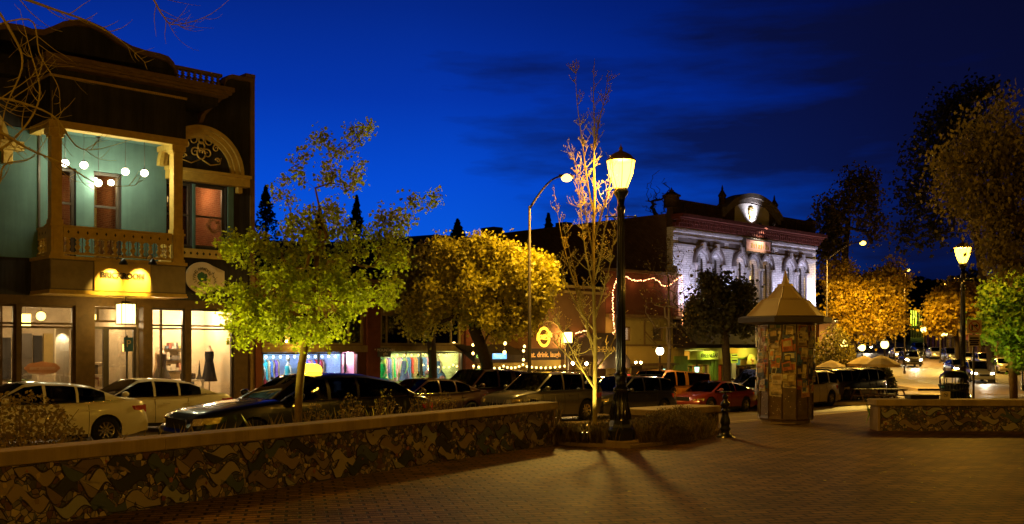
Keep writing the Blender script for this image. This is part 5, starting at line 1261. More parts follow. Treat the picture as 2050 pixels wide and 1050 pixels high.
# even spacing inside each group
hs5 = [(u-ri, u+ri, zw_b, zt_in) for u, _ in arches]
g = MB(FX); holes_wall(g, w0, w1, zs2, zc0, hs5, -.4, 0)
for u, _ in arches:      # fill the corners above each arch
    zsq = zt_in-ri*1.25
    for s_ in (-1, 1):
        P = [(u+s_*ri*math.cos(R(a)), zsq+ri*1.25*math.sin(R(a))) for a in lin(0, 90, 9)]+[(u, zt_in+.001), (u+s_*ri, zt_in+.001)]
        g.prism(P if s_ > 0 else P[::-1], -.4, -.001)
g.build('wall', 'brick_white', B5)
for u, _ in arches:
    zsq = zt_in-ri*1.25
    g = MB(FX)
    for k, (r0, r1, ww) in enumerate(((ri, ri+.10, .05), (ri+.10, ri+.2, .12))):
        ring(g, u, zsq, r0+.002, r1, .001, ww, n=17, kz=1.22)
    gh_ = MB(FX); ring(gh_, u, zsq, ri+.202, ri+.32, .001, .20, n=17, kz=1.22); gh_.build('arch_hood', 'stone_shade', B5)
    g.cbox((u, .16, zt_in+.36), (.14, .30, .34))
    for s_ in (-1, 1): g.cbox((u+s_*(ri+.16), .12, zsq-.06), (.34, .24, .12))
    g.build('arch', 'stone_grey', B5)
    g = MB(FX)
    for s_ in (-1, 1):
        x, y, _z = FX((u+s_*(ri+.08), .09, 0)); xf = g.xf; g.xf = None; g.lathe([(.10, zw_b), (.10, zw_b+.15), (.075, zw_b+.2), (.07, zsq-.3), (.11, zsq-.15), (.11, zsq-.12)], (x, y, 0), 10); g.xf = xf
    g.build('column', 'stone_grey', B5)
    g = MB(FX); g.frame(u-ri, u+ri, zw_b, zt_in, .07, -.3, -.2); g.box((u-.03, -.28, zw_b), (u+.03, -.21, zt_in)); g.box((u-ri, -.285, zw_b+(zsq-zw_b)*.55), (u+ri, -.215, zw_b+(zsq-zw_b)*.55+.07)); f = g.build('window', 'dark_frame', B5)
    g = MB(FX); g.box((u-ri+.05, -.255, zw_b+.05), (u+ri-.05, -.245, zt_in-.05)); g.build('pane', 'glass_dark' if _ != 1 else 'window_glass', f)
fb('sill', 'stone_grey', B5, [((U(px0)-.9, .001, zw_b-.2), (U(px1)+.9, .2, zw_b)) for px0, px1 in ((1403,1431), (1480,1532), (1578,1602))])
# bands and recessed dark panels
fb('string_course', 'stone_grey', B5, [((w0, .001, zc0-.22), (w1, .14, zc0-.06)), ((w0, .001, zc0-.98), (w1, .07, zc0-.86)), ((w0, .001, zc0-.50), (w1, .05, zc0-.40))])
g = MB(FX)
for i in range(110): u = w0+(w1-w0)*(i+.5)/110; g.box((u-.035, .141, zc0-.20), (u+.035, .17, zc0-.10))
g.build('dentils', 'stone_grey', B5)
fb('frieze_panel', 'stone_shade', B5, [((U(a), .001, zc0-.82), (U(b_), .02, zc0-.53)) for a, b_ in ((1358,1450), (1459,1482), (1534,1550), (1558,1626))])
# red bracketed cornice
fb('cornice', 'red_cornice', B5, [((w0-.05, .001, zc0), (w1+.05, .18, zc0+.22)), ((w0-.15, .001, zc1-.18), (w1+.15, .75, zc1)), ((w0-.1, .001, zc1-.28), (w1+.1, .55, zc1-.181))])
g = MB(FX)
for i in range(64):
    u = w0+(w1-w0)*(i+.5)/64; g.box((u-.06, .181, zc0+.02), (u+.06, .34, zc1-.281)); g.box((u-.06, .341, zc0+.2), (u+.06, .5, zc1-.281))
g.build('corbels', 'red_cornice', B5)
zpar = (ZW(1360,404)+ZW(1620,449))/2
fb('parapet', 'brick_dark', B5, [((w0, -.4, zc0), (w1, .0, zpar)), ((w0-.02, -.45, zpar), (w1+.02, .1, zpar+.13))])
fb('parapet_pilaster', 'brick_dark', B5, [((w0+(w1-w0)*k/13-.15, .001, zc1+.01), (w0+(w1-w0)*k/13+.15, .09, zpar)) for k in range(1, 13)])
def turret(u, zb, zt, r_=.42):
    x, y, _ = FX((u, -.2, 0)); g = MB(); h = zt-zb
    g.lathe([(r_, 0), (r_, h*.5), (r_*1.2, h*.53), (r_*1.2, h*.58), (r_*.95, h*.62), (r_*.55, h*.72), (r_*.3, h*.78), (r_*.34, h*.82), (.05, h*.88), (0, h)], (x, y, zb), 10, True); g.build('turret', 'brick_dark', B5)
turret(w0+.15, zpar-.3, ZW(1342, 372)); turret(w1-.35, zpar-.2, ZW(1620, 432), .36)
pu = (U(1443)+U(1555))/2; ph = (U(1555)-U(1443))/2; pz = zpar; ptop = ZW(1500, 392)
rise = ptop-pz; Rr = (ph*ph+rise*rise)/(2*rise); a_half = math.asin(ph/Rr)
P = [(pu+Rr*math.sin(t), pz+rise-Rr+Rr*math.cos(t)) for t in lin(-a_half, a_half, 25)]
g = MB(FX); g.prism([(pu-ph, zc1)]+P+[(pu+ph, zc1)], -.35, .12); g.build('pediment', 'brick_dark', B5)
g = MB(FX)
for (a, b_), (c, d) in zip(P, P[1:]): g.prism([(a, b_-.18), (c, d-.18), (c, d+.08), (a, b_+.08)], -.42, .42); g.prism([(a, b_-.42), (c, d-.42), (c, d-.181), (a, b_-.181)], -.30, .28)
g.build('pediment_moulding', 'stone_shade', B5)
tw = (U(1535)-U(1467))/2; tu = (U(1535)+U(1467))/2; tz0 = ZW(1500, 449); tz1 = ZW(1500, 409)
P = [(tu-tw, tz0)]+[(tu+tw*math.sin(t), tz0+(tz1-tz0)*(.62+.38*math.cos(t))) for t in lin(-math.pi/2, math.pi/2, 21)]+[(tu+tw, tz0)]
g = MB(FX); g.prism(P, .121, .15); g.build('tympanum', 'stone_pale' if 'stone_pale' in M else (solid('stone_pale', (.5,.48,.5), .8, 0, .1, 2, .1) and 'stone_pale'), B5)
for u in (U(1452), U(1556)): turret(u, zpar, zpar+1.45, .2)
fb('chimney', 'brick_dark', B5, [((U(1596), -1.2, zpar-.3), (U(1604), -.5, ZW(1600, 441)))])
# emblem: gold framed shield plate
ec, ez = U(1499), ZW(1499, 429); es = (ZW(1499,416)-ZW(1499,443))/2
prof = [(-.5,-.95), (.5,-.95), (.62,-.3), (.8,.35), (.55,.85), (.0,1.0), (-.55,.85), (-.8,.35), (-.62,-.3)]
g = MB(FX); g.prism([(ec+a*es, ez+b_*es) for a, b_ in prof], .16, .2); E_ = g.build('emblem', 'gold_leaf', B5)
g = MB(FX); g.prism([(ec+a*es*.8, ez+b_*es*.8) for a, b_ in prof], .201, .22); g.build('emblem_field', 'sign_white', E_)
g = MB(FX)
for a, b_, w_, h_ in ((-.38,.42,.12,.3), (-.12,.52,.12,.3), (.14,.52,.12,.3), (.4,.42,.12,.3), (-.25,-.5,.3,.26), (.25,-.5,.3,.26)): g.cbox((ec+a*es, .225, ez+b_*es), (w_*es, .012, h_*es))
g.build('emblem_marks', 'gold_trim', E_)
# rear body and long side wall
ztop_s = (ZW(1335, 432))
g = MB(FX); holes_wall(g, w0, w1, zW-.8, zs2, [(U(1375)-.2, U(1422), zW+.02, ZW(1400,700)), (U(1434), U(1450), zW+.02, ZW(1450,730)), (U(1460), U(1515), zW+.02, ZW(1490,732)), (U(1540), U(1620), zW+.4, ZW(1580,725))], -.4, -.002); g.build('lower_wall', 'olive_wall', B5)
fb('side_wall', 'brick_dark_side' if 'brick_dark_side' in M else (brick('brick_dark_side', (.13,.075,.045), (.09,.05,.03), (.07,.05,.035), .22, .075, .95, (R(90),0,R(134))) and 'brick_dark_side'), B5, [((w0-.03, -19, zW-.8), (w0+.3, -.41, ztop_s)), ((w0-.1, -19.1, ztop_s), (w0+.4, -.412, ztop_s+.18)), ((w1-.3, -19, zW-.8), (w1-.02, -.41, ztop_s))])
fb('roof', 'dark_wall', B5, [((w0+.31, -19, ztop_s-.6), (w1-.31, -.42, ztop_s-.45)), ((w0+.31, -19.0, zW-.8), (w1-.31, -18.8, ztop_s-.61))])
fb('roof_vent', 'dark_wall', B5, [((w0+.5, -15.6, ztop_s-.4), (w0+1.3, -14.4, ztop_s+.75)), ((w0+.5, -9, ztop_s-.4), (w0+1.1, -8.2, ztop_s+.5))])
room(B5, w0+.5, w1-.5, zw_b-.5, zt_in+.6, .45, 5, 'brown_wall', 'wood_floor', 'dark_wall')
for px, py, lab in ((1481, 557, 'left star-bright lamp in the middle arched windows of the white hall'), (1500, 557, 'right star-bright lamp in the middle arched windows of the white hall'), (1502, 575, 'lower lamp in the middle arched windows of the white hall')):
    p = fp(px, py, VF+1.0); t = thing('hanging_lamp', lab, 'lamp', p, 0, 'lamps behind the arched windows'); g = MB(world=False); g.ball((0,0,0), .13 if py < 570 else .09, 10); g.build('globe', 'bulb_warm', t); g = MB(world=False); g.tube([(0,0,.1), (0,0,1.2)], .012, 5); g.build('cord', 'dark_frame', t)
point('hall_light', wl(U(1490), -1.6, zw_b+1.2), 260, (1,.55,.15), .2)
g = MB(FX); g.box((U(1476), -.36, zw_b+.1), (U(1484), -.34, zt_in-.6)); g.build('curtain', 'gold_trim', B5)
# illuminated sign under the cornice
su0, su1 = U(1483), U(1533); sz1, sz0 = ZW(1508, 483), ZW(1508, 506)
t = thing('hall_sign', 'long pinkish signboard with worn gold lettering under the red cornice of the white hall', 'sign', wl((su0+su1)/2, .3, sz0))
g = MB(FX); g.box((su0, .22, sz0), (su1, .34, sz1)); b_ = g.build('board', 'sign_pink' if 'sign_pink' in M else (solid('sign_pink', (.6,.32,.25), .6, 0, .3, 1.2, .1) and 'sign_pink'), t)
g = MB(FX); g.frame(su0-.06, su1+.06, sz0-.06, sz1+.06, .058, .2, .38); g.build('frame', 'dark_frame', t)
g = MB(FX)
for k, q in enumerate(lin(.24, .9, 8)):
    u = su0+(su1-su0)*q; g.box((u-.07, .342, sz0+.2), (u+.06-.04*(k % 3), .352, sz1-.2-.05*(k % 2)))
g.build('lettering', 'gold_leaf', t)
def floodlight(label, p, to, power, c, size=80, group='floodlights on the white hall', r=.07):
    t = thing('floodlight', label, 'floodlight', p, 0, group); d = (Vector(to)-Vector(p)).normalized(); qm = d.to_track_quat('-Z', 'Y').to_matrix()
    g = MB(); g.cbox(Vector(p)-d*.08, (.22, .14, .14), qm); g.cbox(Vector(p)-d*.2, (.04, .04, .15), qm); g.build('housing', 'black_iron', t)
    spot('flood_lamp', Vector(p)+d*.03, to, power, c, size, .9, r, t); return t
WL = (.78, .74, 1.0)
zaw = zs2+.02
floodlight('small floodlight aimed at the round pediment emblem', wl(U(1502), .62, zc1+.12), wl(U(1499), .12, ez+.2), 230, (1,.96,1), 100)
floodlight('floodlight over the signboard aimed down at it', wl(U(1514), 1.1, zc1+.0), wl(U(1506), .2, sz0+.2), 330, (1,.86,.62), 75)
for i, (px, e, tz) in enumerate(((1366, 520, 4.2), (1450, 520, 4.2), (1558, 620, 4.2), (1624, 900, 3.0))):
    floodlight(['floodlight on the shop canopy at the left corner of the white hall', 'floodlight on the shop canopy between the first two window groups', 'floodlight on the shop canopy between the last two window groups', 'floodlight on the shop canopy at the right corner of the white hall'][i], wl(U(px), 1.6, zaw+.15), wl(U(px), 0, zaw+tz), e, WL, 130)
# canopy over the shops
t = thing('awning', 'long dark sloping awning over the green and yellow shops of the white hall', 'awning', wl(U(1440), .9, ZW(1440,690)))
g = MB(FX); a, b_ = w0+.02, U(1533); za, zb, zc_ = zs2-.12, ZW(1440,690), ZW(1440,697)
g.add([(a,.003,za), (b_,.003,za), (b_,1.5,zb), (a,1.5,zb), (a,1.5,zc_), (b_,1.5,zc_)], [(0,1,2,3), (3,2,5,4)]); g.add([(a,.003,za), (a,1.5,zb), (a,1.5,zc_), (a,.003,zc_)], [(0,1,2,3)]); o = g.build('canvas', 'awning_dark', t); md = o.modifiers.new('s', 'SOLIDIFY'); md.thickness = .02
g = MB(FX); g.text('Ye Olde Room', U(1502), Z(1502, 695.5), .30, 1.53, 1.54, bold=.004); g.build('lettering', 'gold_trim', t)
fb('ledge', 'stone_grey', B5, [((w0, .001, zs2-.05), (w1, .5, zs2+.02))])
# green shop
t = thing('shop_sign', 'curved yellow-green lit sign reading GREENLEAF over the first shop of the white hall', 'sign', wl(U(1405), .4, ZW(1405,712)))
g = MB(FX); n = 13; u0_, u1_ = U(1374), U(1432); zz0, zz1 = ZW(1405,720), ZW(1405,703)
def cw_(q): return .2+.35*math.sin(math.pi*q)
for q0, q1 in zip(lin(0, 1, n), lin(0, 1, n)[1:]):
    ua, ub_ = u0_+(u1_-u0_)*q0, u0_+(u1_-u0_)*q1; g.add([(ua,cw_(q0),zz0), (ub_,cw_(q1),zz0), (ub_,cw_(q1),zz1), (ua,cw_(q0),zz1), (ua,.002,zz0), (ub_,.002,zz0)], [(0,1,2,3), (0,4,5,1)])
g.build('board', 'sign_lime' if 'sign_lime' in M else (solid('sign_lime', (.55,.6,.08), .6, 0, .1, 3, .05) and 'sign_lime'), t)
g = MB(FX); g.text('GREENLEAF', U(1403), zz0+.12, .30, cw_(.5)+.01, cw_(.5)+.02, bold=.003); g.build('lettering', 'sign_ink', t)
spot('sign_lamp', wl(U(1401), 1.2, zz1+.1), wl(U(1402), .4, zz0), 70, (.85,1,.25), 110, .8, .05, t)
fb('shop_pilaster', 'green_paint', B5, [((U(1419)+.0, .001, zW+.02), (U(1424), .14, zz0-.02)), ((U(1426), .001, zW+.02), (U(1432), .2, zz0-.02)), ((w0+.02, .001, zW+.02), (U(1373), .12, zz0+.2)), ((U(1374), .001, zz0-.3), (U(1430), .1, zz0-.003))])
window(B5, U(1375)-.2, U(1387), zW+.05, zz0-.32, w=-.15, t=.07, frame='green_paint', name='shop_door'); window(B5, U(1387)+.01, U(1419), zW+.4, zz0-.32, w=-.15, t=.06, frame='brown_frame', name='display_window')
fb('stall_riser', 'green_paint', B5, [((U(1387)+.01, -.3, zW), (U(1419), -.01, zW+.39))])
room(B5, U(1374)-.3, U(1421), zW+.02, ZW(1400,703), .42, 2.2, 'ochre_wall', 'wood_floor', 'cream_light'); point('shop_light', wl(U(1400), -1.1, zz0-.5), 55, (1,.68,.2), .1)
potted(U(1400), -.55, zW+.45, 1.5, 'big leafy plant in the orange lit window of the green shop', 8); potted(U(1410), -.7, zW+.4, 1.2, 'leafy plant at the right of the orange lit window of the green shop', 9)
p = wl(U(1364), 1.0, ZW(1364, 740)); t = thing('lantern', 'small pale green lantern beside the door of the green shop', 'lantern', p); g = MB(); g.lathe([(.09,-.16), (.12,.14)], p, 8, True); g.build('glass', 'bulb_cool_dim' if 'bulb_cool_dim' in M else (emit('bulb_cool_dim', (.45,1,.7), 2.5) and 'bulb_cool_dim'), t); g = MB(); g.lathe([(.13,.14), (.04,.25)], p, 8, True); g.tube([p+Vector((0,0,.24)), p+Vector((0,0,.8))], .01, 4); g.build('cap', 'black_iron', t)
# paired hanging signs
for k, (y0, y1) in enumerate(((708, 715), (717, 727))):
    p = wl(U(1441), .9, ZW(1441, y1)); t = thing('shop_sign', ['upper of two yellow-green signboards hanging left of the dark tree trunk', 'lower of two yellow-green signboards hanging left of the dark tree trunk'][k], 'sign', p, 0, 'hanging signboards of the white hall')
    g = MB(FX); g.box((U(1435), .85, ZW(1441,y1)), (U(1449), .92, ZW(1441,y0))); g.build('board', 'sign_lime', t); g = MB(FX); g.box((U(1437), .921, ZW(1441,(y0+y1)/2)-.03), (U(1447), .925, ZW(1441,(y0+y1)/2)+.03)); g.build('lettering', 'sign_ink', t)
spot('sign_lamp', wl(U(1441), 1.5, ZW(1441,700)), wl(U(1441), .85, ZW(1441,720)), 25, (.9,1,.3), 110)
fb('shop_door', 'sign_red', B5, [((U(1441), -.2, zW+.02), (U(1449), -.14, ZW(1445,731)))]); 
# yellow shop
fb('shop_fascia', 'ochre_wall', B5, [((U(1456), .001, ZW(1485,716)), (U(1531), .12, zs2-.2))])
spot('fascia_lamp', wl(U(1487), 1.0, ZW(1487,703)), wl(U(1489), .1, ZW(1489,712)), 60, (.85,1,.2), 120); spot('fascia_lamp', wl(U(1465), 1.0, ZW(1465,703)), wl(U(1466), .1, ZW(1466,712)), 45, (1,.7,.1), 120)
fb('fascia_band', 'green_paint', B5, [((U(1456), .122, ZW(1485,718.5)), (U(1531), .16, ZW(1485,716.2)))])
t = thing('shop_sign', 'yellow signboard with an orange figure mark in front of the yellow shop', 'sign', wl(U(1495), .5, ZW(1495,728))); g = MB(FX); g.box((U(1481), .42, ZW(1495,729)), (U(1510), .48, ZW(1495,722))); g.prism([(U(1492)+.42*math.cos(a), ZW(1495,720)+.30*math.sin(a)) for a in lin(0, 2*math.pi, 17)[:-1]], .40, .419); g.build('board', 'sign_gold', t)
g = MB(FX); g.box((U(1492)-.09, .485, ZW(1495,728.5)), (U(1492)+.09, .5, ZW(1495,722))); g.ball((U(1492), .46, ZW(1495,720)), .13, 10); g.build('figure_mark', 'terracotta', t)
fb('blue_panel', 'sign_blue', B5, [((U(1471), .001, ZW(1475,731)), (U(1480), .06, ZW(1475,720)))]); fb('shop_pilaster', 'stone_grey', B5, [((U(1461), .001, zW+.02), (U(1469), .14, ZW(1465,717)))])
window(B5, U(1470), U(1515), zW+.05, ZW(1490,732), w=-.2, t=.07, mull=(U(1484), U(1498)), name='display_window')
room(B5, U(1455), U(1520), zW+.02, ZW(1490,728), .42, 2.6, 'brown_wall', 'wood_floor', 'dark_wall'); point('shop_light', wl(U(1495), -1.2, ZW(1490,738)), 14, (1,.55,.2), .1)
t = thing('round_sign', 'round blue sign hanging by the left side of the poster kiosk', 'sign', wl(U(1511), 1.6, ZW(1511,712)-.0)); g = MB(FX); g.prism([(U(1511)+.24*math.cos(a), ZW(1511,713)+.24*math.sin(a)) for a in lin(0, 2*math.pi, 25)[:-1]], 1.58, 1.62); g.build('disc', 'sign_blue', t); g = MB(FX); g.box((U(1511)-.17, 1.621, ZW(1511,713)-.05), (U(1511)+.17, 1.63, ZW(1511,713)+.05)); g.build('bar', 'sign_white', t); g = MB(FX); g.tube([(U(1511), 1.6, ZW(1511,713)+.24), (U(1511), 1.6, ZW(1511,696)), (U(1511), 0, ZW(1511,696))], .015, 5); g.build('bracket', 'black_iron', t)
window(B5, U(1540), U(1620), zW+.4, ZW(1580,725), w=-.2, t=.08, mull=(U(1560), U(1585), U(1603)), gl='glass_dark', name='display_window')

# ================================================================== dark neighbours beyond the hall
def plain_building(label, px0, px1, D0, depth, ztop, wallm, V=VF, win=(), group=None, name='building'):
    u0_, u1_ = U(px0, V), U(px1, V); z0 = zg(*XY((u0_+u1_)/2, V))
    t = thing(name, label, 'building', XY((u0_+u1_)/2, V)+(z0,), 0, group); G = facade(V)
    g = MB(G); holes_wall(g, u0_, u1_, z0-1, ztop, [(U(a, V), U(b_, V), c, d) for a, b_, c, d in win], -.3, 0); g.box((u0_, -depth, z0-1), (u0_+.3, -.301, ztop)); g.box((u1_-.3, -depth, z0-1), (u1_, -.301, ztop)); g.box((u0_+.3, -depth, z0-1), (u1_-.3, -depth+.3, ztop)); g.build('wall', wallm, t)
    g = MB(G); g.box((u0_-.1, -depth-.1, ztop), (u1_+.1, .15, ztop+.2)); g.build('roof', 'dark_wall', t)
    for a, b_, c, d in win:
        g = MB(G); g.frame(U(a,V), U(b_,V), c, d, .07, -.2, -.1); f = g.build('window', 'dark_frame', t); g = MB(G); g.box((U(a,V)+.03, -.16, c+.03), (U(b_,V)-.03, -.15, d-.03)); g.build('pane', 'glass_dark', f)
    return t
plain_building('dark low building just right of the white hall, mostly behind trees', 1640, 1672, 0, 10, 3.4, 'brown_wall', VF+1)
# cafe yard: umbrellas, hedge, picnic tables
def umbrella(label, px, py_top, py_rim, D, wpx, seed=0):
    c = Vector((atx(px, D), D, 0)); c.z = zg(c.x, c.y)+.1; r_ = wpx/2*D/F; zt = EYE+(HY-py_top)*D/F-c.z; zr_ = EYE+(HY-py_rim)*D/F-c.z
    t = thing('cafe_umbrella', label, 'umbrella', c, .3*seed, 'tan cafe umbrellas')
    g = MB(world=False); g.tube([(0,0,0), (0,0,zt)], .03, 8); g.lathe([(.25,0), (.25,.06), (.04,.1)], (0,0,0), 12); g.build('pole', 'brown_frame', t)
    g = MB(world=False); n = 8; V_ = [(0,0,zt)]
    for j, (q, dz) in enumerate(((.45, .06), (1, 0), (1, -.18))):
        for k in range(n*2):
            a = math.pi*k/n; f = 1 if k % 2 == 0 else .96; z_ = zt+(zr_-zt)*q+dz*(zt-zr_) if j < 2 else zr_+dz; V_.append((r_*q*f*math.cos(a), r_*q*f*math.sin(a), z_ if j != 1 or k % 2 == 0 else z_-.03))
    m = n*2; fs = [(0, 1+k, 1+(k+1) % m) for k in range(m)]+[(1+j*m+k, 1+(j+1)*m+k, 1+(j+1)*m+(k+1) % m, 1+j*m+(k+1) % m) for j in range(2) for k in range(m)]
    g.add(V_, fs); g.build('canopy', 'canvas_tan', t)
    g = MB(world=False)
    for k in range(n): a = 2*math.pi*k/n; g.tube([(0,0,zt-.02), (r_*.98*math.cos(a), r_*.98*math.sin(a), zr_-.02)], .012, 4)
    g.build('ribs', 'brown_frame', t); return t
umbrella('leftmost tan cafe umbrella, beside the poster kiosk', 1664, 721, 735, 58, 62, 1)
umbrella('small middle tan cafe umbrella behind the black parked car', 1692, 718, 732, 61, 58, 2)
umbrella('tan cafe umbrella third from the left, over the dark hedge', 1730, 712, 728, 59, 68, 3)
umbrella('rightmost and nearest tan cafe umbrella', 1764, 711, 729, 55, 74, 4)
def picnic(label, px, D, rz):
    c = Vector((atx(px, D), D, 0)); c.z = zg(c.x, c.y)+.02; t = thing('picnic_table', label, 'picnic table', c, rz, 'picnic tables')
    g = MB(world=False)
    for k in range(5): g.box((-.9, -.36+.15*k, .70), (.9, -.36+.15*k+.135, .74))
    g.build('table_top', 'wood_dark' if 'wood_dark' in M else (solid('wood_dark', (.10,.055,.02), .7, 0, .3, 6, .3) and 'wood_dark'), t)
    for s_ in (-1, 1):
        g = MB(world=False)
        for k in range(2): g.box((-.9, s_*.75-.14+.145*k, .42), (.9, s_*.75-.005+.145*k, .455))
        g.build('bench', 'wood_dark', t)
    for x_ in (-.7, .7):
        g = MB(world=False)
        for s_ in (-1, 1): g.tube([(x_, s_*.75, 0), (x_, s_*.22, .70)], .045, 4, smooth=False)
        g.box((x_-.02, -.8, .37), (x_+.02, .8, .42)); g.build('leg_frame', 'wood_dark', t)
    return t
picnic('left wooden picnic table behind the black parked car', 1742, 50.2, .2); picnic('right wooden picnic table at the edge of the traffic island', 1776, 49.5, .15)

# ================================================================== buildings up the hill road, right side
def hill_front(label, y0, y1, h, wallm, seed, awn=None, sgn=1, off=10.2):
    r = random.Random(seed); G = lambda p: ((cY(y0+(y1-y0)*0+p[0])+sgn*(off-p[1])), y0+p[0]-p[1]*.0, p[2]); L = y1-y0; z0 = zg(cY(y0)+sgn*off, (y0+y1)/2)
    t = thing('shop_building', label, 'building', (cY((y0+y1)/2)+sgn*off, (y0+y1)/2, z0), 0, None)
    n = max(2, int(L/3)); hs = [(L*i/n+.4, L*(i+1)/n-.4, z0+.6 if i % 3 else z0+.1, z0+2.7) for i in range(n)]
    g = MB(G); holes_wall(g, 0, L, z0-2, z0+h, hs+[(L*i/n+.9, L*(i+1)/n-.9, z0+4.1, z0+5.6) for i in range(n) if h > 6], -.3, 0); g.box((0, -9, z0-2), (.3, -.301, z0+h)); g.box((L-.3, -9, z0-2), (L, -.301, z0+h)); g.build('wall', wallm, t)
    g = MB(G); g.box((-.1, -9.2, z0+h), (L+.1, .3, z0+h+.25)); g.build('cornice', 'bronze_trim', t)
    g = MB(G); g.box((.35, -3.1, z0-.5), (L-.35, -3.0, z0+3)); g.box((.35, -3.1, z0+3.0), (L-.35, -.31, z0+3.05)); g.build('interior_wall', 'ochre_wall', t)
    for i, h_ in enumerate(hs):
        g = MB(G); g.frame(*h_, .09, -.2, -.08); f = g.build('window' if i % 3 else 'door', 'olive_frame', t); g = MB(G); g.box((h_[0]+.05, -.15, h_[2]+.05), (h_[1]-.05, -.14, h_[3]-.05)); g.build('pane', 'window_glass', f)
    if awn:
        g = MB(G); g.add([(.2,.01,z0+3.6), (L-.2,.01,z0+3.6), (L-.2,1.7,z0+2.9), (.2,1.7,z0+2.9), (.2,1.7,z0+2.65), (L-.2,1.7,z0+2.65)], [(0,1,2,3), (3,2,5,4)]); g.add([(.2,.01,z0+3.6), (.2,1.7,z0+2.9), (.2,1.7,z0+2.65), (.2,.01,z0+2.65)], [(0,1,2,3)]); o = g.build('awning', awn, t); md = o.modifiers.new('s', 'SOLIDIFY'); md.thickness = .04
    for k in range(2): point('shop_light', Vector(G((L*(.25+.5*k), -1.5, z0+2.4)))-t.location, 120, (1,.62,.2), .2, t)
    return t
hill_front('shopfront with a dark awning up the hill road, nearest the right edge', 106, 119, 6.6, 'olive_wall', 1, 'awning_dark'); hill_front('middle shopfront up the hill road with a maroon awning', 119.3, 131, 5.2, 'brown_wall', 2, 'maroon')
hill_front('farther tan shopfront up the hill road', 131.3, 145, 6.8, 'olive_wall', 3, 'awning_tan'); hill_front('farthest dark shopfront up the hill road', 145.3, 160, 5.5, 'rust_wall', 4, None)
hill_front('dark brown shopfront just inside the right edge behind the green tree', 84, 105.5, 5.5, 'brown_wall', 5, 'awning_dark')
fb_ = None
# green lit house on the hill
D = 205; c = at(1830, 636, D); z0 = zg(c.x, c.y)
t = thing('house', 'small house with a green lit glass porch at the top of the hill road', 'house', (c.x, c.y, z0))
x0, x1 = atx(1812, D), atx(1846, D); zt_ = EYE+(HY-622)*D/F; zb_ = EYE+(HY-652)*D/F
g = MB(); g.box((x0-7, D+3, z0-2), (x1+4, D+10, zt_+1.2)); g.build('wall', 'dark_wall', t)
g = MB(); g.add([(x0-8, D+2, zt_+1.2), (x1+5, D+2, zt_+1.2), (x1+5, D+11, zt_+1.2), (x0-8, D+11, zt_+1.2), (x0-5, D+6.5, zt_+3.6), (x1+2, D+6.5, zt_+3.6)], [(0,1,5,4), (1,2,5), (2,3,4,5), (3,0,4), (3,2,1,0)]); g.build('roof', 'dark_wall', t)
emit('porch_glow', (.55,.7,.03), 1.0, (.3,.35,.1))
g = MB(); g.box((x0, D+2.9, zb_), (x1, D+2.95, zt_)); g.build('porch_wall', 'porch_glow', t)
g = MB()
for k in range(8): xx = x0+(x1-x0)*k/7; g.box((xx-.1, D+.0, z0-1), (xx+.1, D+.15, zt_))
g.box((x0-.2, D-.1, zt_), (x1+.2, D+3, zt_+.3)); g.box((x0, D, zt_-1.0), (x1, D+.1, zt_-.85)); g.build('porch_frame', 'olive_frame', t)
point('porch_light', ((x0+x1)/2-c.x, 1.2, zt_-1.0-z0), 900, (.75,1,.15), .3, t)
t = thing('house', 'dim house with one white lit window left of the green lit porch', 'house', at(1783, 640, 200)); c = at(1783, 640, 200); z0 = zg(c.x, c.y)
t.location.z = z0; g = MB(); g.box((c.x-5, 200, z0-2), (c.x+4, 207, z0+6.5)); g.build('wall', 'dark_wall', t); g = MB(); p = at(1782, 630, 200); g.box((p.x-.9, 199.9, p.z-.6), (p.x+.9, 199.98, p.z+.6)); g.build('window', 'blind_lit', t)
for px, py in ((1780, 610), (1754, 609)):
    c = at(px, py, 150); z0 = zg(c.x, c.y); t = thing('traffic_light', 'green traffic light %s the golden tree on the hill road' % ('at the right side of' if px > 1770 else 'showing through the middle of'), 'traffic light', (c.x, c.y, z0), 0, 'traffic lights on the hill road')
    g = MB(); g.tube([(c.x, c.y+.3, z0), (c.x, c.y+.3, c.z+.9)], .08, 8); g.build('pole', 'dark_frame', t); g = MB(); g.box((c.x-.2, c.y, c.z-.25), (c.x+.2, c.y+.25, c.z+.9)); g.build('housing', 'plastic_black', t); g = MB(); g.ball((c.x, c.y-.02, c.z), .16, 10, 1); g.build('green_lens', 'traffic_green', t)
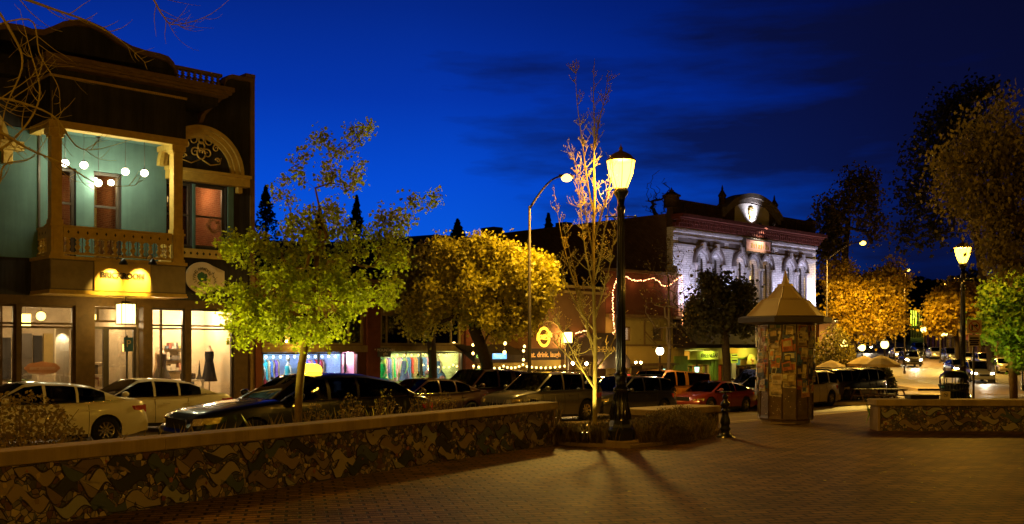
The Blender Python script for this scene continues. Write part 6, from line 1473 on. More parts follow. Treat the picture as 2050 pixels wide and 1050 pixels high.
# ================================================================== cars
def body_fn(P):
    L, W = P['L'], P['W']
    def wid(x):
        t = abs(x)/(L/2); return W/2*(1-.16*t**5-.02*t*t)
    return wid
WH = {}
def wheel_meshes(Rw, style):
    k = (round(Rw, 3), style)
    if k in WH: return WH[k]
    g = MB(world=False); w_ = .11
    prof = [(Rw*.62,-w_), (Rw*.9,-w_), (Rw*.985,-w_*.75), (Rw,-w_*.4), (Rw,w_*.4), (Rw*.985,w_*.75), (Rw*.9,w_), (Rw*.62,w_), (Rw*.60,w_*.4), (Rw*.60,-w_*.9)]
    n = 28; V_ = []
    for r_, y in prof:
        for i in range(n): a = 2*math.pi*i/n; V_.append((r_*math.cos(a), y, r_*math.sin(a)))
    m = len(prof); g.add(V_, [(j*n+i, j*n+(i+1) % n, (j+1) % m*n+(i+1) % n, (j+1) % m*n+i) for j in range(m) for i in range(n)], True)
    ty = g.build('wheel', 'tyre')
    g = MB(world=False); V_ = []; rp = [(Rw*.62,.085), (Rw*.58,.09), (Rw*.55,.05), (Rw*.54,-.06)]
    for r_, y in rp:
        for i in range(n): a = 2*math.pi*i/n; V_.append((r_*math.cos(a), -y, r_*math.sin(a)))
    g.add(V_, [(j*n+i, (j+1)*n+i, (j+1)*n+(i+1) % n, j*n+(i+1) % n) for j in range(3) for i in range(n)], True)
    ns = style
    for s_ in range(ns):
        a = 2*math.pi*s_/ns; da = .22 if ns < 7 else .13
        for dd in ((-1, 1) if ns < 7 else (0,)):
            aa = a+dd*.16; r0, r1 = Rw*.12, Rw*.57; hw = Rw*(.055 if ns < 7 else .06)
            ca, sa = math.cos(aa), math.sin(aa); P_ = []
            for r_, y in ((r0,-.05), (r1,-.072)):
                for q in (-1, 1):
                    P_.append((r_*ca-q*hw*sa, y, r_*sa+q*hw*ca)); P_.append((r_*ca-q*hw*sa, y+.03, r_*sa+q*hw*ca))
            g.add(P_, [(0,2,6,4), (1,5,7,3), (0,4,5,1), (2,3,7,6)])
    V_ = [(0,-.085,0)]+[(Rw*.15*math.cos(2*math.pi*i/12), -.075, Rw*.15*math.sin(2*math.pi*i/12)) for i in range(12)]; g.add(V_, [(0, 1+(i+1) % 12, 1+i) for i in range(12)], True)
    rm = g.build('rim', 'rim')
    g = MB(world=False); V_ = [(Rw*.54*math.cos(2*math.pi*i/n), .0, Rw*.54*math.sin(2*math.pi*i/n)) for i in range(n)]; g.add(V_, [tuple(range(n))]); dk = g.build('hub_shade', 'plastic_black')
    WH[k] = (ty.data, rm.data, dk.data)
    for o in (ty, rm, dk): bpy.data.objects.remove(o)
    return WH[k]
TYPES = dict(
 sedan=dict(L=4.85, W=1.84, H=1.47, R=.33, ax=(1.42,-1.36), top=[(-2.43,.62),(-2.38,.95),(-2.2,1.03),(-1.75,1.06),(-1.0,1.00),(.2,.97),(.9,.97),(1.5,.89),(2.1,.77),(2.35,.66),(2.43,.5)],
    gh=[(-1.85,1.05),(-1.05,1.38),(-.5,1.45),(.1,1.47),(.45,1.43),(1.25,.955)], pil=(-.72,-.66,.0,.07), rr=(-.98,.40), cw=.80),
 limo=dict(L=5.75, W=1.98, H=1.50, R=.34, ax=(1.75,-1.55), top=[(-2.87,.6),(-2.8,.92),(-2.6,1.0),(-2.1,1.04),(-1.0,1.03),(.6,1.0),(1.1,.99),(1.8,.92),(2.5,.82),(2.8,.72),(2.87,.5)],
    gh=[(-2.35,1.03),(-1.75,1.36),(-1.0,1.48),(-.3,1.5),(.25,1.45),(1.15,.985)], pil=(-.75,-.68,-.02,.06), rr=(-1.75,.2), cw=.82),
 suv=dict(L=4.75, W=1.90, H=1.74, R=.38, ax=(1.42,-1.35), top=[(-2.37,.65),(-2.35,1.0),(-2.2,1.12),(-1.0,1.12),(.3,1.10),(.85,1.09),(1.5,1.03),(2.1,.93),(2.3,.8),(2.37,.55)],
    gh=[(-2.28,1.10),(-1.95,1.60),(-1.5,1.70),(-.3,1.74),(.35,1.70),(1.15,1.085)], pil=(-1.25,-1.15,-.2,-.12), rr=(-1.98,.30), cw=.84),
 coupe=dict(L=4.6, W=1.8, H=1.36, R=.33, ax=(1.4,-1.25), top=[(-2.3,.6),(-2.27,.88),(-2.1,.97),(-1.7,.99),(-.8,.93),(.3,.9),(.9,.9),(1.5,.83),(2.0,.72),(2.24,.6),(2.3,.48)],
    gh=[(-1.95,.975),(-1.0,1.26),(-.5,1.34),(0,1.36),(.3,1.32),(1.2,.885)], pil=(-.5,-.44,-.1,-.09), rr=(-.95,.28), cw=.78),
 pickup=dict(L=5.3, W=1.92, H=1.80, R=.39, ax=(1.65,-1.55), top=[(-2.65,.7),(-2.63,1.1),(-1.0,1.14),(.0,1.13),(.8,1.13),(1.4,1.12),(2.2,1.06),(2.55,.95),(2.65,.6)],
    gh=[(-2.55,1.12),(-2.45,1.68),(-1.2,1.74),(.1,1.80),(.75,1.76),(1.45,1.115)], pil=(-.75,-.5,.1,.2), rr=(-2.4,.7), cw=.86))
def car(kind, label, loc, rz, paint, near=True, spokes=10, lights=False, tail_lit=False, group=None, name='parked_car', det=True, taxi=False, category='car'):
    P = TYPES[kind]; L, W, Rw = P['L'], P['W'], P['R']; wid = body_fn(P); t = thing(name, label, category, loc, rz, group)
    Ra = Rw*1.16; xs = set(lin(-L/2, L/2, 41))
    for ax in P['ax']:
        for a in lin(0, math.pi, 13): xs.add(ax+Ra*math.cos(a))
        xs |= {ax-Ra-.03, ax+Ra+.03}
    xs = sorted(xs); xs = [x for i, x in enumerate(xs) if i == 0 or x-xs[i-1] > .004]
    def ztop(x): return interp(x, P['top'])
    def zbot(x):
        z = .20+.10*sm((abs(x)-L/2+.5)/.5)
        for ax in P['ax']:
            d = abs(x-ax)
            if d < Ra: z = max(z, Rw+math.sqrt(max(0, Ra*Ra-d*d)))
        return z
    half = []
    for x in xs:
        w_ = wid(x); zt_ = ztop(x); zb_ = zbot(x); sh = zt_-.05
        zz_ = [zb_, zb_+(sh-zb_)*.22, zb_+(sh-zb_)*.5, zb_+(sh-zb_)*.72, zb_+(sh-zb_)*.9, sh+.012]
        def wa(z):   # side bulge against absolute height
            q = (z-.2)/(sh-.2); return w_*(.955+.045*math.sin(min(1, max(0, q*1.15))*math.pi*.9)-.05*max(0, q-.8)/.2)
        row = [(x, wa(z), z) for z in zz_]+[(x, w_*.87, zt_+.005), (x, w_*.55, zt_+.028), (x, 0, zt_+.04)]
        half.append(row)
    g = MB(world=False); m = len(half[0]); V_ = []
    for row in half: V_ += row+[(x, -y, z) for x, y, z in row[-2::-1]]
    n = 2*m-1; fs = [(j*n+i, j*n+i+1, (j+1)*n+i+1, (j+1)*n+i) for j in range(len(xs)-1) for i in range(n-1)]
    g.add(V_, fs, True); g.add(V_[:n], [tuple(range(n))]); g.add(V_[-n:], [tuple(range(n-1, -1, -1))])
    g.build('body', paint, t)
    # cabin grid
    gh = P['gh']; xg = sorted(set(lin(gh[0][0], gh[-1][0], 25)) | {p for p in P['pil']} | {p for p in P['rr']} | {gh[1][0], gh[-2][0]})
    parts = {'roof': [], 'windscreen': [], 'rear_window': [], 'side_window': [], 'side_window2': []}
    V_ = []; rows = []
    for x in xg:
        zr_ = interp(x, gh); zb_ = ztop(x)-.01; w0_ = wid(x)*.93; q = max(0.02, (zr_-zb_)/(P['H']-1.0)); w1_ = W/2*(.93-(.93-P['cw'])*min(1, q)-.05)
        row = [(w0_*1.0, zb_), (w0_+(w1_-w0_)*.5+.02, zb_+(zr_-zb_)*.5), (w1_, zr_-.07*min(1, q)), (w1_-.08, zr_-.012), (w1_*.5, zr_+.01), (0, zr_+.018)]
        row = row+[(-y, z) for y, z in row[-2::-1]]; V_ += [(x, y, z) for y, z in row]
    n = 11; rf0, rf1 = P['rr']; p0, p1, p2, p3 = P['pil']; xb, xe = gh[0][0], gh[-1][0]
    for j in range(len(xg)-1):
        xc = (xg[j]+xg[j+1])/2
        for i in range(10):
            f = (j*n+i, j*n+i+1, (j+1)*n+i+1, (j+1)*n+i); side = i in (0, 1, 8, 9); edge = i in (2, 7)
            if side:
                pil = p0 < xc < p1 or p2 < xc < p3 or xc < xb+(rf0-xb)*.55 or xc > xe-.16
                if kind in ('suv',) : pil = p0 < xc < p1 or p2 < xc < p3 or xc < xb+.12 or xc > xe-.16
                if kind == 'pickup': pil = p0 < xc < p1 or p2 < xc < p3 or xc < xb+.15 or xc > xe-.16
                k = 'roof' if pil else ('side_window' if i < 2 else 'side_window2')
            elif edge: k = 'roof'
            else: k = 'roof' if rf0 <= xc <= rf1 else ('windscreen' if xc > rf1 else 'rear_window')
            parts[k].append(f)
    for k, fs in parts.items():
        if not fs: continue
        g = MB(world=False); used = sorted({i for f in fs for i in f}); mp_ = {a: b_ for b_, a in enumerate(used)}
        g.add([V_[i] for i in used], [tuple(mp_[i] for i in f) for f in fs], True); g.build('side_window' if k == 'side_window2' else k, paint if k == 'roof' else 'car_glass', t)
    # dark cabin interior: floor, dashboard, seats
    g = MB(world=False); wi = W*.40; g.box((gh[0][0]+.1, -wi, .28), (gh[-1][0]-.1, wi, .62))
    for sx in (gh[-2][0]-.55, gh[-2][0]-1.5):
        for sy in (-.38, .38): g.box((sx-.1, sy-.24, .6), (sx+.06, sy+.24, 1.12)); g.box((sx-.07, sy-.12, 1.13), (sx+.02, sy+.12, 1.3))
    g.box((-L*.44, -W*.36, .24), (L*.44, W*.36, .27))
    for ax in P['ax']: g.box((ax-Ra*.98, -W*.34, .27), (ax+Ra*.98, W*.34, Rw+Ra*.9))
    g.build('interior', 'plastic_black', t)
    ty, rm, dk = wheel_meshes(Rw, spokes)
    for ax in P['ax']:
        for s_ in (-1, 1):
            wobj = bpy.data.objects.new('wheel', ty); col.objects.link(wobj); wobj.parent = t; wobj.location = (ax, s_*(W/2-.135), Rw); wobj.rotation_euler.z = 0 if s_ < 0 else math.pi
            for dat, nm in ((rm, 'rim'), (dk, 'hub_shade')):
                c = bpy.data.objects.new(nm, dat); col.objects.link(c); c.parent = wobj
    if not det: pass
    # lamps, grille, bumpers, trim
    xf_, xr_ = L/2, -L/2
    for s_ in (-1, 1):
        zh = ztop(xf_-.12)-.10; hl = [(xf_-.02, s_*W*.30, zh-.05), (xf_-.10, s_*W*.40, zh-.04), (xf_-.42, s_*(wid(xf_-.42)+.006), zh+.0), (xf_-.48, s_*(wid(xf_-.48)*.985+.004), zh+.11), (xf_-.16, s_*W*.41, zh+.09), (xf_-.06, s_*W*.30, zh+.07)]
        g = MB(world=False); k_ = 1 if s_ > 0 else -1
        V2 = [(a+.02, b_, c) for a, b_, c in hl]+[(a-.06, b_*.93, c) for a, b_, c in hl]; g.add(V2, [(0,1,4,5), (1,2,3,4)]+[(i, (i+1) % 6, (i+1) % 6+6, i+6) for i in range(6)], False)
        g.build('headlight', 'headlight_on' if lights else 'lens_clear', t)
        zt2 = ztop(xr_+.15)-.1; th = .16 if kind not in ('suv', 'pickup') else .30
        tl = [(xr_, s_*W*.30, zt2-th), (xr_+.06, s_*W*.40, zt2-th), (xr_+.38, s_*(wid(xr_+.38)+.006), zt2-th*.6), (xr_+.40, s_*(wid(xr_+.40)+.002), zt2-.0), (xr_+.08, s_*W*.405, zt2+.02), (xr_+.03, s_*W*.30, zt2+.02)]
        g = MB(world=False); V2 = [(a-.018, b_, c) for a, b_, c in tl]+[(a+.06, b_*.93, c) for a, b_, c in tl]; g.add(V2, [(0,5,4,1), (1,4,3,2)]+[(i, (i+1) % 6, (i+1) % 6+6, i+6) for i in range(6)], False)
        g.build('tail_light', 'lens_red_lit' if tail_lit else 'lens_red', t)
        g = MB(world=False); xm = gh[-1][0]-.32; zm = ztop(xm)+.10; g.ball((xm, s_*(W/2+.10), zm), .10, 10, .75); g.tube([(xm+.02, s_*(W/2-.10), zm-.05), (xm, s_*(W/2+.06), zm)], .025, 5); g.build('mirror', paint, t)
    g = MB(world=False)
    g.cbox((xf_+.012, 0, .60), (.02, W*.42, .16)); g.cbox((xf_-.005, 0, .34), (.05, W*.62, .14)); g.build('grille', 'plastic_black' if kind != 'limo' else 'chrome', t)
    if kind == 'limo':
        g = MB(world=False)
        for k in range(17): g.cbox((xf_+.028, -W*.2+W*.4*k/16, .60), (.012, .012, .16))
        g.frame(0, 1, 0, 1, .1, 0, 1) if False else None
        g.box((xf_+.02, -W*.22, .685), (xf_+.05, W*.22, .705)); g.build('grille_bars', 'plastic_black', t)
    g = MB(world=False); g.cbox((xr_-.008, 0, .80 if kind != 'pickup' else .9), (.02, .32, .15)); g.build('number_plate', 'sign_white', t)
    for x_, nm in ((xf_, 'front_bumper'), (xr_, 'rear_bumper')):
        s2 = 1 if x_ > 0 else -1; g = MB(world=False); Pp = []
        for q in lin(-1, 1, 13): Pp.append((x_+s2*(.045-.10*abs(q)**4), q*W*.455, .40))
        V2 = []
        for a, b_, c in Pp: V2 += [(a-s2*.10, b_, .24), (a, b_, .28), (a+s2*.008, b_, .46), (a-s2*.04, b_, .54)]
        g.add(V2, [(4*i+k, 4*i+4+k, 4*i+5+k, 4*i+1+k) for i in range(12) for k in range(3)], True); g.build(nm, paint if kind != 'pickup' else 'plastic_black', t)
    for s_ in (-1, 1):     # seams, handles, sills
        g = MB(world=False)
        for x_ in (gh[-1][0]-.25, (p2+p3)/2, (p0+p1)/2-.25 if kind != 'coupe' else None):
            if x_ is None: continue
            if any(abs(x_-ax) < Ra for ax in P['ax']):
                x_ = min((ax+Ra+.02 for ax in P['ax'] if abs(x_-ax) < Ra), key=lambda q: abs(q-x_))
            zt3 = ztop(x_)-.06; Pp = []
            for i in range(6):
                z = .26+(zt3-.26)*i/5; q = (z-.2)/(zt3+.01-.2); Pp.append((x_, s_*(wid(x_)*(.955+.045*math.sin(min(1, q*1.15)*math.pi*.9)-.05*max(0, q-.8)/.2)+.001), z))
            g.tube(Pp, .006, 4, False)
        g.build('door_seam', 'plastic_black', t)
        g = MB(world=False)
        for x_ in ((p2+p3)/2-.32, (p0+p1)/2-.28):
            if any(abs(x_-ax) < Ra*.8 for ax in P['ax']) and kind == 'coupe': continue
            g = MB(world=False); g.cbox((x_, s_*(wid(x_)*.992+.008), ztop(x_)-.19), (.18, .03, .03)); g.build('door_handle', paint if kind != 'limo' else 'chrome', t)
        g = MB(world=False); x0_, x1_ = P['ax'][1]+Ra+.05, P['ax'][0]-Ra-.05; g.box((x0_, s_*(W*.455), .17), (x1_, s_*(W*.485), .26)); g.build('sill', 'plastic_black', t)
        xw0, xw1 = gh[-1][0]-.2, gh[0][0]+.35
        g = MB(world=False); g.tube([(x_, s_*(wid(x_)*.93+.012), ztop(x_)+.0) for x_ in lin(xw0, xw1, 9)], .009, 4, False); g.build('window_trim', 'chrome' if kind in ('limo', 'sedan') else 'plastic_black', t)
    if kind == 'suv':
        for s_ in (-1, 1): g = MB(world=False); g.tube([(-1.7, s_*.62, 1.72), (-1.5, s_*.62, 1.79), (.0, s_*.62, 1.80), (.2, s_*.62, 1.75)], .018, 5); g.build('roof_rail', 'plastic_black', t)
    if kind == 'pickup':
        g = MB(world=False); g.box((-.62, -W*.42, 1.2), (-.55, W*.42, 1.72)); g.build('canopy_gap', 'plastic_black', t)
    if taxi:
        g = MB(world=False); V2 = []; n2 = 14
        for z, k in ((0, 1), (.07, 1.0), (.13, .86), (.17, .55)):
            for i in range(n2): a = 2*math.pi*i/n2; V2.append((-.1+.14*k*math.cos(a), .40*k*math.sin(a), 1.52+z))
        g.add(V2, [(j*n2+i, j*n2+(i+1) % n2, (j+1)*n2+(i+1) % n2, (j+1)*n2+i) for j in range(3) for i in range(n2)]+[tuple(range(3*n2, 4*n2))], True); g.build('roof_light', 'taxi_yellow', t)
        g = MB(world=False)
        for k in range(7):
            if k == 3: continue
            x_ = -.1-.28*k; s_ = 1 if math.cos(rz) < 0 else 1
        g2 = MB(xf=lambda p: (-p[0], W/2*.985+p[1], p[2]), world=False)
        for k, ch in enumerate('777 7777'):
            if ch == ' ': continue
            x_ = .25+.21*k; g2 = MB(xf=lambda p: (-p[0], W/2*.985+p[1], p[2]), world=False); g2.text(ch, x_, .66, .22, .012, .018, shear=.2); g2.build('door_number', 'sign_white', t)
    return t
HU = math.atan2(UY, UX)      # along the street
def park(kind, label, px_c, V, paint, face=-1, dz=0, **k):
    u = U(px_c, V); x, y = XY(u, V)
    # sit on the slope of the street
    zc = zs(x, y); t = car(kind, label, (x, y, zc+dz), HU if face > 0 else HU+math.pi, paint, **k)
    x2, y2 = XY(u+2, V); x1, y1 = XY(u-2, V); sl = math.atan2(zs(x2, y2)-zs(x1, y1), 4)
    t.rotation_euler = (0, -sl if face > 0 else sl, HU if face > 0 else HU+math.pi)
    return t
G_ = 'cars parked along the shop street'
park('sedan', 'white sedan nearest the left edge, in front of the corner shop', 66, 24.6, 'paint_white', group=G_, spokes=10)
park('sedan', 'second white sedan, between the nearest white sedan and the black taxi', 285, 27.6, 'paint_white', group=G_, spokes=7)
TX = park('limo', 'long black taxi limousine with a yellow roof light and 7777 on its door', 612, 18.3, 'paint_black', name='taxi', taxi=True, category='taxi', spokes=8)
TX.scale = (1, 1, 1.05)
park('sedan', 'dark brown sedan just right of the black taxi, below the green lit window', 852, 27.2, 'paint_maroon', group=G_, spokes=5)
park('pickup', 'dark maroon van like pickup left of the long grey car', 972, 27.8, 'paint_maroon', group=G_, spokes=6)
park('suv', 'long grey estate car with a black window band left of the bare sapling', 1086, 25.0, 'paint_grey', group=G_, spokes=9)
park('sedan', 'beige car behind the lamp post, only its tan roof and rear showing', 1205, 28.0, 'paint_beige', group=G_)
t = park('suv', 'dark navy car with five spoke wheels right behind the lamp post', 1249, 25.0, 'paint_navy', group=G_, spokes=5); t.scale = (1, 1, .92)
park('pickup', 'bright orange pickup with a black windowed canopy', 1326, 27.2, 'paint_orange', group=G_, spokes=8)
park('coupe', 'dark red coupe behind the small bollard', 1428, 25.6, 'paint_red', group=G_, spokes=7)
park('sedan', 'silver blue car partly hidden by the left side of the poster kiosk', 1534, 26.0, 'paint_silver', group=G_)
park('suv', 'black car at the kerb behind the silver blue car, by the yellow shop', 1520, 28.2, 'paint_black', group=G_)
park('suv', 'tan car just right of the poster kiosk', 1602, 25.0, 'paint_beige', group=G_, spokes=6)
park('suv', 'dark grey hatchback between the tan car and the black car by the picnic tables', 1652, 25.6, 'paint_brown', group=G_, spokes=6)
park('suv', 'black car with bright ten spoke wheels beside the picnic tables', 1706, 25.4, 'paint_black', group=G_, spokes=10)
t = park('sedan', 'beige car with a red tail light cut off by the right edge', 2110, 26.5, 'paint_beige', face=1, spokes=7, tail_lit=False); t['label'] = 'beige car cut off by the right edge, its red tail light showing'
HG = 'cars parked up the hill road'
for i, (y, kd, pt) in enumerate(((100, 'sedan', 'paint_beige'), (107, 'suv', 'paint_brown'), (114.5, 'sedan', 'paint_silver'), (122, 'suv', 'paint_black'), (131, 'sedan', 'paint_silver'), (141, 'suv', 'paint_black'))):
    x = cY(y)+5.6; car(kd, ['lowest and nearest car parked up the hill road, beige, left of the lamp post foot', 'brown car second from the bottom of the hill row', 'silver car third from the bottom of the hill row', 'black car fourth from the bottom of the hill row', 'silver car fifth from the bottom of the hill row', 'topmost black car of the hill row'][i], (x, y, zg(x, y)+.02), R(-102), pt, group=HG)
for i, (y, o) in enumerate(((84, -1.2), (97, .4), (112, -1.4), (130, .6), (150, -1.0))):
    x = cY(y)+o; tt = car('sedan' if i % 2 else 'suv', ['nearest car coming down the hill road with its headlights on', 'second car coming down the hill road with its headlights on', 'third car coming down the hill road with its headlights on', 'fourth car coming down the hill road with its headlights on', 'farthest car coming down the hill road with its headlights on'][i], (x, y, zg(x, y)+.02), R(-100), ['paint_silver', 'paint_black', 'paint_grey', 'paint_white', 'paint_black'][i], lights=True, group='cars coming down the hill road', name='moving_car')
    fw = Vector((math.cos(R(-100)), math.sin(R(-100)), 0)); spot('headlamp_beam', Vector((x, y, zg(x, y)+.7))+fw*2.5, Vector((x, y, zg(x, y)-.4))+fw*14, 700, (1,.85,.6), 60, .6, .1)
for i, (px, D) in enumerate(((1703, 150), (1722, 172), (1738, 190))):
    x = atx(px, D); car('sedan', ['headlit car seen left through the golden tree', 'headlit car seen through the middle of the golden tree', 'farthest headlit car behind the golden tree'][i], (x, D, zg(x, D)+.02), R(-95), 'paint_silver', lights=True, group='cars coming down the hill road', name='moving_car')
# ================================================================== trees
LEAF4 = np.array([(0,0,0), (.32,.45,.06), (0,1,0), (-.32,.45,.06)])
LEAF10 = np.array([(0,0,0), (.30,.02,.0), (.50,.28,.05), (.30,.36,.04), (.42,.72,.03), (.14,.62,0), (0,1.05,-.05), (-.14,.62,0), (-.42,.72,.03), (-.30,.36,.04), (-.50,.28,.05), (-.30,.02,0)])
def leaf_mesh(name, cen, size, shape, mat, parent, rg, droop=.25, off=(0,0,0), sv=.3):
    n = len(cen); 
    d = rg.normal(size=(n, 3)); d[:, 2] -= droop; d /= np.linalg.norm(d, axis=1)[:, None]
    t = rg.normal(size=(n, 3)); t -= d*np.sum(t*d, 1)[:, None]; t /= np.linalg.norm(t, axis=1)[:, None]; nn = np.cross(d, t)
    s = size*(1+rg.uniform(-sv, sv, n))
    V = cen[:, None, :]+s[:, None, None]*(shape[None, :, 0:1]*t[:, None, :]+(shape[None, :, 1:2]-.4)*d[:, None, :]+shape[None, :, 2:3]*nn[:, None, :])
    return npmesh(name, V.reshape(-1, 3), len(shape), mat, parent, off)
def grow(trunk, crown, n, rg, step=.45, up=.25):
    """trunk: list of points; crown: list of (centre, radii, weight). returns nodes, parents"""
    nodes = [np.array(p, float) for p in trunk]; par = [-1]+list(range(len(trunk)-1)); start = max(1, len(trunk)//2)
    w = np.array([c[2] for c in crown], float); w /= w.sum(); A = []
    for i in range(n):
        c = crown[rg.choice(len(crown), p=w)]; v = rg.normal(size=3); v /= np.linalg.norm(v); A.append(np.array(c[0])+v*np.array(c[1])*rg.random()**.42)
    top = nodes[-1]; mid = np.mean(nodes[start:], axis=0); A.sort(key=lambda p: np.linalg.norm(p-mid))
    arr = np.array(nodes)
    for p in A:
        d = arr[start:]-p; dist_ = np.sqrt((d**2).sum(1))+up*np.maximum(0, d[:, 2])*1.6; j = int(dist_.argmin())+start; a = arr[j]; L = np.linalg.norm(p-a); k = max(1, int(L/step)); prev = j; new = []
        for i in range(1, k+1):
            q = i/k; pos = a+(p-a)*q; pos = pos+np.array([0, 0, -.12*L*math.sin(math.pi*q)*(1 if L > .8 else 0)])+(rg.normal(size=3)*step*.13 if i < k else 0)
            nodes.append(pos); par.append(prev); prev = len(nodes)-1; new.append(pos)
        arr = np.vstack([arr, new])
    return arr, par
def branches(arr, par, r0, rt, p=2.3):
    n = len(arr); ch = [[] for _ in range(n)]
    for i, q in enumerate(par):
        if q >= 0: ch[q].append(i)
    r = [0.]*n
    order = sorted(range(n), key=lambda i: -i)
    for i in order: r[i] = rt if not ch[i] else sum(r[c]**p for c in ch[i])**(1/p)
    k = r0/max(r[0], 1e-6); r = [max(rt*.8, x*(k if x > rt*3 else 1+(k-1)*max(0, (x-rt)/(2*rt)))) for x in r]
    return r, ch
def tree(name, label, base, trunk, crown, n=220, leaves=9000, size=.08, mat='leaf_lime', bark='bark', r0=.08, rt=.006, seed=1, shape=LEAF10, sigma=.16, group=None, step=.4, minr=0, cat='tree', droop=.3, trunk_split=True, leaf_pick=1.0, sides=6, gap=None):
    rg = np.random.default_rng(seed); b = np.array(base, float)
    t = thing(name, label, cat, tuple(base), 0, group)
    arr, par = grow([tuple(np.array(p)) for p in trunk], crown, n, rg, step); r, ch = branches(arr, par, r0, rt)
    g = MB(world=False); gt = MB(world=False); done = set(); nt_ = len(trunk)
    r_tr = [max(r[i], r0*(1-.55*i/(nt_-1))) for i in range(nt_)]; gt.tube([tuple(arr[i]) for i in range(nt_)], r_tr, 10)
    # chains of branches
    stack = [(i, c) for i in range(nt_) for c in ch[i] if c >= nt_]
    while stack:
        s_, c = stack.pop(); P = [arr[s_], arr[c]]; Rr = [r[c], r[c]]; cur = c
        while ch[cur]:
            nx = max(ch[cur], key=lambda q: r[q]); stack += [(cur, q) for q in ch[cur] if q != nx]; P.append(arr[nx]); Rr.append(r[nx]); cur = nx
        g.tube([tuple(p) for p in P], Rr, sides if Rr[0] > rt*2.5 else 3, False)
    gt.build('trunk', bark, t); g.build('branches', bark, t)
    if leaves:
        tips = np.array([i for i in range(nt_, len(arr)) if r[i] < rt*2.6]); tips = arr[tips]
        if gap is not None: tips = tips[[gap(p) for p in tips]]
        kk = rg.integers(0, len(tips), leaves); cen = tips[kk]+rg.normal(size=(leaves, 3))*sigma
        leaf_mesh('crown', cen, size, shape, mat, t, rg, droop)
    return t
def rel(px, py, D, base): p = at(px, py, D); return (p.x-base[0], p.y-base[1], p.z-base[2])
def blob(px, py, wx, wy, D, base, w=1, depth=None):
    c = rel(px, py, D, base); k = D/F; return (c, (wx*k, (depth if depth is not None else wx*k), wy*k), w)

# hero green tree over the long wall
D = 16.0; b0 = (atx(597, D), D, 0.03)
T = [rel(x, y, D, b0) for x, y in ((597, 925), (597, 840), (599, 780), (604, 730), (612, 690), (626, 650), (630, 600), (632, 540), (640, 460))]; T[0] = (0, 0, 0)
C = [blob(620,590,115,75,D,b0,3), blob(700,570,110,75,D,b0,2.6), blob(540,620,90,55,D,b0,1.8), blob(640,480,85,70,D,b0,2), blob(560,520,70,60,D,b0,1.2), blob(770,500,60,60,D,b0,.9), blob(600,660,110,35,D,b0,1.6), blob(500,640,55,60,D,b0,.8), blob(640,370,55,75,D,b0,.55), blob(655,300,45,45,D,b0,.22), blob(800,440,55,55,D,b0,.42), blob(850,420,40,40,D,b0,.12), blob(570,370,60,45,D,b0,.22), blob(725,260,36,20,D,b0,.07), blob(700,340,50,50,D,b0,.16), blob(430,590,45,45,D,b0,.18), blob(480,500,45,35,D,b0,.3)]
tree('maple_tree', 'young leafy yellow-green tree with a slim trunk behind the long mosaic wall, lit from below', b0, T, C, 380, 17500, .054, 'leaf_lime', 'bark', .062, .0038, 5, sigma=.075, step=.22, droop=.45)
# round golden trees in front of the cafe
D = 38; b0 = (atx(982, D), D, zg(atx(982, D), D)+.1)
T = [(0,0,0), rel(975,730,D,b0), rel(965,700,D,b0), rel(950,660,D,b0), rel(945,620,D,b0)]
C = [blob(950,570,70,75,D,b0,2), blob(1050,580,65,75,D,b0,2), blob(880,600,60,60,D,b0,1.5), blob(1000,530,55,40,D,b0,1), blob(1075,545,40,40,D,b0,.8), blob(960,500,30,18,D,b0,.5), blob(900,525,50,40,D,b0,.9), blob(1000,640,80,35,D,b0,1.2), blob(850,640,40,45,D,b0,.6)]
tree('street_tree', 'broad round golden tree in front of the cafe, left of the sapling', b0, T, C, 520, 26000, .17, 'leaf_gold', 'bark_dark', .24, .012, 11, LEAF4, .20, step=.45, sigma=.20) if False else tree('street_tree', 'broad round golden tree in front of the cafe, left of the sapling', b0, T, C, 560, 40000, .115, 'leaf_gold', 'bark_dark', .24, .012, 11, LEAF10, .20, step=.45)
D = 40.5; b0 = (atx(868, D), D, zg(atx(868, D), D)+.1)
T = [(0,0,0), rel(866,720,D,b0), rel(862,670,D,b0), rel(858,620,D,b0)]
C = [blob(850,560,55,60,D,b0,2), blob(830,610,50,45,D,b0,1), blob(870,520,40,30,D,b0,.7)]
tree('street_tree', 'darker brownish tree between the green tree and the broad golden tree', b0, T, C, 220, 7000, .17, 'leaf_olive', 'bark_dark', .18, .012, 13, LEAF10, .2, step=.45)
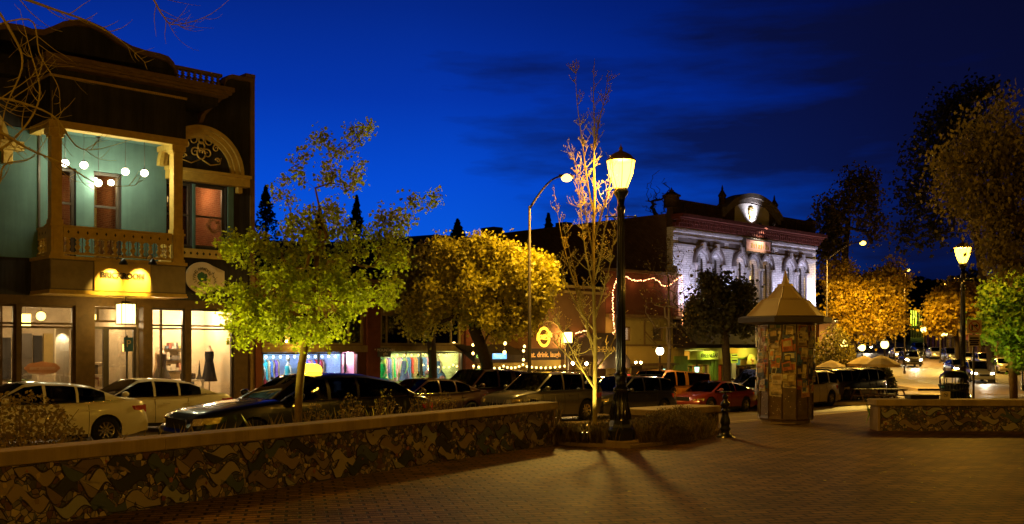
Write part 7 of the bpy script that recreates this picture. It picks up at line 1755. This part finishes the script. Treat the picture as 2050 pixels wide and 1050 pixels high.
# bare sapling beside the lamp post
D = 19.3; b0 = (atx(1192, D), D, .03)
T = [(0,0,0), rel(1191,860,D,b0), rel(1191,780,D,b0), rel(1192,700,D,b0), rel(1190,640,D,b0), rel(1188,560,D,b0), rel(1188,480,D,b0), rel(1190,400,D,b0), rel(1189,330,D,b0), rel(1190,260,D,b0), rel(1188,190,D,b0), rel(1190,118,D,b0)]
def sapling():
    rg = np.random.default_rng(21); r = random.Random(21); k = D/F
    t = thing('sapling', 'tall slender bare sapling with small buds, left of the near lamp post', 'tree', b0)
    g = MB(world=False); g.tube(T, [.052, .048, .044, .04, .036, .032, .027, .023, .018, .014, .009, .004], 10); g.build('trunk', 'bark_pale', t)
    g = MB(world=False); buds = []
    main = [((1192,780), (1130,690), (1098,600), 42), ((1192,775), (1150,720), (1085,660), 30), ((1190,720), (1165,600), (1128,440), 60), ((1189,690), (1140,560), (1112,400), 50), ((1190,640), (1220,560), (1232,440), 60), ((1190,600), (1165,480), (1150,330), 70), ((1189,520), (1172,400), (1150,300), 60), ((1188,420), (1160,280), (1156,135), 60), ((1190,480), (1212,400), (1228,330), 40), ((1189,300), (1205,220), (1218,160), 30), ((1192,740), (1230,700), (1245,650), 20), ((1190,660), (1135,600), (1120,520), 35), ((1190,560), (1210,480), (1215,400), 30)]
    def limb(a, m, c, rr, yd, depth):
        P = []; n = 14; wob = r.random()*6
        for i in range(n):
            q = i/(n-1); x = (1-q)**2*a[0]+2*q*(1-q)*m[0]+q*q*c[0]+1.2*math.sin(wob+q*9); y = (1-q)**2*a[1]+2*q*(1-q)*m[1]+q*q*c[1]; p = rel(x, y, D, b0); P.append((p[0], p[1]+yd*q, p[2]))
        g.tube(P, [rr*(1-.8*i/(n-1)) for i in range(n)], 6, False); return P
    def twig(p, d, L, rr, depth):
        P = [p]; q = Vector(p); d = Vector(d).normalized()
        for i in range(4):
            d = (d+Vector((r.uniform(-.3,.3), r.uniform(-.3,.3), r.uniform(-.05,.4)))).normalized(); q = q+d*L/4; P.append(tuple(q))
        g.tube(P, [rr*(1-.6*i/4) for i in range(5)], 4, False); buds.append(P[-1])
        for i in (1, 2, 3):
            if r.random() < .7: buds.append(tuple(Vector(P[i])+Vector((r.uniform(-.02,.02), 0, .015))))
        if depth > 0:
            for i in (1, 2, 3):
                if r.random() < .7: twig(P[i], (r.uniform(-1,1), r.uniform(-1,1), r.uniform(.1,1)), L*.5, rr*.6, depth-1)
    for a, m, c, tw in main:
        P = limb(a, m, c, .021, r.uniform(-.5, .5), 1)
        for i in range(int(tw*.42)):
            j = r.randrange(2, 14); s_ = r.choice((-1, 1)); twig(P[j], (s_*r.uniform(.3,1), r.uniform(-1,1), r.uniform(.2,1.1)), r.uniform(.12, .38)*(1.2-.4*j/14), .0075, 1)
    for i in range(46):
        j = r.randrange(4, 11); q = r.random(); p = Vector(T[j])*(1-q)+Vector(T[j+1 if j < 11 else 11])*q; s_ = r.choice((-1, 1)); twig(tuple(p), (s_*.8, r.uniform(-1,1), r.uniform(.3,1.2)), r.uniform(.1, .34), .007, 1 if j < 9 else 0)
    g.build('branches', 'bark_pale', t)
    cen = np.array(buds); cen = np.repeat(cen, 2, 0)+rg.normal(size=(len(buds)*2, 3))*.006
    leaf_mesh('buds', cen, .026, LEAF4*np.array([1.3,1,1]), 'bud', t, rg, -.6)
sapling()
# thin bare tree in front of the olive building
def bare_tree(label, px, D, py_top, wpx, r0, seed, n=150, bark='bark', leaves=0, mat='bud', size=.1, group=None, fork=.35, name='bare_tree', rt=.009, base_z=None):
    b0 = (atx(px, D), D, zg(atx(px, D), D)+.1 if base_z is None else base_z); H = EYE+(HY-py_top)*D/F-b0[2]; W = wpx*D/F/2
    T = [(0,0,0), (.02*H,0,H*.15), (0,0,H*fork), (.01*H,.01*H,H*(fork+.15)), (0,0,H*.75)]
    C = [((0,0,H*.62), (W,W*.8,H*.3), 2), ((0,0,H*.85), (W*.5,W*.4,H*.15), .8)]
    return tree(name, label, b0, T, C, n, leaves, size, mat, bark, r0, rt, seed, LEAF4, .2, step=.4, group=group)
bare_tree('thin bare tree at the right corner of the olive building, before the white hall', 1338, 45.5, 470, 150, .075, 31, 210, 'bark_dark', 500, 'leaf_olive', .10, fork=.2)
bare_tree('large bare tree silhouetted above the dark side wall of the white hall', 1318, 95, 340, 120, .35, 32, 260, 'bark_dark', base_z=0, rt=.03)
# dark tree in front of the white hall
D = 50.5; b0 = (atx(1456, D), D, zg(atx(1456, D), D)+.1)
T = [(0,0,0), rel(1456,770,D,b0), rel(1455,730,D,b0), rel(1453,700,D,b0), rel(1450,650,D,b0)]
C = [blob(1440,620,60,45,D,b0,2.4), blob(1420,650,50,35,D,b0,1.5), blob(1480,640,45,35,D,b0,1.3), blob(1430,575,40,30,D,b0,1), blob(1480,590,35,30,D,b0,.8), blob(1390,620,25,30,D,b0,.5)]
tree('street_tree', 'dark leafy tree in front of the white brick hall', b0, T, C, 260, 8000, .17, 'leaf_dark', 'bark_dark', .2, .014, 15, LEAF10, .22, step=.5)
# golden trees up the road
D = 74; b0 = (atx(1706, D), D, zg(atx(1706, D), D))
T = [(0,0,0), rel(1706,700,D,b0), rel(1708,670,D,b0), rel(1712,620,D,b0)]
C = [blob(1720,600,45,50,D,b0,2), blob(1690,640,40,40,D,b0,1.5), blob(1760,590,40,45,D,b0,1.5), blob(1785,560,30,35,D,b0,.8), blob(1680,560,30,35,D,b0,.8), blob(1740,650,60,30,D,b0,1.2), blob(1790,630,25,35,D,b0,.5)]
tree('street_tree', 'large bright golden tree left of the hill road, glowing under the street light', b0, T, C, 340, 19000, .20, 'leaf_orange', 'bark_dark', .28, .02, 17, LEAF10, .36, step=.8)
D = 88; b0 = (atx(1690, D), D, zg(atx(1690, D), D))
T = [(0,0,0), rel(1690,640,D,b0), rel(1690,560,D,b0), rel(1692,500,D,b0), rel(1700,440,D,b0)]
C = [blob(1665,440,32,50,D,b0,1.5), blob(1700,390,26,48,D,b0,1.2), blob(1735,385,20,45,D,b0,.9), blob(1660,500,30,40,D,b0,1), blob(1745,450,30,40,D,b0,.7)]
tree('street_tree', 'tall thin grey-green tree rising behind the golden tree, right of the white hall', b0, T, C, 260, 4800, .34, 'leaf_olive', 'bark_dark', .3, .03, 18, LEAF4, .5, step=.9)
D = 102; b0 = (atx(1918, D), D, zg(atx(1918, D), D))
T = [(0,0,0), rel(1916,690,D,b0), rel(1912,650,D,b0), rel(1908,620,D,b0)]
C = [blob(1890,610,30,35,D,b0,1.5), blob(1920,600,30,35,D,b0,1.5), blob(1880,640,28,25,D,b0,1), blob(1945,620,20,35,D,b0,.8)]
tree('street_tree', 'second golden tree, above the cars parked up the hill road', b0, T, C, 240, 6500, .34, 'leaf_orange', 'bark_dark', .25, .03, 19, LEAF10, .42, step=.9)
D = 33; b0 = (atx(2030, D), D, zg(atx(2030, D), D))
T = [(0,0,0), rel(2028,750,D,b0), rel(2025,700,D,b0), rel(2020,650,D,b0), rel(2018,600,D,b0)]
C = [blob(2020,640,42,50,D,b0,2), blob(2000,600,35,40,D,b0,1), blob(2040,560,35,40,D,b0,1), blob(2040,700,45,35,D,b0,1.3), blob(1985,650,30,30,D,b0,.5), blob(2080,620,50,90,D,b0,1.4)]
tree('street_tree', 'bright green tree at the right edge, lit from below beside the lamp post', b0, T, C, 320, 8500, .125, 'leaf_green', 'bark', .13, .008, 23, LEAF10, .15, step=.35)
# big overhanging tree, right edge
D = 21; b0 = (11.6, 19.5, 0)
T = [(0,0,0), (.1,0,1.4), (.15,.2,2.6), (0,.3,3.6), (-.2,.3,4.8)]
C = [blob(1990,440,75,70,D,b0,2), blob(2040,320,80,80,D,b0,2), blob(1945,390,60,40,D,b0,1), blob(1920,330,55,35,D,b0,.5), blob(2010,510,60,40,D,b0,1.2), blob(1960,300,50,40,D,b0,.5), blob(2120,400,110,120,D,b0,2), blob(1990,240,50,40,D,b0,.35)]
tree('overhanging_tree', 'big brownish tree overhanging the upper right edge', b0, T, C, 420, 12500, .10, 'leaf_brown', 'bark_dark', .2, .006, 25, LEAF4, .20, step=.3, droop=1.6, gap=lambda p: not (1885 < CX+F*(p[0]+11.6)/(p[1]+19.5) < 1975 and HY-F*(p[2]-EYE)/(p[1]+19.5) > 440))
D = 82; b0 = (atx(1985, D), D, zg(atx(1985, D), D))
T = [(0,0,0), rel(1980,640,D,b0), rel(1965,540,D,b0), rel(1950,440,D,b0), rel(1935,350,D,b0)]
C = [blob(1880,300,70,70,D,b0,2,4), blob(1920,230,60,60,D,b0,1.5,4), blob(1850,380,60,60,D,b0,1.2,4), blob(1960,280,60,80,D,b0,1,4), blob(1870,450,70,50,D,b0,1,4), blob(1960,200,40,30,D,b0,.5,3)]
tree('bare_tree', 'tall dark thin-leaved tree behind the right lamp post, black against the sky', b0, T, C, 420, 5200, .40, 'leaf_dark', 'bark_dark', .3, .025, 33, LEAF4, .5, step=.8)
# trees on the skyline
def conifer(label, px, py, D, wpx, seed, base_py=None):
    p = at(px, py, D); zb = EYE+(HY-(base_py or 500))*D/F; H = p.z-zb; t = thing('conifer', label, 'tree', (p.x, D, zb), 0, 'dark conifers on the skyline'); rg = np.random.default_rng(seed)
    g = MB(world=False); g.tube([(0,0,0), (0,0,H)], [.3, .05], 6); g.build('trunk', 'bark_dark', t)
    n = 1100; q = rg.random(n)**.8; a = rg.random(n)*6.283; R_ = wpx*D/F/2*(1-q)*(.55+.45*np.abs(np.sin(q*21)))*rg.random(n)**.5
    cen = np.stack([R_*np.cos(a), R_*np.sin(a), H*(.06+.94*q)], 1); leaf_mesh('crown', cen, D/F*7, LEAF4, 'leaf_dark', t, rg, .5)
conifer('pointed dark conifer on the skyline right of the green tree top', 714, 392, 230, 62, 1, 500); conifer('small dark conifer left of the hall roof on the skyline', 916, 440, 240, 50, 2, 490)
conifer('dark conifer on the skyline by the edge of the big left building', 532, 372, 220, 90, 3, 500); conifer('low dark conifer behind the curved-arm street light', 1098, 428, 240, 46, 4, 500); conifer('dark conifer between the two leafy trees on the skyline', 640, 415, 235, 60, 5, 500)
def far_tree(label, px, py, D, wpx, hpx, seed, mat='leaf_dark', n=2200):
    base = at(px, py+hpx, D); b0 = (base.x, D, zg(base.x, D) if base.z > zg(base.x, D) and px > 1640 else base.z-3); c = at(px, py+hpx*.45, D); rg = np.random.default_rng(seed); t = thing('tree', label, 'tree', b0, 0, 'dark trees on the hill')
    g = MB(world=False); top = c.z-b0[2]; g.tube([(0,0,0), (0,0,top)], [.4, .15], 6)
    for k in range(8): a = k*.8; g.tube([(0,0,top*.5+k*.1), (wpx*.3*D/F*math.cos(a), wpx*.3*D/F*math.sin(a), top+.2*k)], [.15, .04], 4)
    g.build('trunk', 'bark_dark', t)
    v = rg.normal(size=(n, 3)); v /= np.linalg.norm(v, axis=1)[:, None]; lob = 1+.25*np.sin(v[:, 0]*5+seed)*np.cos(v[:, 2]*6); cen = v*(rg.random(n)**.4*lob)[:, None]*np.array([wpx/2, wpx/2, hpx*.5])*D/F+np.array([0,0,top])
    leaf_mesh('crown', cen, D/F*9, LEAF4, mat, t, rg, .3)
for i, (px, py, D, wd, h) in enumerate(((1765, 545, 235, 90, 90), (1850, 560, 245, 110, 50), (1797, 590, 185, 24, 60), (1880, 590, 170, 60, 80), (1930, 545, 150, 90, 110), (1995, 560, 140, 80, 100), (1660, 590, 120, 60, 110), (2080, 540, 120, 120, 160))):
    far_tree(['dark tree filling the gap behind the large golden tree', 'dark tree mass above the green lit house', 'narrow dark tree just left of the green lit porch', 'dark tree right of the green lit house', 'dark tree behind the second golden tree', 'dark tree behind the bright green tree', 'dark brown tree between the kiosk roof and the golden tree', 'dark tree off the right edge behind the green tree'][i], px, py, D, wd, h, 40+i)
# dark clipped hedge beneath the umbrellas and shrubs
def shrub(name, label, c, rad, n, size, mat, seed, cat='shrub', kind=None, cols=None, stems=True, flat=.0):
    rg = np.random.default_rng(seed); t = thing(name, label, cat, c)
    if kind: t['kind'] = kind
    v = rg.normal(size=(n, 3)); v /= np.linalg.norm(v, axis=1)[:, None]; v[:, 2] = np.abs(v[:, 2]); cen = v*(rg.random(n)**.35)[:, None]*np.array(rad); cen[:, 2] += .03
    if stems:
        g = MB(world=False); r = random.Random(seed)
        for k in range(14): a = r.random()*6.28; q = r.random()**.5; g.tube([(0,0,-.05), (rad[0]*.4*q*math.cos(a), rad[1]*.4*q*math.sin(a), rad[2]*.5), (rad[0]*.8*q*math.cos(a), rad[1]*.8*q*math.sin(a), rad[2]*.85)], [.012, .008, .003], 4, False)
        g.build('stems', 'bark', t)
    leaf_mesh('foliage', cen, size, LEAF4, mat, t, rg, -.2); return t
D = 57; c = at(1758, 790, D); shrub('hedge', 'dark rounded hedge under the two right-hand cafe umbrellas', (c.x, D, zg(c.x, D)), (1.1, .9, 2.0), 6000, .13, 'leaf_dark', 3)
c = at(1670, 770, 61); shrub('shrub', 'brown autumn shrub between the kiosk and the first umbrella', (c.x, 61, zg(c.x, 61)), (1.6, 1.2, 4.2), 5200, .17, 'leaf_brown', 4)
# shrubs by the walls
shrub('shrub', 'yellow flowering shrub at the left edge behind the mosaic wall', (-6.0, 12.2, 0), (.95, .6, 1.33), 5200, .055, 'leaf_shrub', 5)
c = at(0, 0, 8.0); tr = shrub('shrub', 'leafy branch tip at the far left edge level with the balcony', (-8.95, 16.2, 2.5), (.45, .4, .75), 900, .09, 'leaf_lime', 6, cat='shrub', stems=True)
def grasses(label, pts, n, h, seed, mat='leaf_shrub', name='ornamental_grass', w_=.010, spread=.22, kind='stuff', cat='ground cover'):
    rg = np.random.default_rng(seed); m = len(pts); P = np.array(pts)
    k = rg.integers(0, m-1, n); q = rg.random(n)[:, None]; b = P[k]*(1-q)+P[k+1]*q; b = b+np.concatenate([rg.normal(size=(n, 2))*spread, np.zeros((n, 1))], 1)
    a = rg.random(n)*6.283; L = h*rg.uniform(.55, 1.1, n); le = rg.uniform(.05, .5, n)*L; dx = np.cos(a)*le; dy = np.sin(a)*le
    wx = -np.sin(a)*w_; wy = np.cos(a)*w_; V = np.zeros((n, 5, 3))
    V[:, 0] = b+np.stack([wx, wy, 0*wx], 1); V[:, 1] = b-np.stack([wx, wy, 0*wx], 1)
    V[:, 2] = b+np.stack([dx*.4-wx, dy*.4-wy, L*.62], 1); V[:, 3] = b+np.stack([dx, dy, L], 1); V[:, 4] = b+np.stack([dx*.4+wx, dy*.4+wy, L*.62], 1)
    o = npmesh(name, V.reshape(-1, 3), 5, mat); return tag(o, label, cat, None, kind)
def mass(label, pts, n, wd, h, seed, mat='leaf_hedge', size=.035, keep=None):
    rg = np.random.default_rng(seed); P = np.array(pts, float); k = rg.integers(0, len(P)-1, n); q = rg.random(n)[:, None]; b = P[k]*(1-q)+P[k+1]*q
    v = rg.normal(size=(n, 3)); v /= np.linalg.norm(v, axis=1)[:, None]; v[:, 2] = np.abs(v[:, 2]); rr = rg.random(n)**.33; lump = 1+.16*np.sin(b[:, 0]*5+b[:, 1]*3.1)+.12*np.sin(b[:, 0]*11+1)
    cen = b+v*rr[:, None]*np.array([wd, wd, h])*lump[:, None]
    if keep is not None: cen = cen[np.array([keep(c) for c in cen])]
    return tag(leaf_mesh('planting', cen, size, LEAF4*np.array([.7,1.3,1]), mat, None, rg, -.3), label, 'ground cover', None, 'stuff')
leafmat('leaf_hedge', [(0,(.05,.035,.008)),(.6,(.14,.095,.018)),(1,(.28,.19,.04))])
mass('dense low hedge between the lamp post and the short wall end', [(2.75, 19.35, 0), (3.2, 20.1, 0), (3.6, 20.9, 0), (3.95, 21.8, 0)], 42000, .52, .58, 1)
mass('low dark planting around the foot of the sapling and lamp post', [(.95, 19.75, 0), (1.5, 19.6, 0), (2.2, 20.0, 0), (2.9, 21.0, 0), (3.3, 22, 0)], 36000, .45, .42, 2, keep=lambda c: math.hypot(c[0]-1.38, c[1]-18.95) > .42)
grasses('thin dry grass blades round the edge of the planting bed', [(.95, 19.4, .03), (1.6, 19.1, .03), (2.6, 19.2, .03), (3.3, 20.0, .03), (4.1, 21.5, .03)], 2600, .40, 2, spread=.16, w_=.004)
grasses('sparse flowering stems rising behind the long mosaic wall', [(-6.6, 9.6, .03), (-4.9, 12.3, .03), (-3.2, 15.2, .03), (-1.9, 17.0, .03), (-.3, 19.3, .03), (.6, 20.4, .03)], 900, .8, 3, spread=.3, w_=.003)
grasses('leafy planting behind the right mosaic wall', [(9.0, 23.6, .0), (11, 23.5, 0), (12.6, 23.4, 0), (14.6, 23.2, 0)], 3500, .55, 4, 'leaf_green', spread=.3)
for i, (x, y, h) in enumerate(((-2.55, 15.9, 1.12), (-2.1, 16.6, 1.18), (-1.55, 17.3, 1.15), (-1.2, 18.0, 1.05), (-3.0, 15.3, 1.02))):
    shrub('flowering_plant', ['bushy plant behind the wall just right of the green tree trunk', 'taller bushy plant behind the wall below the green lit window', 'bushy plant behind the wall under the dark brown sedan', 'low bushy plant behind the wall before the maroon pickup', 'small plant behind the wall at the foot of the green tree'][i], (x, y, .02), (.32, .3, h), 700, .045, 'leaf_shrub', 60+i, cat='plant')
# uplights in the beds
def uplight(label, loc, to, power, c=(1,.85,.35), size=95):
    t = thing('ground_uplight', label, 'ground light', loc, 0, 'ground lights in the planting beds'); g = MB(world=False); g.lathe([(.07,0), (.075,.10), (.06,.12)], (0,0,0), 12); g.build('housing', 'black_iron', t)
    g = MB(world=False); g.lathe([(.0,.121), (.055,.121)], (0,0,0), 12, False, False); g.build('lens', 'bulb_warm', t)
    spot('uplight_lamp', Vector(loc)+Vector((0,0,.16)), to, power, c, size, .8, .04, t)
uplight('ground light glowing at the foot of the sapling', (1.38, 18.95, .14), (1.6, 19.35, 3.5), 300, (1,.76,.26), 70)
uplight('ground light behind the long wall left of the green tree', (-5.1, 15.3, .04), (-3.9, 16.0, 3.3), 620, (1,.92,.11), 84)
uplight('ground light behind the long wall right of the green tree', (-2.4, 18.0, .04), (-3.1, 16.4, 3.3), 620, (1,.92,.11), 84)
uplight('ground light under the bright green tree at the right edge', (14.9, 31.6, -.05), (16.3, 33.0, 3.8), 330, (.95,.95,.12), 80)
uplight('ground light in the bed at the right end of the right mosaic wall', (13.0, 23.3, .04), (12.9, 23.6, .8), 60, (.9,1,.3), 90)
# bare branches reaching in at the upper left from a tree outside the frame
def big_branches():
    b0 = (-6.4, 6.2, 0); t = thing('bare_tree', 'bare tree whose long twigs reach in over the upper left corner', 'tree', b0); r = random.Random(77)
    g = MB(world=False); g.tube([(0,0,0), (.1,.1,1.5), (.05,.3,3.0), (.1,.4,4.4), (.3,.5,6)], [.16, .13, .11, .08, .04], 10); g.build('trunk', 'bark_dark', t)
    g = MB(world=False)
    def limb(pts, r0, tw, D0=8.2):
        P = []; n = 22
        ctl = [Vector(rel(px, py, D, b0)) for px, py, D in pts]
        for i in range(n):
            q = i/(n-1)*(len(ctl)-1); k = min(len(ctl)-2, int(q)); f = q-k; p0 = ctl[max(0, k-1)]; p1 = ctl[k]; p2 = ctl[k+1]; p3 = ctl[min(len(ctl)-1, k+2)]
            P.append(.5*((2*p1)+(p2-p0)*f+(2*p0-5*p1+4*p2-p3)*f*f+(3*p1-p0-3*p2+p3)*f*f*f))
        g.tube(P, [r0*(1-.85*i/(n-1)) for i in range(n)], 6, False)
        for k in range(tw):
            j = r.randrange(3, n); d = (P[min(n-1, j+1)]-P[j-1]).normalized(); s_ = r.choice((-1, 1)); side = Vector((d.z*s_, r.uniform(-.3, .3), -d.x*s_)); q = P[j].copy(); L = r.uniform(.15, .6)*(1.2-j/n); Q = [q.copy()]; dd = (d*.7+side*.8).normalized()
            for i in range(6): dd = (dd+side*-.09+Vector((0,0,.10))+Vector((r.uniform(-.12,.12), 0, r.uniform(-.12,.12)))).normalized(); q = q+dd*L/6; Q.append(q.copy())
            rr = r0*.28*(1-.6*j/n)+.0015; g.tube(Q, [rr*(1-.7*i/6) for i in range(7)], 4, False)
            if r.random() < .6:
                q = Q[3].copy(); dd = (dd-side*.8).normalized(); Q2 = [q.copy()]
                for i in range(4): dd = (dd+Vector((0,0,.12))).normalized(); q = q+dd*L*.12; Q2.append(q.copy())
                g.tube(Q2, [rr*.5*(1-.5*i/4) for i in range(5)], 3, False)
    limb([(-120,-60,7.6), (40,-5,7.9), (110,20,8.1), (180,45,8.3), (240,80,8.5), (290,125,8.6)], .016, 16)
    limb([(-100,330,7.4), (0,300,7.6), (60,240,7.7), (80,180,7.8), (60,100,7.9), (40,20,8)], .012, 12)
    limb([(-120,210,7.2), (0,265,7.5), (60,300,7.7), (130,330,7.9), (200,370,8.1), (270,372,8.3)], .014, 12)
    limb([(-120,150,7.2), (-30,190,7.4), (40,205,7.6), (110,235,7.8), (150,290,8), (190,300,8.1), (265,280,8.2)], .012, 14)
    limb([(-60,-60,7.5), (20,60,7.7), (45,130,7.8), (10,220,7.6), (0,300,7.5)], .012, 8)
    limb([(240,-60,8.2), (300,-10,8.4), (325,30,8.5), (350,50,8.6), (420,30,8.7), (480,-20,8.8)], .010, 16)
    limb([(-40,60,7.6), (60,40,7.9), (80,110,8), (115,170,8.1), (120,210,8.2)], .008, 8)
    limb([(-100,420,7.4), (-10,380,7.6), (10,330,7.7), (70,310,7.9), (130,215,8.1)], .010, 8)
    g.build('branches', 'bark_pale', t)
big_branches()
# litter of leaves on the bricks
rg = np.random.default_rng(9); cen = np.stack([rg.uniform(-3, 9, 90), rg.uniform(9, 21, 90), np.full(90, .012)], 1); cen = cen[(cen[:, 0] > -5.22+6.04*(cen[:, 1]-10.19)/9.1+.3)]
o = leaf_mesh('fallen_leaves', cen, .06, LEAF10*np.array([1,1,.3]), 'leaf_gold', None, rg, 0); co = np.array([v.co for v in o.data.vertices]); co[:, 2] = .004+np.abs(co[:, 2]-.012)*.25; o.data.vertices.foreach_set('co', co.astype(np.float32).ravel()); tag(o, 'scattered small fallen leaves on the brick paving', 'fallen leaves', None, 'stuff')
